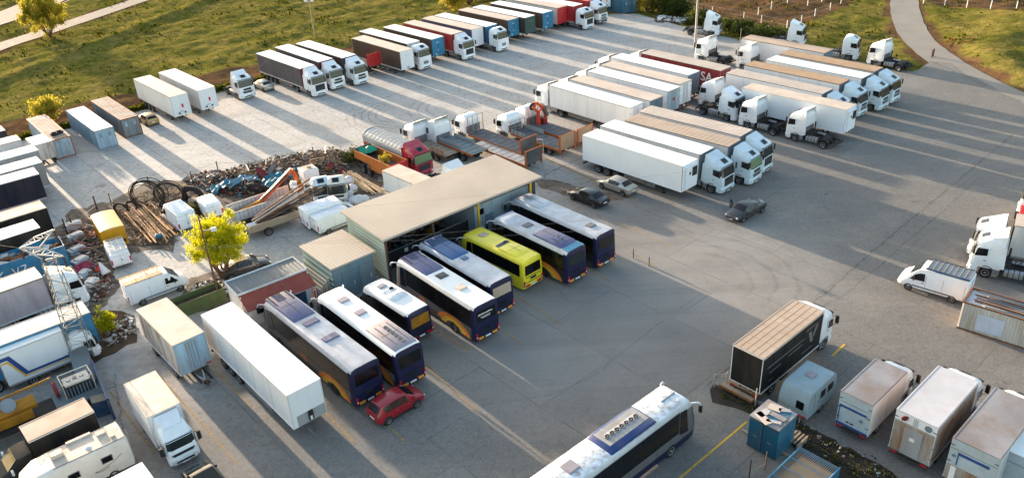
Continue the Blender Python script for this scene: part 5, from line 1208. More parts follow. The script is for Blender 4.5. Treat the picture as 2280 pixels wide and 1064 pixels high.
# ---- drawbar trailer and the long white reefer
x, y, yaw, L = pose((296, 690), (383, 770), 3.7, 1, 2.45, 7.0, -48.5)
t = box_truck('dirty beige roofed drawbar trailer with pale blue doors beside the long white trailer', (x, y, yaw, L), .95, 3.7, 2.45, 'rusty_white', 'roof_beige', 'panel_light', 'panel_light', None, frame='side_white', name='drawbar_trailer', axles=(1.6, 5.6), group=None)
b = MB()
for s in (-1, 1): y0, y1 = sorted((s*.03, s*1.1)); b.box(L, L+.03, y0, y1, 1.0, 3.55, 'door_blue'); b.tube((L+.05, s*.12, 1.0), (L+.05, s*.12, 3.5), .025, 'side_grey', 5); b.tube((L+.05, s*.35, 1.0), (L+.05, s*.35, 3.5), .02, 'side_grey', 5)
b.build('door', t); b = MB(); b.box(L+.0, L+.05, .75, 1.15, 1.0, 1.12, 'red_sticker'); b.build('reflector', t)
b = MB(); b.tube((L-.4, -.5, .7), (L+1.2, 0, .55), .06, 'wall_white', 6); b.tube((L-.4, .5, .7), (L+1.2, 0, .55), .06, 'wall_white', 6); b.tube((L+1.2, 0, .55), (L+1.6, 0, .5), .05, 'rust', 6); b.tube((L+1.3, .1, .5), (L+1.3, .1, .02), .04, 'rust', 6); b.torus((L+1.65, 0, .5), (0, 0, 1), .1, .03, 'rust', 10, 5); b.obox(Vector((L+1.2, .1, .25)), .35, .3, .15, .4, 'chassis'); b.build('drawbar', t)
t = semi('long plain white refrigerated trailer in front of the office cabin', PS((447, 700), (639, 880), 4, 1, 2.52, 13.6, -49.3), 'side_white', 'roof_white', 'side_white', frame='side_white', W=2.52, group=None)
b = MB(); L = 13.6; b.box(L, L+.02, -.9, 1.2, 1.12, 2.0, 'side_grey'); b.box(L, L+.12, -.1, .25, 1.25, 2.0, 'black_plastic'); b.box(L+.1, L+.15, -.02, .14, 1.3, 1.6, 'wall_white'); b.build('connection_panel', t)
# right middle cluster, cabs to the upper left
RG = 'white lorries side by side in the middle with their cabs to the upper left'
def RR(rear, L=13.7, W=2.5, h=4): return pose(rear, (0, 0), h, -1, W, L, YR, anchor='r')
semi('white ribbed roof lorry facing upper left with the whole white side showing', RR((1401.7, 240.4), 13.8), 'side_white', 'roof_white', 'side_white', cabkw=dict(CW), ribs=22, group=RG, rear='side_white')
semi('beige roofed white lorry with a grey rear doorway beside the ribbed white one', RR((1448, 225), 13.7), 'side_white', 'roof_beige', 'side_white', rear='slate_blue', cabkw=dict(CW), group=RG)
t = semi('white roofed lorry with a small red diamond sign on its rear doors', RR((1487, 204)), 'side_white', 'roof_white', 'side_white', rear='panel_light', cabkw=dict(CW), group=RG)
b = MB(); b.obox(Vector((-.05, .0, 2.7)), .02, .32, .32, 0, 'red_sticker', math.pi/4, 'X'); b.build('warning_sign', t)
semi('beige roofed white lorry with plain white rear doors and a yellow bumper', RR((1514, 188)), 'side_white', 'roof_beige', 'side_white', rear='side_white', cabkw=dict(CW), group=RG)
semi('white roofed lorry with a dark slate rear, left of the maroon lettered trailer', RR((1532.8, 167.8)), 'side_white', 'roof_white', 'side_white', rear='slate_blue', cabkw=dict(CW), group=RG)
t = semi('maroon sided lorry with a tan ribbed roof and big white letters SA', RR((1603.8, 157.7), 13.7), 'curtain_maroon', 'roof_beige', 'side_white', rear='curtain_maroon', cabkw=dict(CW), ribs=26, group=RG)
def text3(word, parent, loc, size, m, rot, name='lettering'):
    cu = bpy.data.curves.new(name, 'FONT'); cu.body = word; cu.size = size; cu.extrude = .006; cu.offset = size*.012; o = bpy.data.objects.new(name, cu); COL.objects.link(o)
    dg = bpy.context.evaluated_depsgraph_get(); me = bpy.data.meshes.new_from_object(o.evaluated_get(dg)); bpy.data.objects.remove(o); me.materials.clear(); me.materials.append(MATS[m])
    q = bpy.data.objects.new(name, me); COL.objects.link(q); q.parent = parent; q.location = loc; q.rotation_euler = rot; return q
text3('SA', t, (3.05, 1.345, 2.15), 1.75, 'letter_white', (R(90), 0, R(180)))
# right cluster with the pale blue cabs
KG = 'trailers side by side on the right with their noses to the right'
semi('tan roofed white trailer at the back of the right hand cluster below the grass', PS((1646.4, 88), (1835.9, 118.7), W=2.5, L=13.3), 'side_white', 'roof_tan', 'slate_blue', group=KG)
semi('brown roofed lorry with a pale cab, rightmost and farthest of the pale blue cabs', PS((1736.9, 118.7), (1947, 160), L=13.7), 'side_greywhite', 'roof_tan_dark', 'slate_blue', cabkw=dict(IV, H=3.0), group=KG)
semi('smooth white roofed lorry with a pale cab, second pale cab from the right', PS((1703.9, 133.3), (1920, 174.9), L=13.7), 'side_white', 'roof_white', 'slate_blue', cabkw=dict(IV, H=3.01), group=KG)
semi('orange tan roofed lorry with a pale cab, third pale cab from the right', PS((1657.4, 145.5), (1870, 188.3), L=13.7), 'side_white', 'roof_tan_dark', 'slate_blue', cabkw=dict(IV, H=3.02), group=KG)
semi('beige ribbed roof lorry whose pale cab is half hidden behind the white refrigerated trailer', PS((1619.6, 161.4), (1832, 209), L=13.7), 'side_white', 'roof_beige', 'slate_blue', cabkw=dict(IV, H=2.99), ribs=24, group=KG)
semi('tall white refrigerated trailer with a black cooling unit, behind the cabs without trailers', PS((1650, 196.9), (1884.8, 245.8), L=13.6, yaw=-46.8), 'white_paint', 'cream_roof', 'white_paint', front_kind='reefer', frame='white_paint', group=KG)
WG = 'lorries parked side by side in front of the parked saloons'
semi('nearest white refrigerated trailer beside the silver saloon', PS((1295, 300), (1521, 370.5), W=2.5, L=13.6, yaw=-47.8), 'white_paint', 'roof_white', 'white_paint', front_kind='reefer', frame='white_paint', group=WG)
semi('white roofed lorry with a black grilled white cab, behind the nearest white trailer', PS((1338, 281), (1559.5, 344), W=2.5, L=13.5, yaw=-47.0), 'side_greywhite', 'roof_white', 'slate_blue', cabkw=dict(VO, col='cab_pale'), group=WG)
semi('orange tan ribbed roof lorry with a pale cab and green tinted windscreen', PS((1394, 270), (1621.5, 327), W=2.5, L=13.5, yaw=-45.2), 'side_greywhite', 'roof_tan', 'slate_blue', cabkw=dict(IV, screen='blind_green', H=3.0), ribs=22, group=WG)
semi('tan ribbed roof lorry with a black fronted pale cab, farthest of four by the saloons', PS((1420.6, 249), (1647.7, 304.4), W=2.6, L=13.5, yaw=-45.6), 'side_greywhite', 'roof_beige', 'slate_blue', cabkw=dict(IV, style='volvo', H=3.05), ribs=24, group=WG)
# solo tractors : near front bottom corner
def TR(label, px, py, yaw, side, **kw):
    """side: +1 when the corner picked is the vehicle's left"""
    yaw = R(yaw); p = at(px, py, .3); n = Vector((-math.sin(yaw), math.cos(yaw), 0)); p = p-n*side*1.25; p.z = 0
    return tractor(label, p, yaw, **kw)
TR('lone white tractor unit parked left of the small silver car at the field edge', 480+172/2.996, 222, -49, -1, col='cab_white', H=2.95)
TR('white tractor unit by the lamp post at the top of the yard', 1500+300/2.996, 80, -26, -1, col='cab_white', H=3.0)
TR('white cab rising behind the back trailer at the edge of the grass', 1500+862/2.996, 104, -30, -1, col='cab_white', H=3.0, style='volvo')
TR('white tractor unit facing right at the grass edge, left of the one facing away', 1500+1225/2.996, 134, -30, -1, col='cab_white', H=3.0, defl=False)
TR('white tractor unit seen from behind at the far right by the access road', 1927, 141, 128, 1, col='cab_white', H=3.0)
TR('white tractor unit facing upper left beside the tan roofed back trailer', 1636, 149, 131, 1, col='cab_white', H=3.0)
TR('white tractor unit facing upper left in front of the lamp post', 1544.6, 131, 131, 1, col='cab_white', H=3.0)
TR('white tractor unit with an open rear chassis just right of the maroon SA trailer', 1553, 232, 131, 1, col='cab_white', H=3.0)
TR('white tractor unit facing right with its bonnet lifted, among the others facing left', 1637, 271, -48, -1, col='cab_white', H=3.0, style='volvo')
TR('second white tractor unit from the right in front of the refrigerated trailer', 1641.8, 277, 131, 1, col='cab_white', H=3.0)
TR('white tractor unit nearest the viewer in front of the tall white refrigerated trailer', 1745.9, 304, 131, 1, col='cab_white', H=3.0)
# right edge
TR('white tractor unit facing left behind the white van at the right edge', 2151, 603, 146, 1, col='cab_white', H=3.0, group=None)
yaw = R(146); p = at(2151, 566, .3); n = Vector((-math.sin(yaw), math.cos(yaw), 0)); p = p-n*1.25; u = Vector((math.cos(yaw), math.sin(yaw), 0)); o_ = p-u*(2.35+.6+8)
box_truck('beige box lorry with a dirty white cab at the right edge', (o_.x, o_.y, yaw, 8.0), 1.0, 3.9, 2.5, 'side_greywhite', 'roof_beige', 'curtain_black', 'side_greywhite', dict(col='cab_white', H=2.8, defl=True), cabgap=.6, group=None)
TR('white tractor unit just entering the picture at the right edge above the others', 2262, 480, 146, 1, col='cab_white', H=3.0, group=None)
p = at(2322, 512); t = thing('dump_body', 'bright red dump body at the right edge behind the beige lorry', 'dump body', p.x, p.y, R(146)); b = MB(); b.prism([(-2.5, 1.0), (2.0, 1.0), (2.2, 1.6), (-2.5, 1.6)], -1.2, 1.2, 'trailer_red'); b.build('body', t, bevel=.05)
b = MB(); [b.box(-2.5, 2.5, s*.4-.05, s*.4+.05, .8, 1.19, 'chassis') for s in (-1, 1)]; b.build('chassis', t); [wheel(t, xx, s*1.0) for s in (-1, 1) for xx in (-1.5, 1.5)]
# ---- coaches
CG = 'coaches parked in the bays below the workshop'
def CC(rear, H, side, W, L, yaw=130.8): return pose(rear, (0, 0), H, -1, W, L, yaw, anchor='r')
P_ = lambda a, c, m, h=.16, w=1.9, fans=None, gr=None: ('pod', a, c, m, h, w, fans, gr) if gr else ('pod', a, c, m, h, w, fans)
coach('white roofed coach with a long grey blue roof unit, nearest the white trailer', CC((779, 829), 3.55, -1, 2.5, 13.6, 131.0), H=3.55, W=2.5, roof='bus_roof', shoulder='bus_silver', features=[P_(8.3, 13.0, 'pod_blue', .16, 1.9, None, [(11.6, 12.8, -.25, .45), (11.2, 12.8, -.8, -.65), (11.2, 12.8, .7, .8)]), ('hatch', 7.4, .75, 1.25, 'pod_blue'), ('hatch', 4.6, .75, 1.25, 'pod_blue')], group=CG)
coach('white roofed coach with a row of fans in its grey rear roof unit', CC((879, 790), 3.55, -1, 2.4, 11.8, 130.0), H=3.55, W=2.45, roof='roof_white', shoulder='roof_white', features=[P_(.35, 4.3, 'pod_grey', .12, 2.0, (6, .8, 3.2, -.15, .14), [(.7, 3.7, .42, .52), (.7, 3.7, -.62, -.52)]), ('hatch', 6.4, .75, .85, 'pod_grey'), ('hatch', 8.9, .75, .85, 'pod_grey')], group=CG)
coach('short white roofed minibus with navy rear between the large coaches', CC((908, 701.5), 3.0, -1, 2.15, 6.8, 131.5), H=3.0, W=2.25, roof='roof_white', shoulder='roof_white', low='navy', side='black_plastic', swoosh=False, hornless=True, rearglass='crane_yellow', features=[P_(2.3, 3.5, 'pod_white', .18, 1.6), ('hatch', 5.0, .6, .75, 'pod_grey'), ('pod', 3.7, 4.4, 'pod_white', .06, 1.5, (2, 4.1, 4.1, -.3, .16))], group=CG, name='minibus')
t = coach('coach with orange and yellow waves and white writing on its black rear window', CC((1054, 689), 3.5, -1, 2.4, 11.4, 129.0), H=3.55, W=2.45, roof='roof_white', shoulder='bus_silver', features=[P_(6.6, 10.6, 'pod_blue', .15, 1.85, None, [(9.3, 10.4, -.3, .4), (8.9, 10.4, -.78, -.66), (8.9, 10.4, .66, .78)]), ('hatch', 5.7, .75, .8, 'glass'), ('hatch', 3.1, .75, .8, 'cream_roof')], group=CG)
b = MB(); r = random.Random(4)
for (y0_, y1_, zz_, hh_, st_) in ((-.55, .80, 2.72, .15, .11), (-.35, .62, 2.50, .075, .055), (-.30, .50, 2.38, .07, .055)):
    k_ = y0_
    while k_ < y1_: b.box(-.068, -.060, k_, k_+st_*r.uniform(.45, .8), zz_, zz_+hh_*r.uniform(.6, 1), 'letter_white'); k_ += st_
b.build('lettering', t, smooth=0)
coach('coach with a long bright blue front roof unit and an orange tinted rear window', CC((1091, 635), 3.5, -1, 2.4, 10.8, 129.0), H=3.5, W=2.45, roof='bus_roof', shoulder='bus_roof', side='black_plastic', swoosh=False, rearglass='roof_tan', features=[P_(5.4, 9.9, 'pod_deep', .18, 1.9, None, [(8.2, 9.6, -.8, -.1), (8.2, 9.6, .1, .8)]), ('hatch', 4.9, .6, .6, 'pod_deep')], group=CG)
coach('bright yellow midibus with teal corners', CC((1164, 585), 3.1, -1, 2.3, 8.4, 132.5), H=3.1, W=2.4, roof='bus_yellow', shoulder='bus_yellow', side='bus_yellow', low='bus_yellow', tail='bus_yellow', swoosh=False, features=[P_(1.0, 3.4, 'bus_yellow', .13, 1.8), ('hatch', 6.2, .7, .85, 'roof_tan'), ('pod', 3.45, 3.95, 'grey_plastic', .08, 1.6, (2, 3.7, 3.7, -.3, .13))], group=CG, name='midibus')
coach('silver roofed coach with a violet blue rear roof unit, beside the yellow midibus', CC((1262.5, 564.5), 3.5, -1, 2.4, 10.4, 130.2), H=3.5, W=2.45, roof='bus_roof', shoulder='bus_silver', side='black_plastic', features=[P_(.9, 4.6, 'pod_blue', .22, 1.9, (3, 1.5, 2.5, -.25, .13), [(1.4, 2.6, .35, .6)]), ('strip', .1, .9, -.95, .95, 'teal', .04), ('hatch', 6.2, .75, .9, 'grey_plastic')], rearglass='windscreen_glass', group=CG)
coach('farthest coach in the row with a long silver roof, beside the black coupe', CC((1329, 528), 3.6, -1, 2.45, 12.0, 130.2), H=3.6, W=2.5, roof='bus_roof', shoulder='bus_silver', side='black_plastic', swoosh=False, features=[P_(7.6, 11.0, 'bus_silver', .14, 1.8, None, [(9.4, 10.7, -.2, .3)]), ('hatch', 1.9, .75, .8, 'grey_plastic'), ('strip', 5.9, 6.9, -.1, .35, 'bus_silver', .03)], group=CG)
# coach at the bottom
coach('large coach with a peeling white roof crossing the bottom edge', pose((0, 0), (1557.7, 878.7), 3.55, 1, 2.5, 13.2, 40.0), H=3.6, W=2.5, roof='bus_roof_worn', shoulder='bus_silver', low='navy', swoosh=False, wheels='rim', features=[P_(5.2, 9.3, 'navy_blue', .24, 2.05), ('strip', 5.5, 9.0, -.62, .72, 'galv', .265), ('pod', 5.6, 8.9, 'tank', .28, 1.1, (7, 5.95, 8.5, 0, .17)), ('strip', 10.9, 12.2, -.1, .0, 'slate_blue', .05), ('hatch', 2.8, .9, .9, 'pod_grey')], group=None)
# ---- cars
def midp(a, c, z=0): return (at(*a, z)+at(*c, z))/2
def cyaw(a, c): d = at(*c)-at(*a); return math.atan2(d.y, d.x)
u = lambda y: Vector((math.cos(y), math.sin(y), 0)); nl = lambda y: Vector((-math.sin(y), math.cos(y), 0))
def byw(rearw, frontw, side, W, yaw=None):
    """centre from the two visible wheel contact points; side=+1 if they are the left wheels"""
    y = cyaw(rearw, frontw) if yaw is None else R(yaw); return midp(rearw, frontw)-nl(y)*side*W/2, y
SG = 'saloon cars parked in the yard'
c, y = byw((866, 945), (933, 905), -1, 1.7); car('bright red hatchback in front of the coach rears', c, y, 'car_red', 'hatch', L=4.05, W=1.72, H=1.6)
c, y = byw((1384, 436), (1340, 422), 1, 1.78, 132); car('champagne silver saloon beside the nearest white trailer', c, y, 'car_silver', 'sedan', L=4.55, W=1.76, H=1.45, group=SG)
c, y = byw((1320, 464), (1276, 446), 1, 1.78, 132); car('black saloon left of the champagne one', c, y, 'car_black', 'sedan', L=4.6, W=1.8, H=1.42, group=SG)
c, y = byw((1697, 474), (1654, 496), 1, 1.78); car('dark grey saloon with one front door open in the middle of the lane', c, y, 'car_dark', 'sedan', L=4.65, W=1.8, H=1.43, group=SG, door_open=True)
c, y = byw((586.5, 206), (568, 197), 1, 1.7, 131); car('small silver saloon between the lone tractor unit and the first lorry', c, y, 'car_silver', 'sedan', L=4.2, W=1.7, H=1.45)
c = at(333, 274); car('tan car parked between the grey blue container and the white trailers', Vector((c.x, c.y, 0)), R(131), 'car_tan', 'hatch', L=3.9, W=1.7, H=1.45)
c = at(548, 604); car('dusty dark saloon parked behind the bright yellow tree', Vector((c.x, c.y, 0)), R(28), 'car_dark', 'sedan', L=4.6, W=1.8, H=1.45, roofcol='car_tan')
# ---- vans
def vn(label, rear_c, yaw, **k): p = at(*rear_c); return van(label, p, R(yaw), **k)
vn('white van with a ribbed roof beside the stack of wooden poles', (424, 517), 130, L=5.2, H=2.3)
t = vn('small white van behind the bright yellow tree', (483, 492), 124, L=4.2, H=1.95, W=1.8)
t = vn('white van with an open steel roof rack below the yellow box trailer', (277, 600), 122, L=4.6, H=1.8, W=1.8)
rack(t, .1, 2.9, .8, 2.1, 8, 'galv_light', 4, .03)
y = R(38); p = at(294, 690)+nl(y)*.95; t = van('white van with yellow ladders on its roof behind the dirty drawbar trailer', Vector((p.x, p.y, 0)), y, L=5.3, H=2.2, W=1.95, ribs=False)
rack(t, .1, 3.2, .85, 2.3, 4, 'galv'); b = MB(); ladder(b, (.0, -.6, 2.38), (3.3, -.6, 2.38), .4, 'ladder_yellow', 12, .045); ladder(b, (.0, .45, 2.38), (3.3, .45, 2.38), .45, 'ladder_yellow', 12, .045)
q = thing('ladder', 'two yellow ladders strapped to the roof of the white van', 'ladder', t.location.x, t.location.y, y); b.build('rails', q)
y = R(36); p = at(689, 519)+nl(y)*.95; van('white minibus van beside the small trailer, left of its cut-off twin', Vector((p.x, p.y, 0)), y, L=5.6, H=2.35, W=1.95)
y = R(38); p = at(713, 530)+nl(y)*.95; van('white van half covered by the workshop roof edge', Vector((p.x, p.y, 0)), y, L=5.2, H=2.0, W=1.9)
y = R(138); p = at(2147, 684)-nl(y)*.98; t = van('white van with a glass roof rack and a blue roof stripe on the right', Vector((p.x, p.y, 0)), y, L=5.3, H=2.3, W=1.96, ribs=False)
b = MB(); b.box(.1, 3.3, -.86, .86, 2.36, 2.42, 'bed_pale'); b.box(.1, 3.35, .86, .95, 2.36, 2.48, 'steel_blue'); b.box(.1, 3.35, -.95, -.86, 2.36, 2.44, 'black_plastic')
for k in range(9): b.box(.1+k*.39, .14+k*.39, -.86, .86, 2.42, 2.47, 'galv')
b.build('roof_rack', t)
# open skip container behind the van at right
x, y_, yaw, L = pose((0, 0), (2164.5, 640), 2.4, 1, 2.4, 7.5, 138)
t = thing('open_container', 'rusty rimmed white open container loaded with poles behind the van on the right', 'container', x, y_, yaw)
# ---- open container on the right
b = MB(); hw = 1.2
for s in (-1, 1): corrwall(b, *((0, -hw, L, -hw) if s < 0 else (L, hw, 0, hw)), .05, 2.3, 'wall_beige', .22, .04)
b.build('side_wall', t, smooth=0)
b = MB(); b.box(L-.08, L, -hw, hw, 0, 2.3, 'rusty_white'); b.box(0, .08, -hw, hw, 0, 2.3, 'rusty_white'); b.build('end_wall', t)
b = MB()
for s in (-1, 1): b.box(-.02, L+.02, min(s*hw, s*(hw+.06)), max(s*hw, s*(hw+.06)), 2.3, 2.42, 'rust'); b.box(-.02, L+.02, min(s*(hw-.02), s*(hw+.06)), max(s*(hw-.02), s*(hw+.06)), 0, .12, 'rust')
b.box(L-.1, L+.05, -hw, hw, 2.3, 2.42, 'rust'); b.build('rim_frame', t)
b = MB(); b.box(L-3.0, L-1.2, hw+.045, hw+.052, .35, 1.75, 'sign_faded'); b.build('faded_sign', t)
b = MB(); b.box(.1, L-.1, -hw+.05, hw-.05, 2.15, 2.27, 'side_greywhite'); b.build('floor', t)
r = random.Random(3)
for k in range(16):
    q = thing('metal_pole', 'metal pole lying lengthways in the rusty rimmed container on the right', 'pole', t.location.x, t.location.y, yaw, 'poles lying in the open container'); b = MB(); yy = -1.0+k*.135; zz = r.uniform(2.32, 2.50)
    b.tube((r.uniform(.2, 1.2), yy, zz), (L-r.uniform(.2, 1.5), yy+r.uniform(-.1, .1), zz+r.uniform(-.05, .1)), r.uniform(.03, .07), r.choice(['galv', 'galv_light', 'rust', 'side_greywhite', 'steel_brown', 'slate_blue']), 6); b.build('pole', q)

# ---- bottom right group
x, y, yaw, L = pose((1701.4, 799.4), (1835, 693.8), 3.9, 1, 2.45, None, 41)
t = box_truck('black sided truck with a stained tan roof and a white cab beside the caravan', (x, y, yaw, L), .95, 3.9, 2.45, 'curtain_black', 'roof_tan', 'curtain_black', 'curtain_black', dict(col='cab_white', H=2.8, W=2.4, Ln=1.9, defl=True), frame='side_greywhite', doors=False, cabgap=.15, group=None)
b = MB()
for (y0, y1, z0, z1) in ((-1.2, -1.15, .95, 3.85), (1.15, 1.2, .95, 3.85), (-1.2, 1.2, .93, .98), (-1.2, 1.2, 3.8, 3.86)): b.box(-.02, 0, y0, y1, z0, z1, 'letter_white')
b.build('rear_frame', t)
b = MB()
for yy in (-.72, -.24, .24, .72): b.box(.05, L-.05, yy-.02, yy+.02, 3.9, 3.908, 'roof_tan_dark')
for k in range(1, 9): b.box(k*L/9-.015, k*L/9+.015, -1.15, 1.15, 3.9, 3.906, 'roof_tan_dark')
b.build('roof_rib', t)
b = MB(); yy = -1.225-.014
for x0, x1, z in ((.6, L-2.4, 2.75), (.9, 2.4, 2.2), (3.3, L-2.6, 2.35), (L-2.3, L-.7, 3.3), (.9, 1.5, 1.5), (L-2.6, L-1.1, 1.5)): b.box(x0, x1, yy, yy+.006, z, z+.07, 'grey_plastic')
b.add([(L-1.9, yy, 3.0), (L-1.5, yy, 2.0), (L-1.1, yy, 2.0), (L-1.5, yy, 3.0)], [(0, 1, 2, 3)], 'grey_plastic'); b.add([(L-.6, yy, 3.2), (L-1.1, yy, 2.3), (L-1.25, yy, 2.55), (L-.95, yy, 3.2)], [(0, 1, 2, 3)], 'grey_plastic'); b.build('livery_marking', t, smooth=0)
# tail lift platform and fence panels
q = thing('tail_lift_platform', 'grey platform lying on the ground behind the black sided truck', 'platform', *W2(1655, 868), R(41)); b = MB(); b.box(-1.0, .6, -1.3, 1.3, .25, .33, 'bed_wood'); b.box(-1.05, .65, -1.35, -1.28, .2, .36, 'rust'); b.box(-1.05, -.98, -1.35, 1.35, .2, .36, 'rust'); b.box(-.8, .5, -.9, -.8, 0, .25, 'rust'); b.box(-.8, .5, .8, .9, 0, .25, 'rust'); b.build('plate', q)
# caravan
x, y, yaw, L = pose((1815, 869), (1866.8, 825), 2.55, 1, 2.1, 3.6, 41)
t = thing('caravan', 'pale blue grey caravan with a small dark rear window', 'caravan', x, y, yaw); b = MB(); prof = [(.0, .5), (-.12, .8), (-.05, 1.7), (.25, 2.45), (.5, 2.55), (L-.4, 2.6), (L-.1, 2.35), (L+.12, 1.3), (L+.05, .5)]
secs = []
for yy_, e in ((-1.05, .08), (-1.0, .02), (-.9, 0), (.9, 0), (1.0, .02), (1.05, .08)): secs.append([(a, yy_, c-(e if c > 2 else 0)) for a, c in prof])
b.loft(secs, 'caravan_pale'); b.build('body', t, smooth=30)
b = MB(); b.add([(-.105, -.75, 1.15), (-.105, -.2, 1.15), (-.055, -.2, 1.75), (-.055, -.75, 1.75)], [(0, 1, 2, 3)][::1], 'glass'); b.build('rear_window', t)
for (a, c, z0_, z1_) in ((1.5, 2.1, 1.4, 2.0), (2.4, 3.1, 1.4, 2.0)): b = MB(); b.box(a, c, -1.066, -1.05, z0_, z1_, 'glass'); b.build('side_window', t)
b = MB(); b.box(.75, 1.35, -1.06, -1.052, .6, 2.2, 'caravan_pale'); b.box(.74, .75, -1.064, -1.05, .6, 2.2, 'black_line'); b.box(1.35, 1.36, -1.064, -1.05, .6, 2.2, 'black_line'); b.box(1.22, 1.3, -1.08, -1.06, 1.3, 1.36, 'black_line'); b.build('door', t)
b = MB(); b.box(1.6, 2.2, -.3, .3, 2.56, 2.68, 'pod_grey'); b.build('roof_hatch', t, bevel=.03)
for (a, c) in ((1.0, -.75), (2.6, -.8), (2.9, .5)): b = MB(); b.tube((a, c, 2.56), (a, c, 2.66), .12, 'caravan_pale', 10, .08); b.build('roof_vent', t)
b = MB(); b.box(-.13, -.10, -1.0, 1.0, .62, .72, 'lamp_red'); b.box(-.11, -.06, -1.0, 1.0, 1.02, 1.035, 'black_line'); b.build('tail_light', t)
b = MB(); b.tube((L, -.5, .45), (L+1.0, 0, .45), .04, 'galv'); b.tube((L, .5, .45), (L+1.0, 0, .45), .04, 'galv'); b.build('drawbar', t)
for s in (-1, 1): wheel(t, 1.9, s*.95, .32, .2)
# white box truck, stained box truck, grey box truck
def rearbox(label, rear, h, W, L, side, roof, rear_m, extra, cabkw, yaw=41, z0=.8):
    x, y, yaw, L = pose(rear, (0, 0), h, 1, W, L, yaw, anchor='r')
    t = box_truck(label, (x, y, yaw, L), z0, h, W, side, roof, side, rear_m, cabkw, frame='side_greywhite', doors=False, group='box trucks parked rear first in the bottom right corner')
    b = MB(); hw = W/2
    for s in (-1, 1):
        for zz in (z0+.5, z0+1.3, h-.5): b.box(-.02, .0, min(s*hw, s*(hw-.22)), max(s*hw, s*(hw-.22)), zz, zz+.05, 'black_line')
    b.box(-.012, 0, -hw+.05, hw-.05, h-.72, h-.70, 'black_line')
    extra(b, t, hw, h, z0); b.build('rear_fittings', t, smooth=0); return t
def e1(b, t, hw, h, z0):
    b.box(-.02, 0, -hw+.25, hw-.1, h-1.15, h-.98, 'stripe_blue'); b.box(-.02, 0, hw-.16, hw-.1, z0+.2, h-.98, 'stripe_blue'); b.box(-.015, 0, -hw+.02, hw-.02, z0-.05, z0+.12, 'stripe_blue'); b.box(-.02, 0, -.1, .1, z0+.3, z0+.4, 'black_line'); b.box(-.02, 0, .2, .4, z0+.3, z0+.4, 'black_line')
    b.tube((-.025, -hw+.55, h-1.6), (-.005, -hw+.55, h-1.6), .13, 'slate_blue', 12)
rearbox('white box truck with a blue strip across its rear doors, right of the caravan', (1944.5, 903), 3.3, 2.15, 4.7, 'side_white', 'roof_grey', 'panel_light', e1, dict(col='cab_white', H=2.15, W=2.0, Ln=1.9, defl=False))
def e2(b, t, hw, h, z0):
    b.box(-.03, 0, -hw+.06, hw-.06, z0, h-.75, 'rust_panel'); b.box(-.05, -.03, -.55, .55, z0, h-1.0, 'side_grey')
    b.tube((-.03, -.75, h-.4), (-.005, -.75, h-.4), .22, 'slate_blue', 14); b.obox(Vector((-.02, .65, h-.4)), .02, .3, .3, .0, 'lamp_red', .7, 'X'); b.obox(Vector((-.025, .65, h-.4)), .02, .14, .5, .0, 'black_line', .7, 'X')
    for yy in (-.1, 0, .1): b.box(-.02, 0, yy, yy+.03, h-.66, h-.12, 'side_grey')
    b.obox(Vector((-.055, 0, h-1.7)), .01, .3, .25, 0, 'letter_white')
mat('rust_panel', (0.3000, 0.2700, 0.2400), .7, dirt=.8, dcol=(.22, .09, .03), scale=1.8, streak=True)
mat('rust_side', (0.3150, 0.2850, 0.2550), .7, dirt=1.0, dcol=(.30, .10, .02), scale=.8)
rearbox('box truck with a clean white roof and brown stained grey rear doors', (2090, 952.7), 3.8, 2.5, 5.9, 'rust_side', 'roof_dim', 'side_white', e2, dict(col='cab_white', H=2.6, W=2.3, Ln=2.0, defl=True))
def e3(b, t, hw, h, z0):
    b.box(-.02, 0, -hw+.4, hw-.5, h-1.05, h-.85, 'stripe_blue'); b.box(-.02, 0, hw-.56, hw-.5, h-1.8, h-.85, 'stripe_blue'); b.tube((-.02, hw-.3, h-1.2), (-.005, hw-.3, h-1.2), .12, 'slate_blue', 12); b.box(-.04, 0, -hw+.05, hw-.05, z0, h-1.9, 'rust_panel'); b.box(-.06, -.04, hw-.6, hw-.3, z0, h-1.95, 'letter_white')
rearbox('large box truck with a stained grey roof at the lower right edge', (2229, 1022.5), 3.8, 2.6, 6.3, 'side_greywhite', 'roof_grey', 'panel_light', e3, dict(col='cab_white', H=2.6, W=2.3, Ln=2.0, defl=False))
p = at(2296, 1040); rearbox('pale side of a box body just visible at the lower right corner', (2330, 1040), 3.4, 2.4, 5, 'panel_light', 'roof_white', 'panel_light', lambda *a: None, None)
# blue container
x, y, yaw, L = pose((1738.6, 954), (1775, 921), 2.5, 1, 2.05, 2.1, 41)
mat('cabin_blue', (.008, .075, .13), .5, dirt=.3)
t = thing('steel_cabin', 'dark blue steel cabin with a debris covered roof beside the caravan', 'container', x, y, yaw); b = MB()
corrwall(b, 0, -1.02, L, -1.02, 0, 2.4, 'steel_teal' if 'steel_teal' in MATS else 'trailer_teal', .25, .03); corrwall(b, L, 1.02, 0, 1.02, 0, 2.4, 'trailer_teal', .25, .03); b.box(L-.05, L, -1.02, 1.02, 0, 2.4, 'trailer_teal'); b.build('wall', t, smooth=0)
for s in (-1, 1): b = MB(); y0, y1 = sorted((s*.02, s*1.0)); b.box(-.04, 0, y0, y1, .1, 2.3, 'cabin_blue'); b.box(-.07, -.04, s*.12-.02, s*.12+.02, .1, 2.3, 'steel_blue'); b.box(-.05, -.04, s*.5-.12, s*.5+.12, 1.1, 1.14, 'galv'); b.build('door', t)
b = MB(); b.box(-.05, L+.02, -1.05, 1.05, 2.4, 2.5, 'roof_grey'); b.box(.5, L-.2, -.8, .2, 2.501, 2.52, 'trailer_teal'); b.build('roof', t)
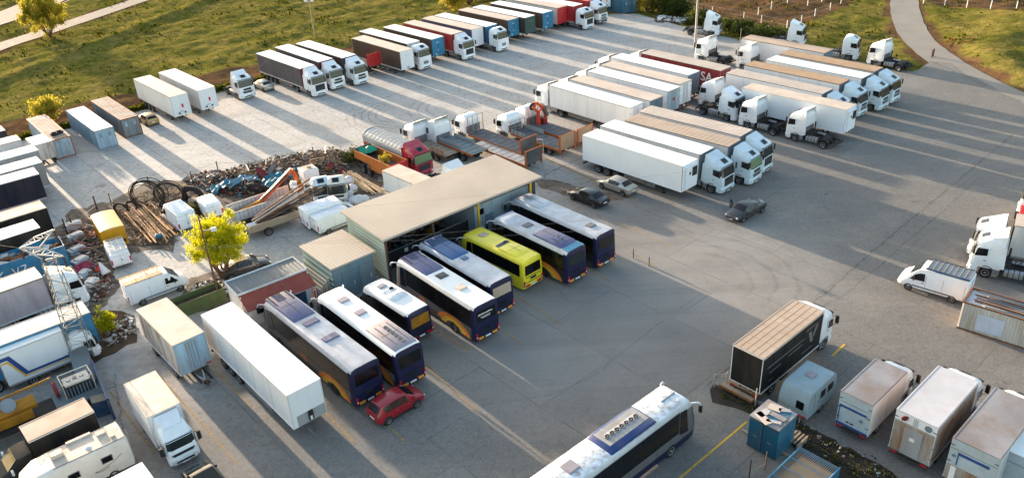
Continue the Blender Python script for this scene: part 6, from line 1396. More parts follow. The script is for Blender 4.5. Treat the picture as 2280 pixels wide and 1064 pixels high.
for k, (a, c, d, e) in enumerate(((.15, .3, .5, 1.2), (.6, .6, .9, .5), (.9, -.4, .4, 1.1), (1.5, .3, .6, .8), (.3, -.5, .25, .9), (1.7, -.4, .3, .7))): b = MB(); b.obox(Vector((a+.1, c*.8, 2.56)), d, e, .04, .2*k-.4, ['roof_beige', 'galv_light', 'roof_grey'][k % 3]); q = Matrix.Rotation(yaw, 4, 'Z'); o = thing('board', 'loose board lying on the dark blue cabin roof', 'board', x, y, yaw, 'boards on the blue cabin'); b.build('plank', o)
# blue mesh trailer
x, y, yaw, L = pose((1665.7, 1064), (1782.7, 994), 1.6, -1, 2.6, 6.5, 41)
t = thing('mesh_trailer', 'blue framed open trailer covered by bars at the bottom edge', 'trailer', x, y, yaw); b = MB()
for s in (-1, 1): b.box(0, L, s*1.25-.05, s*1.25+.05, .5, 1.6, 'trailer_teal'); b.tube((0, s*1.27, 1.65), (L, s*1.27, 1.65), .05, 'trailer_blue')
b.box(L-.08, L, -1.25, 1.25, .5, 1.6, 'trailer_blue'); b.build('frame', t); b = MB()
for k in range(22): b.tube((.05, -1.2+k*.114, 1.62), (L-.05, -1.2+k*.114, 1.62), .022, 'bed_wood', 5)
for k in range(7): b.tube((.3+k*(L-.6)/6, -1.2, 1.66), (.3+k*(L-.6)/6, 1.2, 1.66), .03, 'trailer_blue', 5)
b.build('grille', t); b = MB(); b.box(.05, L-.1, -1.2, 1.2, .9, .98, 'bed_wood'); b.build('floor', t); [wheel(t, 2.5, s*1.1, .4, .25) for s in (-1, 1)]
p0 = at(1870, 1040); t2 = thing('pallet', 'wooden crate base lying against the blue cabin', 'pallet', *W2(1768, 985), R(41)); b = MB(); [b.box(-.6, .6, -.6+k*.25, -.48+k*.25, .5, .55, 'wood_plank') for k in range(5)]; [b.box(-.6, .6, c, c+.1, .0, .5, 'wood_plank') for c in (-.55, 0, .45)]; b.build('slats', t2)
t2 = thing('timber', 'long timber edging beam by the blue cabin doors', 'beam', *W2(1700, 985), R(-49)); b = MB(); b.box(-1.6, 1.9, -.08, .08, 0, .15, 'wood_plank'); b.build('beam', t2)

# ---- flatbed trucks in the middle
def flatbed(label, rear_px, L, yaw=131, bed='bed_grey', edge='orange_steel', tb=1.9, drop=(), z=1.05, cabkw=None, tail=True, hb=None, W=2.45, tbm='bed_grey', bed_z=0, name='flatbed_truck', group='flatbed trucks parked behind the workshop'):
    yaw = R(yaw); p = at(*rear_px, z-.15); n = Vector((-math.sin(yaw), math.cos(yaw), 0)); p = p-n*W/2
    t = thing(name, label, 'truck', p.x, p.y, yaw, group); hw = W/2
    b = MB(); b.box(0, L, -hw, hw, z, z+.06, bed)
    for s in (-1, 1): b.box(0, L, s*hw-.03, s*hw+.03, z-.18, z+.063, edge)
    for k in range(int(L)): b.box(k+.3, k+.34, -hw+.1, hw-.1, z+.06, z+.072, 'chassis')
    b.build('bed', t)
    b = MB()
    for s in (-1, 1): b.box(.2, L+1.8 if cabkw else L, s*.42-.06, s*.42+.06, z-.38, z-.1, 'chassis')
    b.box(1.5, 3, -hw+.15, hw-.15, z-.3, z-.18, 'chassis'); b.build('chassis', t)
    if tail:
        b = MB(); b.box(-.06, 0, -hw, hw, z, z+tb, tbm)
        for k in range(12): b.box(-.09, -.06, -hw+.15+k*(W-.3)/12, -hw+.19+k*(W-.3)/12, z+.05, z+tb-.05, tbm)
        for s in (-1, 1): b.box(-.12, .1, s*hw-.07, s*hw+.07, z-.35, z+tb, edge)
        b.box(-.1, .02, -hw, hw, z+tb-.05, z+tb+.02, edge if tb > 1.5 and tbm != 'bed_pale' else 'bed_pale'); b.build('tailboard', t)
    for s, x0, x1, hh, m in drop:
        b = MB(); b.box(x0, x1, s*hw-.02, s*hw+.02, z+.06, z+hh, m)
        for k in range(3): xx = x0+(x1-x0)*(k+.5)/3; b.box(xx-.03, xx+.03, s*(hw+.025)-.01, s*(hw+.025)+.01, z+.06, z+hh, 'chassis')
        b.build('dropside', t)
    if hb:
        b = MB()
        for yy in (-hw, -hw*.33, hw*.33, hw): b.tube((L-.05, yy, z), (L-.05, yy, z+hb), .04, edge if abs(yy) == hw else 'galv', 6)
        b.tube((L-.05, -hw, z+hb), (L-.05, hw, z+hb), .04, 'galv', 6); b.tube((L-.05, -hw, z+hb*.5), (L-.05, hw, z+hb*.5), .03, 'galv', 6); b.build('headboard', t)
    if cabkw:
        cab(t, L+.45, **cabkw)
        for s in (-1, 1): wheel(t, L+.45+.98, s*1.03, .48, .30)
    for s in (-1, 1):
        for a in (1.9, 3.1): wheel(t, a, s*.95, .45, .45)
    return t
LW = dict(col='cab_white', H=2.55, defl=False)
flatbed('flatbed truck with low grey drop sides, nearest the red tarpaulin truck', (991, 353), 5.6, drop=((1, 0, 2.8, .75, 'bed_wood'), (-1, 0, 5.4, .8, 'bed_pale')), tail=False, cabkw=dict(col='cab_white', H=2.75), edge='steel_brown', bed='bed_wood')
flatbed('flatbed truck with a tall white cab and a raised grey green bed', (1052, 349), 6.6, bed='bed_green', z=1.35, tail=False, drop=((-1, 2.5, 6.4, .45, 'bed_pale'),), cabkw=dict(col='cab_white', H=2.95))
flatbed('long flatbed truck with an orange edged bed and dark red tailboard', (1160, 346), 9.6, cabkw=LW, hb=2.2, tb=1.75)
flatbed('flatbed truck with a short drop side and a tall orange posted tailboard', (1247, 339), 8.6, cabkw=dict(LW, H=2.5), hb=1.4, tb=1.8, drop=((1, 6.0, 8.4, .6, 'bed_pale'), (-1, 5.2, 8.4, .6, 'bed_pale')), tbm='bed_wood')
t = flatbed('flatbed truck carrying a folded red crane behind its white cab', (1287, 321), 8.6, cabkw=dict(LW, H=2.6), hb=2.4, tb=1.7, tbm='bed_wood')
b = MB(); L = 8.6
b.tube((L-.6, 0, 1.1), (L-.6, 0, 2.8), .3, 'crane_orange', 8, .22); b.path([Vector((L-.6, .1, 2.8)), Vector((L-.3, .7, 3.5)), Vector((L-.2, 0, 3.9)), Vector((L-.6, -.9, 3.1)), Vector((L-1.2, -.8, 1.7))], .2, 'crane_orange', 6); b.path([Vector((L-1, .5, 1.3)), Vector((L-1, .4, 2.6)), Vector((L-.8, -.3, 3.2))], .13, 'trailer_red', 6); b.box(L-1.3, L-.3, -.9, -.3, 1.15, 1.9, 'curtain_maroon'); b.tube((L-1.3, -.9, 2.1), (L-.7, -.9, 3.0), .25, 'dump_inside', 8)
o = b.build('crane', t); b = MB(); b.torus((L-.2, .55, 3.5), (1, 0, .2), .38, .15, 'rubber', 14, 7); b.build('spare_tyre', o)
flatbed('low flatbed trailer with an upright grey ramp board beside the workshop roof', (1171, 372), 9.5, bed='bed_pale', tb=1.7, tbm='bed_grey', name='flatbed_trailer', z=.9)
# red covered truck
x, y, yaw, L = pose((803.5, 291), (893.7, 337), 2.9, 1, 2.4, 8.0, -49)
t = thing('tarpaulin_truck', 'red truck with a grey ribbed tarpaulin cover', 'truck', x, y, yaw); hw = 1.2
b = MB(); b.box(0, L, -hw, hw, 1.1, 2.2, 'curtain_red'); b.box(L-.06, L+.02, -hw, hw, 1.1, 3.3, 'curtain_red'); b.build('cargo_body', t)
b = MB()
def arc(xx, k): return [(xx, -hw-.02, 2.1)]+[(xx, -math.cos(math.pi*i/8)*(hw+.04)*1.0, 2.75+math.sin(math.pi*i/8)*.75*k) for i in range(9)]+[(xx, hw+.02, 2.1)]
secs = []; n = 11
for i in range(n*2+1): secs.append(arc(i*L/(2*n), 1.0 if i % 2 == 0 else .84))
b.loft(secs, 'tarp_grey')
for i in range(n+1): b.loft([[(p[0]+d, p[1]*1.01, p[2]+.012) for p in arc(min(L-.05, max(.05, i*L/n)), 1.0)] for d in (-.07, .07)], 'tarp_light')
b.build('tarpaulin', t, smooth=40)
b = MB(); [b.box(.2, L+1.5, s*.42-.06, s*.42+.06, .7, 1.09, 'chassis') for s in (-1, 1)]; b.build('chassis', t); cab(t, L+.3, col='cab_red', H=2.85, style='volvo', screen='blind_green')
[wheel(t, a, s*1.0, .5, .4) for s in (-1, 1) for a in (1.6, 2.9, L+1.3)]
# orange tipping trailer
x, y, yaw, L = pose((796.8, 330), (868.2, 371), 2.5, 1, 2.35, 7.2, -48.5)
t = thing('tipper_trailer', 'open orange tipper trailer with a weed growing inside', 'trailer', x, y, yaw); hw = 1.17
for s in (-1, 1): b = MB(); b.box(0, L, s*hw-.04, s*hw+.04, 1.6, 2.5, 'dump_orange'); b.box(2.8, L, s*hw-.035, s*hw+.035, 1.0, 1.58, 'dump_orange'); b.box(0, L, s*hw-.07, s*hw+.07, 2.5, 2.56, 'dump_orange'); b.build('side_wall', t)
b = MB(); b.box(L-.06, L, -hw+.04, hw-.04, 1.2, 2.55, 'trailer_red'); b.box(L, L+.02, -.1, .35, 1.8, 2.2, 'bed_wood'); b.build('front_wall', t); b = MB(); b.box(0, .06, -hw+.04, hw-.04, 1.6, 2.7, 'bed_grey'); b.build('tailgate', t); b = MB(); b.box(.06, L-.06, -hw+.04, hw-.04, 1.55, 1.62, 'dump_inside'); b.build('floor', t)
b = MB(); [b.box(.2, L, s*.42-.06, s*.42+.06, .7, 1.5, 'chassis') for s in (-1, 1)]; b.build('chassis', t); [wheel(t, a, s*.98, .5, .4) for s in (-1, 1) for a in (1.4, 2.7, 5.8)]
u0 = Matrix.Rotation(yaw, 4, 'Z'); pp = u0 @ Vector((.9, 0, 0)); q = thing('tarpaulin', 'crumpled green tarpaulin on the rear of the orange tipper trailer', 'tarpaulin', x+pp.x, y+pp.y, yaw, z=2.1); b = MB(); r = random.Random(2); mat('tarp_green', (.01, .25, .16), .5, dirt=.2)
g = [[Vector((-.8+i*.27, -1.0+j*.33, r.uniform(.25, .75)*math.sin(math.pi*(i+.5)/7)+.1)) for j in range(7)] for i in range(7)]
for i in range(6):
    for j in range(6): b.quad([g[i][j], g[i+1][j], g[i+1][j+1], g[i][j+1]], 'tarp_green')
b.build('cloth', q)
pp = u0 @ Vector((5.0, -.3, 0)); plant_at = (x+pp.x, y+pp.y, 1.6)
# white storage box near the tipper, white truck half under the roof line
x, y, yaw, L = pose((874, 382), (922, 411), 2.9, 1, 2.3, 5.6, -47); box_truck('white box trailer with a stained beige roof, half hidden by the workshop roof', (x, y, yaw, 5.6), .6, 2.9, 2.3, 'side_white', 'cream_roof', 'side_white', 'side_white', None, name='box_trailer', group=None)
TRp = pose((984, 362), (1010, 378), 3.6, 1, 2.4, 2, -49); t = tractor('white tractor unit with a raised pale air deflector, mostly hidden by the workshop roof', Vector((TRp[0], TRp[1], 0))+u(R(-49))*2.3, R(-49), col='cab_white', H=2.6, defl=True, group=None)
# yellow box truck
x, y, yaw, L = pose((195, 482), (218, 525), 2.6, 1, 2.15, 4.6, -57)
rp, fp = at(194, 478, 2.6), at(222, 515, 2.6)
t = thing('box_trailer', 'bright yellow box trailer with a pale yellow roof', 'trailer', fp.x-math.cos(R(-56))*4.6+.9, fp.y-math.sin(R(-56))*4.6+.6, R(-56)); b = MB()
for s in (-1, 1): b.box(0, 4.6, min(s*1.1, s*1.05), max(s*1.1, s*1.05), .5, 2.5, 'yellow_box'); [b.box(.3+k*.5, .36+k*.5, min(s*1.1, s*1.13), max(s*1.1, s*1.13), .5, 2.45, 'yellow_box') for k in range(9)]
b.box(4.55, 4.6, -1.05, 1.05, .5, 2.5, 'yellow_box'); b.box(0, .05, -1.05, 1.05, .5, 2.5, 'yellow_box'); [b.box(4.6, 4.62, -.9+k*.45, -.86+k*.45, .5, 2.45, 'yellow_box') for k in range(5)]; b.build('side_wall', t); b = MB()
secs = [[(xx, -1.12, 2.48), (xx, -.8, 2.60), (xx, 0, 2.66), (xx, .8, 2.60), (xx, 1.12, 2.48)] for xx in (-.03, 4.65)]; b.loft(secs, 'yellow_roof'); b.build('roof', t); b = MB(); b.box(.1, 4.5, -.6, .6, .3, .49, 'chassis'); b.build('chassis', t); [wheel(t, 2.2, s*.95, .35, .22) for s in (-1, 1)]

# ================================================================== SCRAP STRIP
def heap(name, label, cat, poly, n, zmax, cols, seed, smin=.12, smax=.7, asp=1):
    r = random.Random(seed); P_ = [W2(*p) for p in poly]; xs = [p[0] for p in P_]; ys = [p[1] for p in P_]; b = MB(); k = 0
    while k < n:
        x, y = r.uniform(min(xs), max(xs)), r.uniform(min(ys), max(ys)); d = dist_poly(np.array([[x, y]]), P_)[0]
        if d > 0: continue
        k += 1; zz = min(zmax, -d*.7)*r.uniform(.3, 1); sx = r.uniform(smin, smax); b.obox(Vector((x, y, zz)), sx*r.uniform(.6, 2.2)*asp, sx, r.uniform(.04, .35)*sx*1.6, r.uniform(0, 3.14), r.choice(cols), r.uniform(-.7, .7), r.choice('XY'))
    return stuff(b.build(name, smooth=0), label, cat)
heap('rubble_heap', 'long heap of broken rubble and splintered wood along the top of the scrap strip', 'rubble', [(470, 395), (560, 370), (640, 352), (760, 335), (790, 350), (770, 385), (700, 385), (600, 395), (520, 420), (470, 425)], 2600, 1.5, ['concrete', 'wood_plank', 'steel_brown', 'steel_brown', 'chassis', 'soil_brown', 'soil_brown', 'dust_brown', 'bed_wood', 'rust'], 11, .05, .22)
heap('rubble_heap', 'scattered bricks and rags on the ground below the blue container', 'rubble', [(140, 560), (180, 500), (215, 510), (235, 600), (250, 640), (225, 675), (190, 665), (150, 620)], 800, .7, ['concrete', 'steel_brown', 'steel_brown', 'soil_brown', 'soil_dark', 'rust', 'dust_brown', 'side_greywhite', 'chassis', 'bed_wood'], 12, .05, .24)
heap('rubble_heap', 'low pile of white rubble between the pole and the cabin office', 'rubble', [(425, 640), (500, 610), (515, 640), (500, 665), (430, 680)], 220, .5, ['wall_white', 'concrete', 'side_greywhite', 'bed_wood', 'soil_brown'], 13, .08, .35)
heap('rubble_heap', 'stony rubbish and weeds on the verge beside the drawbar trailer', 'rubble', [(225, 730), (290, 700), (305, 740), (240, 775)], 150, .3, ['concrete', 'wood_plank', 'soil_brown', 'side_greywhite'], 14, .06, .3)
heap('litter', 'scraps of litter on the dark bank at the bottom right', 'litter', [(1640, 880), (1780, 940), (1960, 1020), (2000, 1060), (1850, 1060), (1740, 960)], 130, .08, ['concrete', 'soil_brown', 'soil_dark', 'soil_dark', 'bed_wood'], 15, .04, .14)
heap('rubble_heap', 'white rubbish piled by the bushes at the top of the yard', 'rubble', [(1455, 36), (1540, 44), (1545, 56), (1460, 50)], 120, .5, ['wall_white', 'concrete', 'side_greywhite', 'steel_brown'], 16, .15, .6)
heap('rubble_heap', 'scrap between the tyres and the skip', 'rubble', [(400, 400), (480, 380), (600, 400), (650, 400), (560, 440), (520, 440), (470, 430)], 900, .8, ['steel_brown', 'steel_brown', 'rust', 'soil_dark', 'chassis', 'bed_grey', 'curtain_maroon', 'wood_plank', 'soil_brown', 'blue_tarp'], 17, .05, .3)
heap('timber_scrap', 'broken planks and thin bars strewn over the rubble heap', 'scrap wood', [(470, 400), (560, 374), (640, 356), (760, 340), (785, 352), (770, 385), (700, 392), (600, 405), (520, 430)], 170, 1.7, ['wood_plank', 'log_pale', 'steel_brown', 'rust', 'galv', 'bed_wood', 'side_greywhite'], 31, .05, .14, 10)
heap('sheet_scrap', 'bent metal sheets lying in the scrap strip', 'scrap metal', [(480, 405), (600, 385), (740, 360), (770, 385), (650, 420), (540, 440)], 46, 1.3, ['bed_grey', 'rust', 'blue_pale', 'galv', 'steel_brown', 'curtain_maroon', 'container_blue'], 32, .4, .9)
heap('brushwood', 'dark brown brushwood and twigs around the poles and hose coils', 'brushwood', [(245, 470), (330, 425), (430, 410), (450, 440), (400, 470), (375, 520), (390, 545), (300, 548), (262, 500)], 1500, .45, ['steel_brown', 'soil_dark', 'pole_wood', 'soil_brown', 'log', 'leaf_dull'], 33, .03, .07, 7)
heap('timber_scrap', 'splintered timber and bars beside the pale blocks', 'scrap wood', [(140, 560), (150, 500), (215, 480), (235, 560), (250, 640), (225, 675), (185, 640)], 150, .9, ['wood_plank', 'steel_brown', 'rust', 'steel_brown', 'log_pale', 'galv', 'trailer_red'], 34, .05, .13, 9)
# weathered white bags and blocks (individual)
WB = ['upper', 'second', 'third', 'fourth', 'lowest']
for k, (px, py, sx, m) in enumerate(((163, 500, 1.6, 'side_greywhite'), (168, 525, 1.5, 'side_greywhite'), (170, 556, 1.6, 'panel_light'), (178, 580, 1.5, 'side_greywhite'), (186, 610, 1.4, 'panel_light'), (201, 630, 1.5, 'side_greywhite'))):
    p = at(px, py, .6); q = thing('block', f'{["topmost", "second from top", "third from top", "fourth from top", "fifth from top", "bottom"][k]} pale block in the row of blocks below the blue container', 'block', p.x, p.y, R(30+10*k), 'pale blocks in the scrap strip'); b = MB(); b.obox(Vector((0, 0, .4)), sx, sx*.6, .8, 0, m); b.obox(Vector((.1, 0, .85)), sx*.7, sx*.5, .1, .2, m); b.build('block', q, bevel=.05)
for nm, lab, cat, px, py, m, s in (('plastic_sheet', 'crumpled pink plastic sheet among the scrap', 'sheet', 190, 602, 'pink', .8), ('traffic_cone', 'red and white cone shape standing in the scrap below the yellow trailer', 'cone', 222, 605, 'trailer_red', .5)):
    p = at(px, py, .3); q = thing(nm, lab, cat, p.x, p.y, .5); b = MB(); r = random.Random(nm)
    if nm == 'traffic_cone': b.tube((0, 0, .4), (.3, .1, 1.1), .4, 'trailer_red', 8, .15); b.tube((.5, -.6, .2), (.2, .1, 1.2), .45, 'letter_white', 8, .08)
    else:
        g = [[Vector((-.8+i*.27, -.6+j*.2, .5+r.uniform(.0, .5))) for j in range(7)] for i in range(7)]
        for i in range(6):
            for j in range(6): b.quad([g[i][j], g[i+1][j], g[i+1][j+1], g[i][j+1]], m)
    b.build('sheet' if nm != 'traffic_cone' else 'cone', q)
# logs
mat('log_dark', (.30, .16, .08), .85, dirt=.4, scale=4)
a0, a1 = at(286, 463, .3), at(374, 528, .3); r = random.Random(5)
dl = (at(345, 540, .2)-at(280, 470, .2)).normalized(); nlg = Vector((-dl.y, dl.x, 0))
for k in range(22):
    row = 0 if k < 13 else 1; off = (k if row == 0 else k-13+.5)*.26; base = at(275+0, 478, 0)+nlg*off*1.0+dl*r.uniform(-.7, .9); Lg = r.uniform(8.2, 9.8)*(.55 if k in (0, 1) else 1)
    q = thing('log', 'long brown wooden pole in the stack right of the yellow trailer', 'log', base.x, base.y, math.atan2(dl.y, dl.x)+r.uniform(-.03, .03), 'wooden poles stacked by the yellow trailer', .13+row*.22); b = MB(); b.tube((0, 0, 0), (Lg, 0, r.uniform(-.02, .1)), .115, ['log', 'log', 'log_dark'][k % 3], 8, .09); b.build('trunk', q)
p = at(354, 527, .5); q = thing('rag', 'blue rag bundle on the ends of the wooden poles', 'rag', p.x, p.y, 0, z=.45); b = MB(); b.obox(Vector((0, 0, .15)), .7, .5, .35, .4, 'blue_tarp', .2); b.build('cloth', q, bevel=.1)
for k in range(20):
    s_, e_ = at(760+r.uniform(-4, 18)+k*1.2, 382+r.uniform(-2, 6), .3+.03*k), at(815+k*2.2+r.uniform(-8, 8), 428-k*.4+r.uniform(-5, 8), .15+.02*k); d = e_-s_
    q = thing('log', 'thin pale wooden pole in the fanned pile beside the white bags', 'log', s_.x, s_.y, 0, 'thin wooden poles beside the bags'); b = MB(); b.tube((0, 0, s_.z), (d.x, d.y, max(.1, e_.z)), .09, 'log_pale', 6, .06); b.build('trunk', q)
# tyres and hose coils
def coil(label, px, py, Rr, n, r0, m, tilt, seed, name='hose_coil'):
    r = random.Random(seed); p = at(px, py, 0); q = thing(name, label, 'hose coil' if name == 'hose_coil' else 'tyre', p.x, p.y); b = MB()
    for k in range(n): b.torus((r.uniform(-.15, .15), k*.09, Rr*.92+r.uniform(-.08, .08)), Vector((r.uniform(-.2, .2), 1, tilt+r.uniform(-.25, .25))), Rr*r.uniform(.85, 1.05), r0, m, 26, 5)
    b.build('coil' if name == 'hose_coil' else 'tread', q)
coil('large standing coil of black hose above the wooden poles', 335, 470, 1.9, 9, .045, 'pipe_black', .15, 1); coil('second black hose coil, left of the giant tyre', 382, 462, 1.6, 7, .045, 'pipe_black', .2, 2); coil('small thick hose ring by the end of the wooden poles', 275, 478, .75, 2, .09, 'pipe_black', .2, 3)
coil('smaller ring behind the pole stack', 296, 468, .6, 2, .07, 'pipe_black', .2, 4)
coil('giant black tyre standing upright in the scrap strip', 433, 452, 1.0, 1, .32, 'rubber', .1, 5, 'giant_tyre'); coil('dark tyre stack lying near the white skip', 572, 435, .9, 3, .2, 'rubber', .9, 6, 'giant_tyre')
p = at(436, 458, 0); q = thing('cable_drum', 'wooden drum standing inside the giant tyre', 'drum', p.x, p.y-.4); b = MB(); b.tube((0, 0, 0), (0, 0, 1.0), .5, 'bed_wood', 12); b.build('drum', q)
# tarps
def sheet(label, px, py, sx, sy, z, m, seed, rz=.4):
    r = random.Random(seed); p = at(px, py, z); q = thing('tarpaulin', label, 'tarpaulin', p.x, p.y, rz); b = MB(); n = 8
    g = [[Vector((-sx/2+i*sx/n, -sy/2+j*sy/n, z+r.uniform(-.25, .25)-.5*(abs(i-n/2)/n*2)**2)) for j in range(n+1)] for i in range(n+1)]
    for i in range(n):
        for j in range(n): b.quad([g[i][j], g[i+1][j], g[i+1][j+1], g[i][j+1]], m)
    b.build('cloth', q)
sheet('blue tarpaulin draped low over scrap near the giant tyre', 500, 408, 3.2, 1.6, 1.0, 'blue_tarp', 1, .6); sheet('pale blue sheet lying on scrap above the skip', 540, 398, 3.6, 1.3, 1.2, 'blue_pale', 2, .6)
sheet('deep blue tarpaulin hanging over a pile beside the orange boom', 618, 392, 3.4, 1.8, 1.4, 'blue_tarp', 3, .7); sheet('blue sheet on top of the rubble heap', 655, 376, 2.4, .9, 1.3, 'blue_pale', 4, .7)
# white tank, bags
p = at(692, 410, 0); q = thing('water_tank', 'white square plastic tank with a lid on the scrap strip', 'tank', p.x, p.y, R(35)); b = MB(); b.box(-.9, .9, -.9, .9, .3, 2.0, 'side_white'); b.build('tank', q, bevel=.12); b = MB(); b.box(-.7, .7, -.7, .7, 2.0, 2.06, 'cream_roof'); b.tube((.1, 0, 2.06), (.1, 0, 2.2), .25, 'bed_wood', 10); b.build('lid', q)
for k, (px, py, s) in enumerate(((765, 428, .7), (778, 415, .65), (772, 440, .75), (757, 415, .55), (800, 452, .65), (790, 458, .6), (812, 448, .5), (785, 432, .6))):
    p = at(px, py, 0); r = random.Random(k); q = thing('rubble_bag', 'white bulk bag in the pile next to the thin wooden poles', 'bag', p.x, p.y, k, 'white bulk bags'); b = MB(); secs = []
    for zz, rr in ((0, .8), (.3, 1.05), (.7, 1.1), (1.05, .9), (1.3, .5), (1.45, .15)): secs.append([(math.cos(2*math.pi*i/10)*rr*s*r.uniform(.85, 1.1), math.sin(2*math.pi*i/10)*rr*s*r.uniform(.85, 1.1), zz*s+.02+(k % 2)*.3) for i in range(10)])
    b.loft(secs, 'bag'); b.build('sack', q)
# white skip trailer, boom, small trailer
a, c = at(532, 480, 1.0), at(640, 452, 1.0)
x, y, yaw, L = pose((549, 472), (662, 427), 1.9, 1, 2.3, 7.0, 38)
t = thing('open_trailer', 'long white sided open trailer holding a yellow and orange boom', 'trailer', x, y, yaw)
for s in (-1, 1): b = MB(); b.box(0, L, s*1.13-.04, s*1.13+.04, .7, 1.85, 'side_greywhite'); [b.box(k*.45, k*.45+.05, s*1.13-.06, s*1.13+.06, .7, 1.85, 'side_grey') for k in range(int(L/.45))]; b.box(0, L, s*1.13-.07, s*1.13+.07, 1.85, 1.92, 'rusty_white'); b.build('side_wall', t)
b = MB(); b.box(0, .06, -1.1, 1.1, .7, 1.85, 'side_greywhite'); [b.box(-.03, 0, -1.0+k*.35, -.95+k*.35, .7, 1.85, 'side_grey') for k in range(6)]; b.build('tailgate', t); b = MB(); b.box(0, L, -1.1, 1.1, .65, .72, 'steel_brown'); b.build('floor', t); b = MB(); [b.box(.2, L, s*.4-.05, s*.4+.05, .4, .64, 'chassis') for s in (-1, 1)]; b.build('chassis', t); [wheel(t, aa, s*.98, .42, .3) for s in (-1, 1) for aa in (1.5, 5.5)]
M4 = Matrix.Translation((x, y, 0)) @ Matrix.Rotation(yaw, 4, 'Z')
def boom(name, label, cat, pts, r, ms, extra=None):
    q = thing(name, label, cat, pts[0].x, pts[0].y); o = pts[0].copy(); o.z = 0; b = MB()
    for k, (a, c) in enumerate(zip(pts[:-1], pts[1:])):
        b.tube(a-o, c-o, r*(1.25-k*.12), ms[k % len(ms)], 4)
    b.build('boom', q); return q, o
q, o = boom('crane_boom', 'orange crane boom rising out of the long white open trailer', 'boom', [M4 @ Vector((.6, .2, 1.1)), M4 @ Vector((3.4, .1, 1.6)), M4 @ Vector((7.4, .3, 3.9)), M4 @ Vector((7.9, .2, 2.4))], .26, ['crane_yellow', 'crane_orange', 'crane_orange'])
b = MB(); b.path([p-o for p in (M4 @ Vector((3.2, -.25, 1.9)), M4 @ Vector((6.8, -.05, 3.6)))], .1, 'steel_brown', 6); b.build('hydraulic_ram', q)
b = MB(); r = random.Random(1); [b.obox(M4 @ Vector((7.3+r.uniform(-.4, .8), r.uniform(-1, .4), r.uniform(.8, 2.6)))-o, r.uniform(.2, .6), r.uniform(.2, .5), r.uniform(.3, .9), r.uniform(0, 3), r.choice(['crane_orange', 'wall_white', 'steel_brown', 'crane_yellow'])) for k in range(16)]; b.build('base', q)
x, y, yaw, L = pose((603, 494), (664, 468), 1.6, 1, 2.1, 5.4, 37)
t = thing('small_trailer', 'rusty two wheeled trailer loaded with long dark steel beams', 'trailer', x, y, yaw)
for s in (-1, 1): b = MB(); b.box(0, L, s*1.02-.03, s*1.02+.03, .8, 1.55, 'bed_wood' if s < 0 else 'chassis'); b.build('side_wall', t)
b = MB(); b.box(-.05, .0, -1.05, 1.05, .6, 1.6, 'bed_grey'); b.build('tailgate', t); b = MB(); b.box(0, L, -1, 1, .75, .82, 'chassis'); b.build('floor', t); [wheel(t, 1.9, s*1.1, .45, .25) for s in (-1, 1)]; b = MB(); b.tube((L, 0, .7), (L+1.4, 0, .5), .06, 'rust'); b.build('drawbar', t)
M5 = Matrix.Translation((x, y, 0)) @ Matrix.Rotation(yaw, 4, 'Z'); r = random.Random(6)
for k in range(7):
    a, c = M5 @ Vector((.5+k*.1, -.7+k*.22, 1.2+.05*k)), M5 @ Vector((8.3+r.uniform(-1, .6), -1.0+k*.28, 2.9+.15*k)); q = thing('steel_beam', 'dark rusty beam sloping up from the small two wheeled trailer', 'beam', a.x, a.y, 0, 'beams on the small trailer'); b = MB(); o = Vector((a.x, a.y, 0)); b.tube(a-o, c-o, .09, ['steel_brown', 'chassis', 'rust', 'galv_light'][k % 4] if k != 5 else 'galv_light', 4); b.build('beam', q)
pp = M5 @ Vector((.7, -.3, 1.3)); q = thing('rubble_bag', 'white bag lying in the rear of the small two wheeled trailer', 'bag', pp.x, pp.y, .3, z=1.1); b = MB(); b.obox(Vector((0, 0, .15)), 1.1, .8, .35, .2, 'bag', .15); b.build('sack', q, bevel=.12)
# old cabs in the scrap
for k, (px, py, m, lab, yw_) in enumerate(((722, 452, 'slate_blue', 'pale old truck cab without glass, left of the pair in the scrap', 60), (755, 450, 'side_white', 'beige old truck cab with an empty window, right of the pair in the scrap', 50))):
    p = at(px, py); q = thing('scrap_cab', lab, 'truck cab', p.x, p.y, R(yw_-130), 'old cabs in the scrap strip'); cab(q, -1.1, col='cream' if k else 'cab_pale', H=2.3, W=2.1, Ln=1.9, defl=False)
    b = MB(); b.box(-1.2, .8, -.5, .5, .2, .9, 'chassis'); b.build('chassis', q)
# ---- generator and drilling rig
x, y, yaw, L = pose((125, 868), (190, 838), 2.0, 1, 1.6, 2.2, 32)
t = thing('rig_truck', 'orange drilling rig lying on a dark truck bed beside the motorhome', 'drilling rig', *(lambda v: (v.x, v.y))(at(172, 852, 1.9)-Matrix.Rotation(R(38), 3, 'Z') @ Vector((9.0, .3, 0))), R(38)); b = MB(); b.box(-2, 10.2, -1.1, 1.1, .9, 1.1, 'chassis'); b.box(7.2, 10.4, -1.15, 1.15, 1.1, 1.3, 'bed_green'); b.build('bed', t); b = MB(); b.tube((1.2, .0, 2.0), (6.2, .0, 2.1), .5, 'crane_yellow', 8); b.box(.8, 2.6, -.8, .5, 1.2, 2.2, 'crane_yellow'); b.box(3.0, 5.8, -.7, .3, 1.2, 1.9, 'crane_yellow'); b.build('drill_body', t, bevel=.05)
b = MB()
for yy, zz in ((.55, 2.7), (.85, 2.5)): b.tube((-1.5, yy, zz), (7.6, yy, zz+.3), .07, 'crane_yellow', 6)
for k in range(14): b.tube((-1.2+k*.6, .55, 2.7), (-.9+k*.6, .85, 2.55), .03, 'crane_yellow', 5)
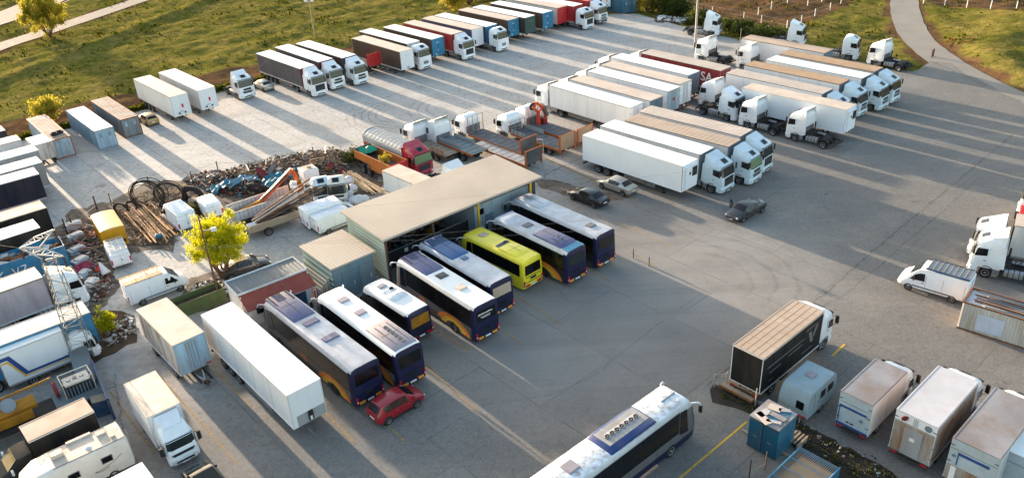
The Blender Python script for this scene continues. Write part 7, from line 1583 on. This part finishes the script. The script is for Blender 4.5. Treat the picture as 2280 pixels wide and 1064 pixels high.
b.build('mast', t); b = MB(); [b.tube((1.6, 1.2, 2.3+zz), (4.0, 1.2, 2.4+zz), .04, 'galv_light', 5) for zz in (0, .5)]; [b.tube((1.6+k*.8, 1.2, 2.3), (1.6+k*.8, 1.2, 2.85), .04, 'galv_light', 5) for k in range(4)]; b.build('guard_rail', t); [wheel(t, a, s*.95, .5, .35) for s in (-1, 1) for a in (0, 6, 7.3)]
b = MB(); b.tube((4.6, 0, 2.5), (4.6, -.3, 2.7), .5, 'container_grey', 10); b.build('motor', t); b = MB(); b.torus((7.6, .6, 1.9), (1, 0, 0), .5, .13, 'curtain_maroon', 14, 6); b.build('hose_reel', t)
pp = Matrix.Rotation(R(38), 4, 'Z') @ Vector((9.0, .3, 0)); q = thing('engine_unit', 'framed engine unit with a pale top standing on the rig bed', 'engine', t.location.x+pp.x, t.location.y+pp.y, R(38), z=1.1); b = MB(); b.box(-.9, .9, -.6, .6, .1, 1.1, 'black_plastic'); b.box(-.85, .85, -.55, .55, 1.1, 1.25, 'galv_light'); [b.tube((-.5+k*.45, 0, 1.25), (-.5+k*.45, 0, 1.36), .14, 'bed_wood' if k % 2 else 'galv', 8) for k in range(3)]; [b.box(-.85+k*.22, -.78+k*.22, -.63, -.6, .2, 1.0, 'slate_blue') for k in range(8)]; b.build('engine', q)
b = MB()
for sx in (-1, 1):
    for sy in (-1, 1): b.tube((sx*1.0, sy*.7, 0), (sx*1.0, sy*.7, 1.5), .04, 'galv_light', 5)
for sy in (-1, 1): b.tube((-1, sy*.7, 1.5), (1, sy*.7, 1.5), .04, 'galv_light', 5)
for sx in (-1, 1): b.tube((sx, -.7, 1.5), (sx, .7, 1.5), .04, 'galv_light', 5)
b.build('cage', q)
# plinth, steel wall, ramp box
def poly_prism(name, label, cat, px, z0, z1, m, zp=0, part='block'):
    P3 = [at(*p, z1) for p in px]; o = P3[0]; q = thing(name, label, cat, o.x, o.y); b = MB(); b.loft([[(p.x-o.x, p.y-o.y, z0) for p in P3], [(p.x-o.x, p.y-o.y, z1) for p in P3]], m); b.build(part, q); return q
poly_prism('concrete_plinth', 'grey concrete wall block under the lattice mast', 'plinth', [(147, 768), (190, 758), (214, 842), (176, 862)][::-1], 0, 1.6, 'block_grey')
poly_prism('steel_wall', 'long dark blue steel plate standing beside the rig', 'wall', [(200, 800), (206, 800), (242, 886), (236, 888)][::-1], 0, 1.9, 'steel_blue')
poly_prism('loading_box', 'blue steel box with a flat pale top at the end of the blue plate', 'box', [(196, 882), (234, 871), (241, 888), (205, 899)][::-1], 0, 1.3, 'steel_blue'); poly_prism('cover_board', 'pale board lying on the blue steel box', 'board', [(198, 882), (233, 873), (239, 888), (205, 897)][::-1], 1.31, 1.36, 'bed_wood')
q = thing('green_skip', 'long dark green skip behind the white trailer and the office', 'skip', *W2(430, 688), R(38)); b = MB(); b.box(-2.8, 2.8, -.75, -.7, 0, 1.3, 'green_skip'); b.box(-2.8, 2.8, .7, .75, 0, 1.3, 'green_skip'); b.box(-2.8, -2.75, -.7, .7, 0, 1.3, 'green_skip'); b.box(2.75, 2.8, -.7, .7, 0, 1.3, 'green_skip'); b.box(-2.75, 2.75, -.7, .7, 0, .8, 'soil_brown'); [b.box(-2.6+k*.8, -2.52+k*.8, -.78, -.75, 0, 1.3, 'green_skip') for k in range(7)]; b.build('wall', q)

# ================================================================== POLES, MAST, FENCES
def pole(name, label, base_px, h, r, m, arm=None, lean=0, heads=1, hm='wall_white'):
    p = at(*base_px); q = thing(name, label, 'pole' if arm is None else 'street lamp', p.x, p.y); b = MB(); b.tube((0, 0, -.1), (0, 0, h), r, m, 8, r*.6); b.build('post', q)
    if arm:
        b = MB(); b.tube((0, 0, h-.3), (arm[0], arm[1], h), .05, m, 6); b.build('arm', q); b = MB(); b.obox(Vector((arm[0], arm[1], h)), .7, .35, .16, math.atan2(arm[1], arm[0]), hm); b.build('lamp_head', q)
    return q
q = pole('street_lamp', 'brown leaning-looking wooden lamp post beside the bright yellow tree', (490, 668), 8.3, .11, 'pole_wood'); b = MB(); b.tube((0, 0, 6.9), (.9, .3, 6.9), .04, 'galv', 5); b.build('arm', q); b = MB(); b.obox(Vector((.9, .3, 6.85)), .45, .35, .3, .3, 'wall_white'); b.build('lamp_head', q, bevel=.04)
q = pole('street_lamp', 'tall pale lamp post at the top of the yard', (1547, 112), 11.5, .22, 'galv', (1.5, -1, 0))
q = pole('floodlight_mast', 'thin mast with two lamp heads in the field behind the top row', (701, 82), 6.5, .09, 'galv'); b = MB(); b.box(-.7, .7, -.06, .06, 6.4, 6.5, 'galv'); b.build('crossbar', q)
for s in (-1, 1): b = MB(); b.obox(Vector((s*.6, -.1, 6.6)), .55, .3, .4, .2*s, 'letter_white'); b.build('lamp_head', q)
pole('thin_pole', 'thin pole rising beside the beige ribbed roof trailer', (1638, 208), 9.0, .04, 'galv'); pole('thin_pole', 'thin grey post with a lamp head in front of the flatbed ramp board', (1212, 398), 4.6, .05, 'galv', (-.35, .1, 0), hm='grey_plastic')
# lattice mast
p = at(196, 812, 0); q = thing('lattice_mast', 'steel lattice mast with bright crossarms on the grey plinth at the left', 'mast', p.x, p.y, R(20))
def solve_h():
    best = None
    for h in [k*.25 for k in range(20, 110)]:
        d = Vector((p.x, p.y, h))-Vector((0, 0, HC)); yy = 532-FPX*d.dot(UP)/d.dot(FW)
        if best is None or abs(yy-565) < best[0]: best = (abs(yy-565), h)
    return best[1]
mat('mast_steel', (.27, .25, .23), .6, .2, dirt=.3)
HM = solve_h(); wb, wt = .72, .40
b = MB(); n = 16
def cw(z): return wb+(wt-wb)*z/HM
for sx in (-1, 1):
    for sy in (-1, 1): b.tube((sx*wb, sy*wb, 1.0), (sx*wt, sy*wt, HM), .036, 'mast_steel', 4)
for k in range(n):
    z0, z1 = 1.4+(HM-1.6)*k/n, 1.4+(HM-1.6)*(k+1)/n; w0, w1 = cw(z0), cw(z1)
    for i, (c0, c1) in enumerate((((-1, -1), (1, -1)), ((1, -1), (1, 1)), ((1, 1), (-1, 1)), ((-1, 1), (-1, -1)))):
        e = (k+i) % 2; A, B = (c0, c1) if e else (c1, c0); b.tube((A[0]*w0, A[1]*w0, z0), (B[0]*w1, B[1]*w1, z1), .019, 'mast_steel', 4); b.tube((c0[0]*w0, c0[1]*w0, z0), (c1[0]*w0, c1[1]*w0, z0), .017, 'mast_steel', 4)
b.build('tower', q, smooth=0)
Mi = (Matrix.Translation((p.x, p.y, 0)) @ Matrix.Rotation(R(20), 4, 'Z')).inverted()
tipL, tip1, tip2 = Mi @ at(44, 552, HM+.2), Mi @ at(119, 512, HM+.4), Mi @ at(140, 570, HM)
for A, B in ((tipL, tip2), (tipL, tip1)):
    b = MB(); d = (B-A).normalized(); n_ = d.cross(Vector((0, 0, 1))).normalized(); m_ = (A+B)/2; ww = .42
    for s in (-1, 1): b.path([A+n_*s*.05, m_+n_*s*ww, B+n_*s*.06], .05, 'galv_light', 5)
    b.path([A, m_+Vector((0, 0, -.7)), B], .05, 'galv_light', 5)
    for k in range(9):
        t_ = (k+.5)/9; c = A.lerp(B, t_); f = (1-abs(2*t_-1))*ww; b.tube(c+n_*f*(1 if k % 2 else -1), A.lerp(B, t_+.09)+n_*f*(-1 if k % 2 else 1), .03, 'galv_light', 4)
    b.build('crossarm', q, smooth=0)
for P_i in (tipL, tip1, tip2, (tipL+tip2)/2): b = MB(); b.tube(P_i, P_i-Vector((0, 0, .9)), .09, 'steel_brown', 6); b.build('insulator', q)
Mw = Mi.inverted()
def wire(label, A, B, sag, r=.006, name='power_cable'):
    q = thing(name, label, 'cable', A.x, A.y, group='overhead cables'); b = MB(); pts = [A.lerp(B, k/14)-Vector((A.x, A.y, sag*math.sin(math.pi*k/14))) for k in range(15)]; b.path(pts, r, 'grey_plastic', 4); b.build('wire', q)
wire('overhead cable from the mast tip nearest the yard crossing above the coaches', Mw @ tip2, Vector((75, 62, 15)), 3.5); wire('overhead cable from the upper mast tip crossing above the workshop', Mw @ tip1, Vector((85, 72, 15.5)), 3.5); wire('overhead cable leaving the left mast tip for the left edge', Mw @ tipL, Vector((-90, 75, 14)), 2); wire('overhead cable from the left mast tip across the coaches', Mw @ tipL, Vector((70, 55, 14.5)), 3.5)
wire('overhead cable climbing over the field at the upper left', Mw @ tip1, Vector((-18, 215, 16)), 3)
# steel stake in the slab, fence posts
def posts(label, cat, pxs, h, r, m, wires=2, name='wire_fence', sag=.0):
    P3 = [at(*p) for p in pxs]; o = P3[0]; q = thing(name, label, cat, o.x, o.y)
    for p in P3: zz = hgt(p.x, p.y) if p.y > 90 and not (abs(dist_poly(np.array([[p.x, p.y]]), edge)[0]) < 0) else 0; zz = zz if p.y > 90 else 0; b = MB(); b.box(p.x-o.x-r, p.x-o.x+r, p.y-o.y-r, p.y-o.y+r, zz-.1, zz+h, m); b.build('post', q)
    for k in range(wires):
        b = MB(); b.path([p-o+Vector((0, 0, h*(.35+.55*k/max(1, wires-1)))) for p in P3], .015, 'galv', 4); b.build('wire', q)
    return q
posts('row of white concrete posts along the near side of the brown paddock', 'fence', [(1529, 18), (1586, 30), (1656, 43), (1695, 51), (1752, 63), (1784, 50), (1814, 38), (1848, 23), (1872, 10), (1905, -8)], 1.4, .055, 'wall_white', 2)
posts('line of white posts crossing the brown paddock', 'fence', [(1688, 33), (1717, 22), (1753, 9), (1798, 14), (1830, 5)], 1.4, .055, 'wall_white', 2)
posts('row of white posts along the far side of the curving access road', 'fence', [(2056, 8), (2103, 14), (2152, 18), (2205, 22), (2262, 24), (2310, 28)], 1.4, .055, 'wall_white', 2)
posts('low wire fence with rusty posts around the scrap strip', 'fence', [(260, 478), (250, 458), (335, 420), (430, 408), (487, 385), (565, 388), (618, 368), (700, 352), (745, 350), (783, 352), (800, 372), (826, 395)], 1.5, .05, 'steel_brown', 2)
posts('thin posts left of the yellow trailer', 'fence', [(150, 520), (164, 512), (217, 468)], 1.7, .06, 'steel_brown', 1)
posts('low wire fence with steel posts beside the black sided truck', 'fence', [(1590, 862), (1617, 858), (1640, 830)], 1.2, .035, 'galv', 2); posts('steel posts by the dark blue cabin', 'fence', [(1681, 905), (1779, 940)], 1.6, .035, 'galv', 1)
posts('two thin bollard rods at the end of the farthest coach bay', 'fence', [(1410, 574), (1445, 592)], .9, .04, 'steel_brown', 1); posts('thin rods at the bottom edge by the blue barred trailer', 'fence', [(1668, 1062), (1703, 1045)], 1.5, .03, 'steel_brown', 1); posts('single post where the yard meets the access road', 'fence', [(2077, 126), (2074, 128)], 1.2, .08, 'steel_brown', 1)
q = thing('broken_gate', 'yellow steel gate frame lying on the slope beside the access road', 'gate', *W2(2160, 104), R(-45)); b = MB()
for k in range(2): b.path([Vector((-3, -1.2+k*2.2, .5)), Vector((0, -.9+k*2.2, 1.0)), Vector((3.2, -1.2+k*2.2, .6))], .10, 'crane_yellow', 5)
for xx in (-3, -.2, 3.2): b.tube((xx, -1.2, .55), (xx+.1, 1.1, 1.1), .10, 'crane_yellow', 5)
b.tube((-3, 1, .5), (-4, -2.2, .3), .08, 'crane_yellow', 5); b.build('frame', q)
q = thing('dark_mesh_fence', 'dark mesh fence panels in front of the workshop', 'fence', *W2(868, 602), R(39)); b = MB(); [b.box(k*1.6-.03, k*1.6+.03, -.03, .03, 0, 1.9, 'chassis') for k in range(7)]; b.build('post', q); b = MB(); b.box(0, 9.6, -.01, .01, .1, 1.8, 'black_line'); b.box(0, 9.6, -.03, .03, 1.8, 1.86, 'side_grey'); b.build('panel', q); b = MB(); b.box(1.8, 2.2, -.03, -.015, 1.2, 1.6, 'letter_white'); b.build('notice', q)

# ================================================================== TREES AND SHRUBS
def tree(label, base, crown_c, rad, n, m, name='tree', leaf=.16, stems=6, seed=1, cat='tree', clumps=60, stem_m='pole_wood', z0=0, upright=.6, cs=(.14, .34)):
    r = random.Random(seed); q = thing(name, label, cat, base.x, base.y, z=z0); C = Vector(crown_c); b = MB(); tips = []
    for k in range(stems):
        a = 2*math.pi*k/stems+r.uniform(-.4, .4); rr = r.uniform(.2, .8); e = C+Vector((math.cos(a)*rad[0]*rr, math.sin(a)*rad[1]*rr, rad[2]*r.uniform(.1, .85))); m1 = Vector((math.cos(a)*.15*rad[0]+e.x*.25, math.sin(a)*.15*rad[1]+e.y*.25, C.z*.45)); f = Vector((math.cos(a)*.12, math.sin(a)*.12, 0)); t0 = .05+rad[0]*.02
        b.tube(f, m1, t0, stem_m, 5, t0*.7); b.tube(m1, e, t0*.7, stem_m, 5, .015); tips.append((m1, e))
        for j in range(5):
            s_ = m1.lerp(e, r.uniform(.2, .9)); e2 = s_+Vector((r.uniform(-1, 1)*rad[0]*.4, r.uniform(-1, 1)*rad[1]*.4, rad[2]*r.uniform(.1, .5))); b.tube(s_, e2, .02, stem_m, 4, .008); tips.append((s_, e2))
    b.build('trunk', q); b = MB(); cl = []
    for k in range(clumps):
        s_, e_ = r.choice(tips)
        while True:
            v = Vector((r.uniform(-1, 1), r.uniform(-1, 1), r.uniform(-1, 1)))
            if v.length < 1: break
        v = v*(.55+.45*v.length) if v.length > 0 else v; c = C+Vector((v.x*rad[0], v.y*rad[1], v.z*rad[2])) if k % 3 else e_; cl.append((c, r.uniform(*cs)*rad[0]))
    for k in range(n):
        c, s_ = r.choice(cl); d = Vector((r.gauss(0, 1), r.gauss(0, 1), r.gauss(0, 1.1)))*s_*.55; pnt = c+d
        if pnt.z < .1: continue
        a = Vector((r.uniform(-1, 1), r.uniform(-1, 1), r.uniform(-upright, 1+upright))).normalized(); t = a.orthogonal().normalized(); t = Matrix.Rotation(r.uniform(0, 6.28), 3, a) @ t; L_ = leaf*r.uniform(.6, 1.5)
        b.quad([pnt, pnt+a*L_*.5+t*L_*.28, pnt+a*L_, pnt+a*L_*.5-t*L_*.28], m)
    b.build('crown', q, smooth=0); return q
tree('bright yellow green many stemmed tree in the middle of the left yard', at(500, 622), (.1, -.1, 4.2), (2.6, 2.4, 2.3), 30000, 'leaf_bright', leaf=.13, stems=11, seed=3, clumps=240, upright=2.2, cs=(.06, .20))
p = at(112, 82); tree('large yellow green tree beside the path at the upper left corner', Vector((p.x, p.y, 0)), (-.2, .2, 4.2), (4.0, 3.8, 4.0), 12000, 'leaf_yellow', leaf=.34, stems=9, seed=4, clumps=120, cs=(.08, .22))
p = at(112, 272); tree('yellow shrub behind the containers at the field edge', Vector((p.x, p.y, 0)), (0, 0, 1.9), (2.6, 2.2, 1.7), 4200, 'leaf_yellow', 'shrub', .26, 9, 5, 'shrub', 50)
tree('small yellow green bush on the verge beside the lattice mast', at(242, 742), (0, 0, 1.1), (1.0, .9, .9), 2600, 'leaf_bright', 'shrub', .14, 7, 6, 'shrub', 34)
tree('weed with thin yellow leaves growing in the orange tipper trailer', Vector(plant_at), (0, 0, .9), (.8, .7, .8), 700, 'leaf_yellow', 'weed', .13, 8, 7, 'weed', 20, z0=1.6)
tree('dark green bush beside the pole stack in the scrap strip', at(445, 478), (0, 0, .7), (1.3, 1.0, .5), 1800, 'leaf_dull', 'shrub', .13, 5, 8, 'shrub', 24)
tree('dark bush at the end of the rubble heap', at(800, 362), (0, 0, .8), (2.2, 1.2, .8), 3200, 'leaf_dark', 'shrub', .18, 7, 9, 'shrub', 40)
for k, (px, py, rx, rz, m, lab) in enumerate(((1010, 22, 2.6, 2.0, 'leaf_yellow', 'yellow green bush behind the top row trailers, left one'), (1045, 10, 3.6, 2.8, 'leaf_dark', 'dark bush behind the top row trailers, tallest'), (1090, 0, 3.0, 2.2, 'leaf_dull', 'dull green bush behind the top row trailers, right one'), (1442, 26, 2.6, 2.2, 'leaf_yellow', 'yellow green bush right of the teal containers'), (1475, 30, 3.4, 1.6, 'leaf_dull', 'wide bush behind the white rubbish at the top'), (1510, 34, 3.2, 1.4, 'leaf_dark', 'dark low bush left of the lamp post at the top'), (1640, 72, 3.0, .9, 'leaf_dark', 'low dark bush behind the upper tractor unit'), (1700, 88, 3.6, .9, 'leaf_dark', 'low dark bush between the upper tractor unit and the paddock posts'), (1560, 52, 3.0, .9, 'leaf_dark', 'low dark bush beside the lamp post'), (905, 80, 0.1, .1, None, ''), (0, 0, .1, .1, None, ''))):
    if m: p = at(px, py); tree(lab, Vector((p.x, p.y, 0)), (0, 0, rz*.9), (rx, rx*.8, rz), int(1500+rx*900), m, 'shrub', .30, 7, 20+k, 'shrub', 46, z0=hgt(p.x, p.y))
# hedge-like verge grass along the field side of the yard
r = random.Random(77); b = MB()
for a, c in zip(edge[2:7], edge[3:8]):
    a, c = Vector((*a, 0)), Vector((*c, 0)); l = (c-a).length; n_ = Vector((-(c-a).y, (c-a).x, 0)).normalized()
    for k in range(int(l*60)):
        q_ = a.lerp(c, r.random())+n_*(.7+abs(r.gauss(0, .8))); zz = hgt(q_.x, q_.y)-.05; h = r.uniform(.25, .75); t = r.uniform(0, 6.28); d = Vector((math.cos(t), math.sin(t), 0))*h*.35
        b.quad([q_-d+Vector((0, 0, zz)), q_+d+Vector((0, 0, zz)), q_+d*.4+Vector((r.uniform(-.2, .2), r.uniform(-.2, .2), zz+h)), q_-d*.4+Vector((0, 0, zz+h*.9))], 'leaf_dark' if r.random() < .5 else 'tuft')
b2 = b.build('verge_grass', smooth=0); stuff(b2, 'dark green grass growing along the field edge of the yard', 'grass')
# weeds on the dark bank
r = random.Random(78); b = MB(); bank = [W2(*p) for p in [(1600, 860), (1640, 872), (1760, 935), (1900, 1002), (2000, 1060), (2030, 1090), (1860, 1090), (1770, 990), (1700, 935), (1600, 885)]]
bx = [p[0] for p in bank]; by = [p[1] for p in bank]
for k in range(3200):
    x, y = r.uniform(min(bx), max(bx)), r.uniform(min(by), max(by))
    if dist_poly(np.array([[x, y]]), bank)[0] > -.1 or r.random() < .3: continue
    h = r.uniform(.05, .22); t = r.uniform(0, 6.28); d = Vector((math.cos(t), math.sin(t), 0))*h*.4; q_ = Vector((x, y, .01)); b.quad([q_-d, q_+d, q_+d*.3+Vector((r.uniform(-.1, .1), r.uniform(-.1, .1), h)), q_-d*.3+Vector((0, 0, h))], 'leaf_dull' if r.random() < .45 else 'leaf_dark')
stuff(b.build('weeds', smooth=0), 'dull weeds covering the dark bank at the bottom right', 'weeds')
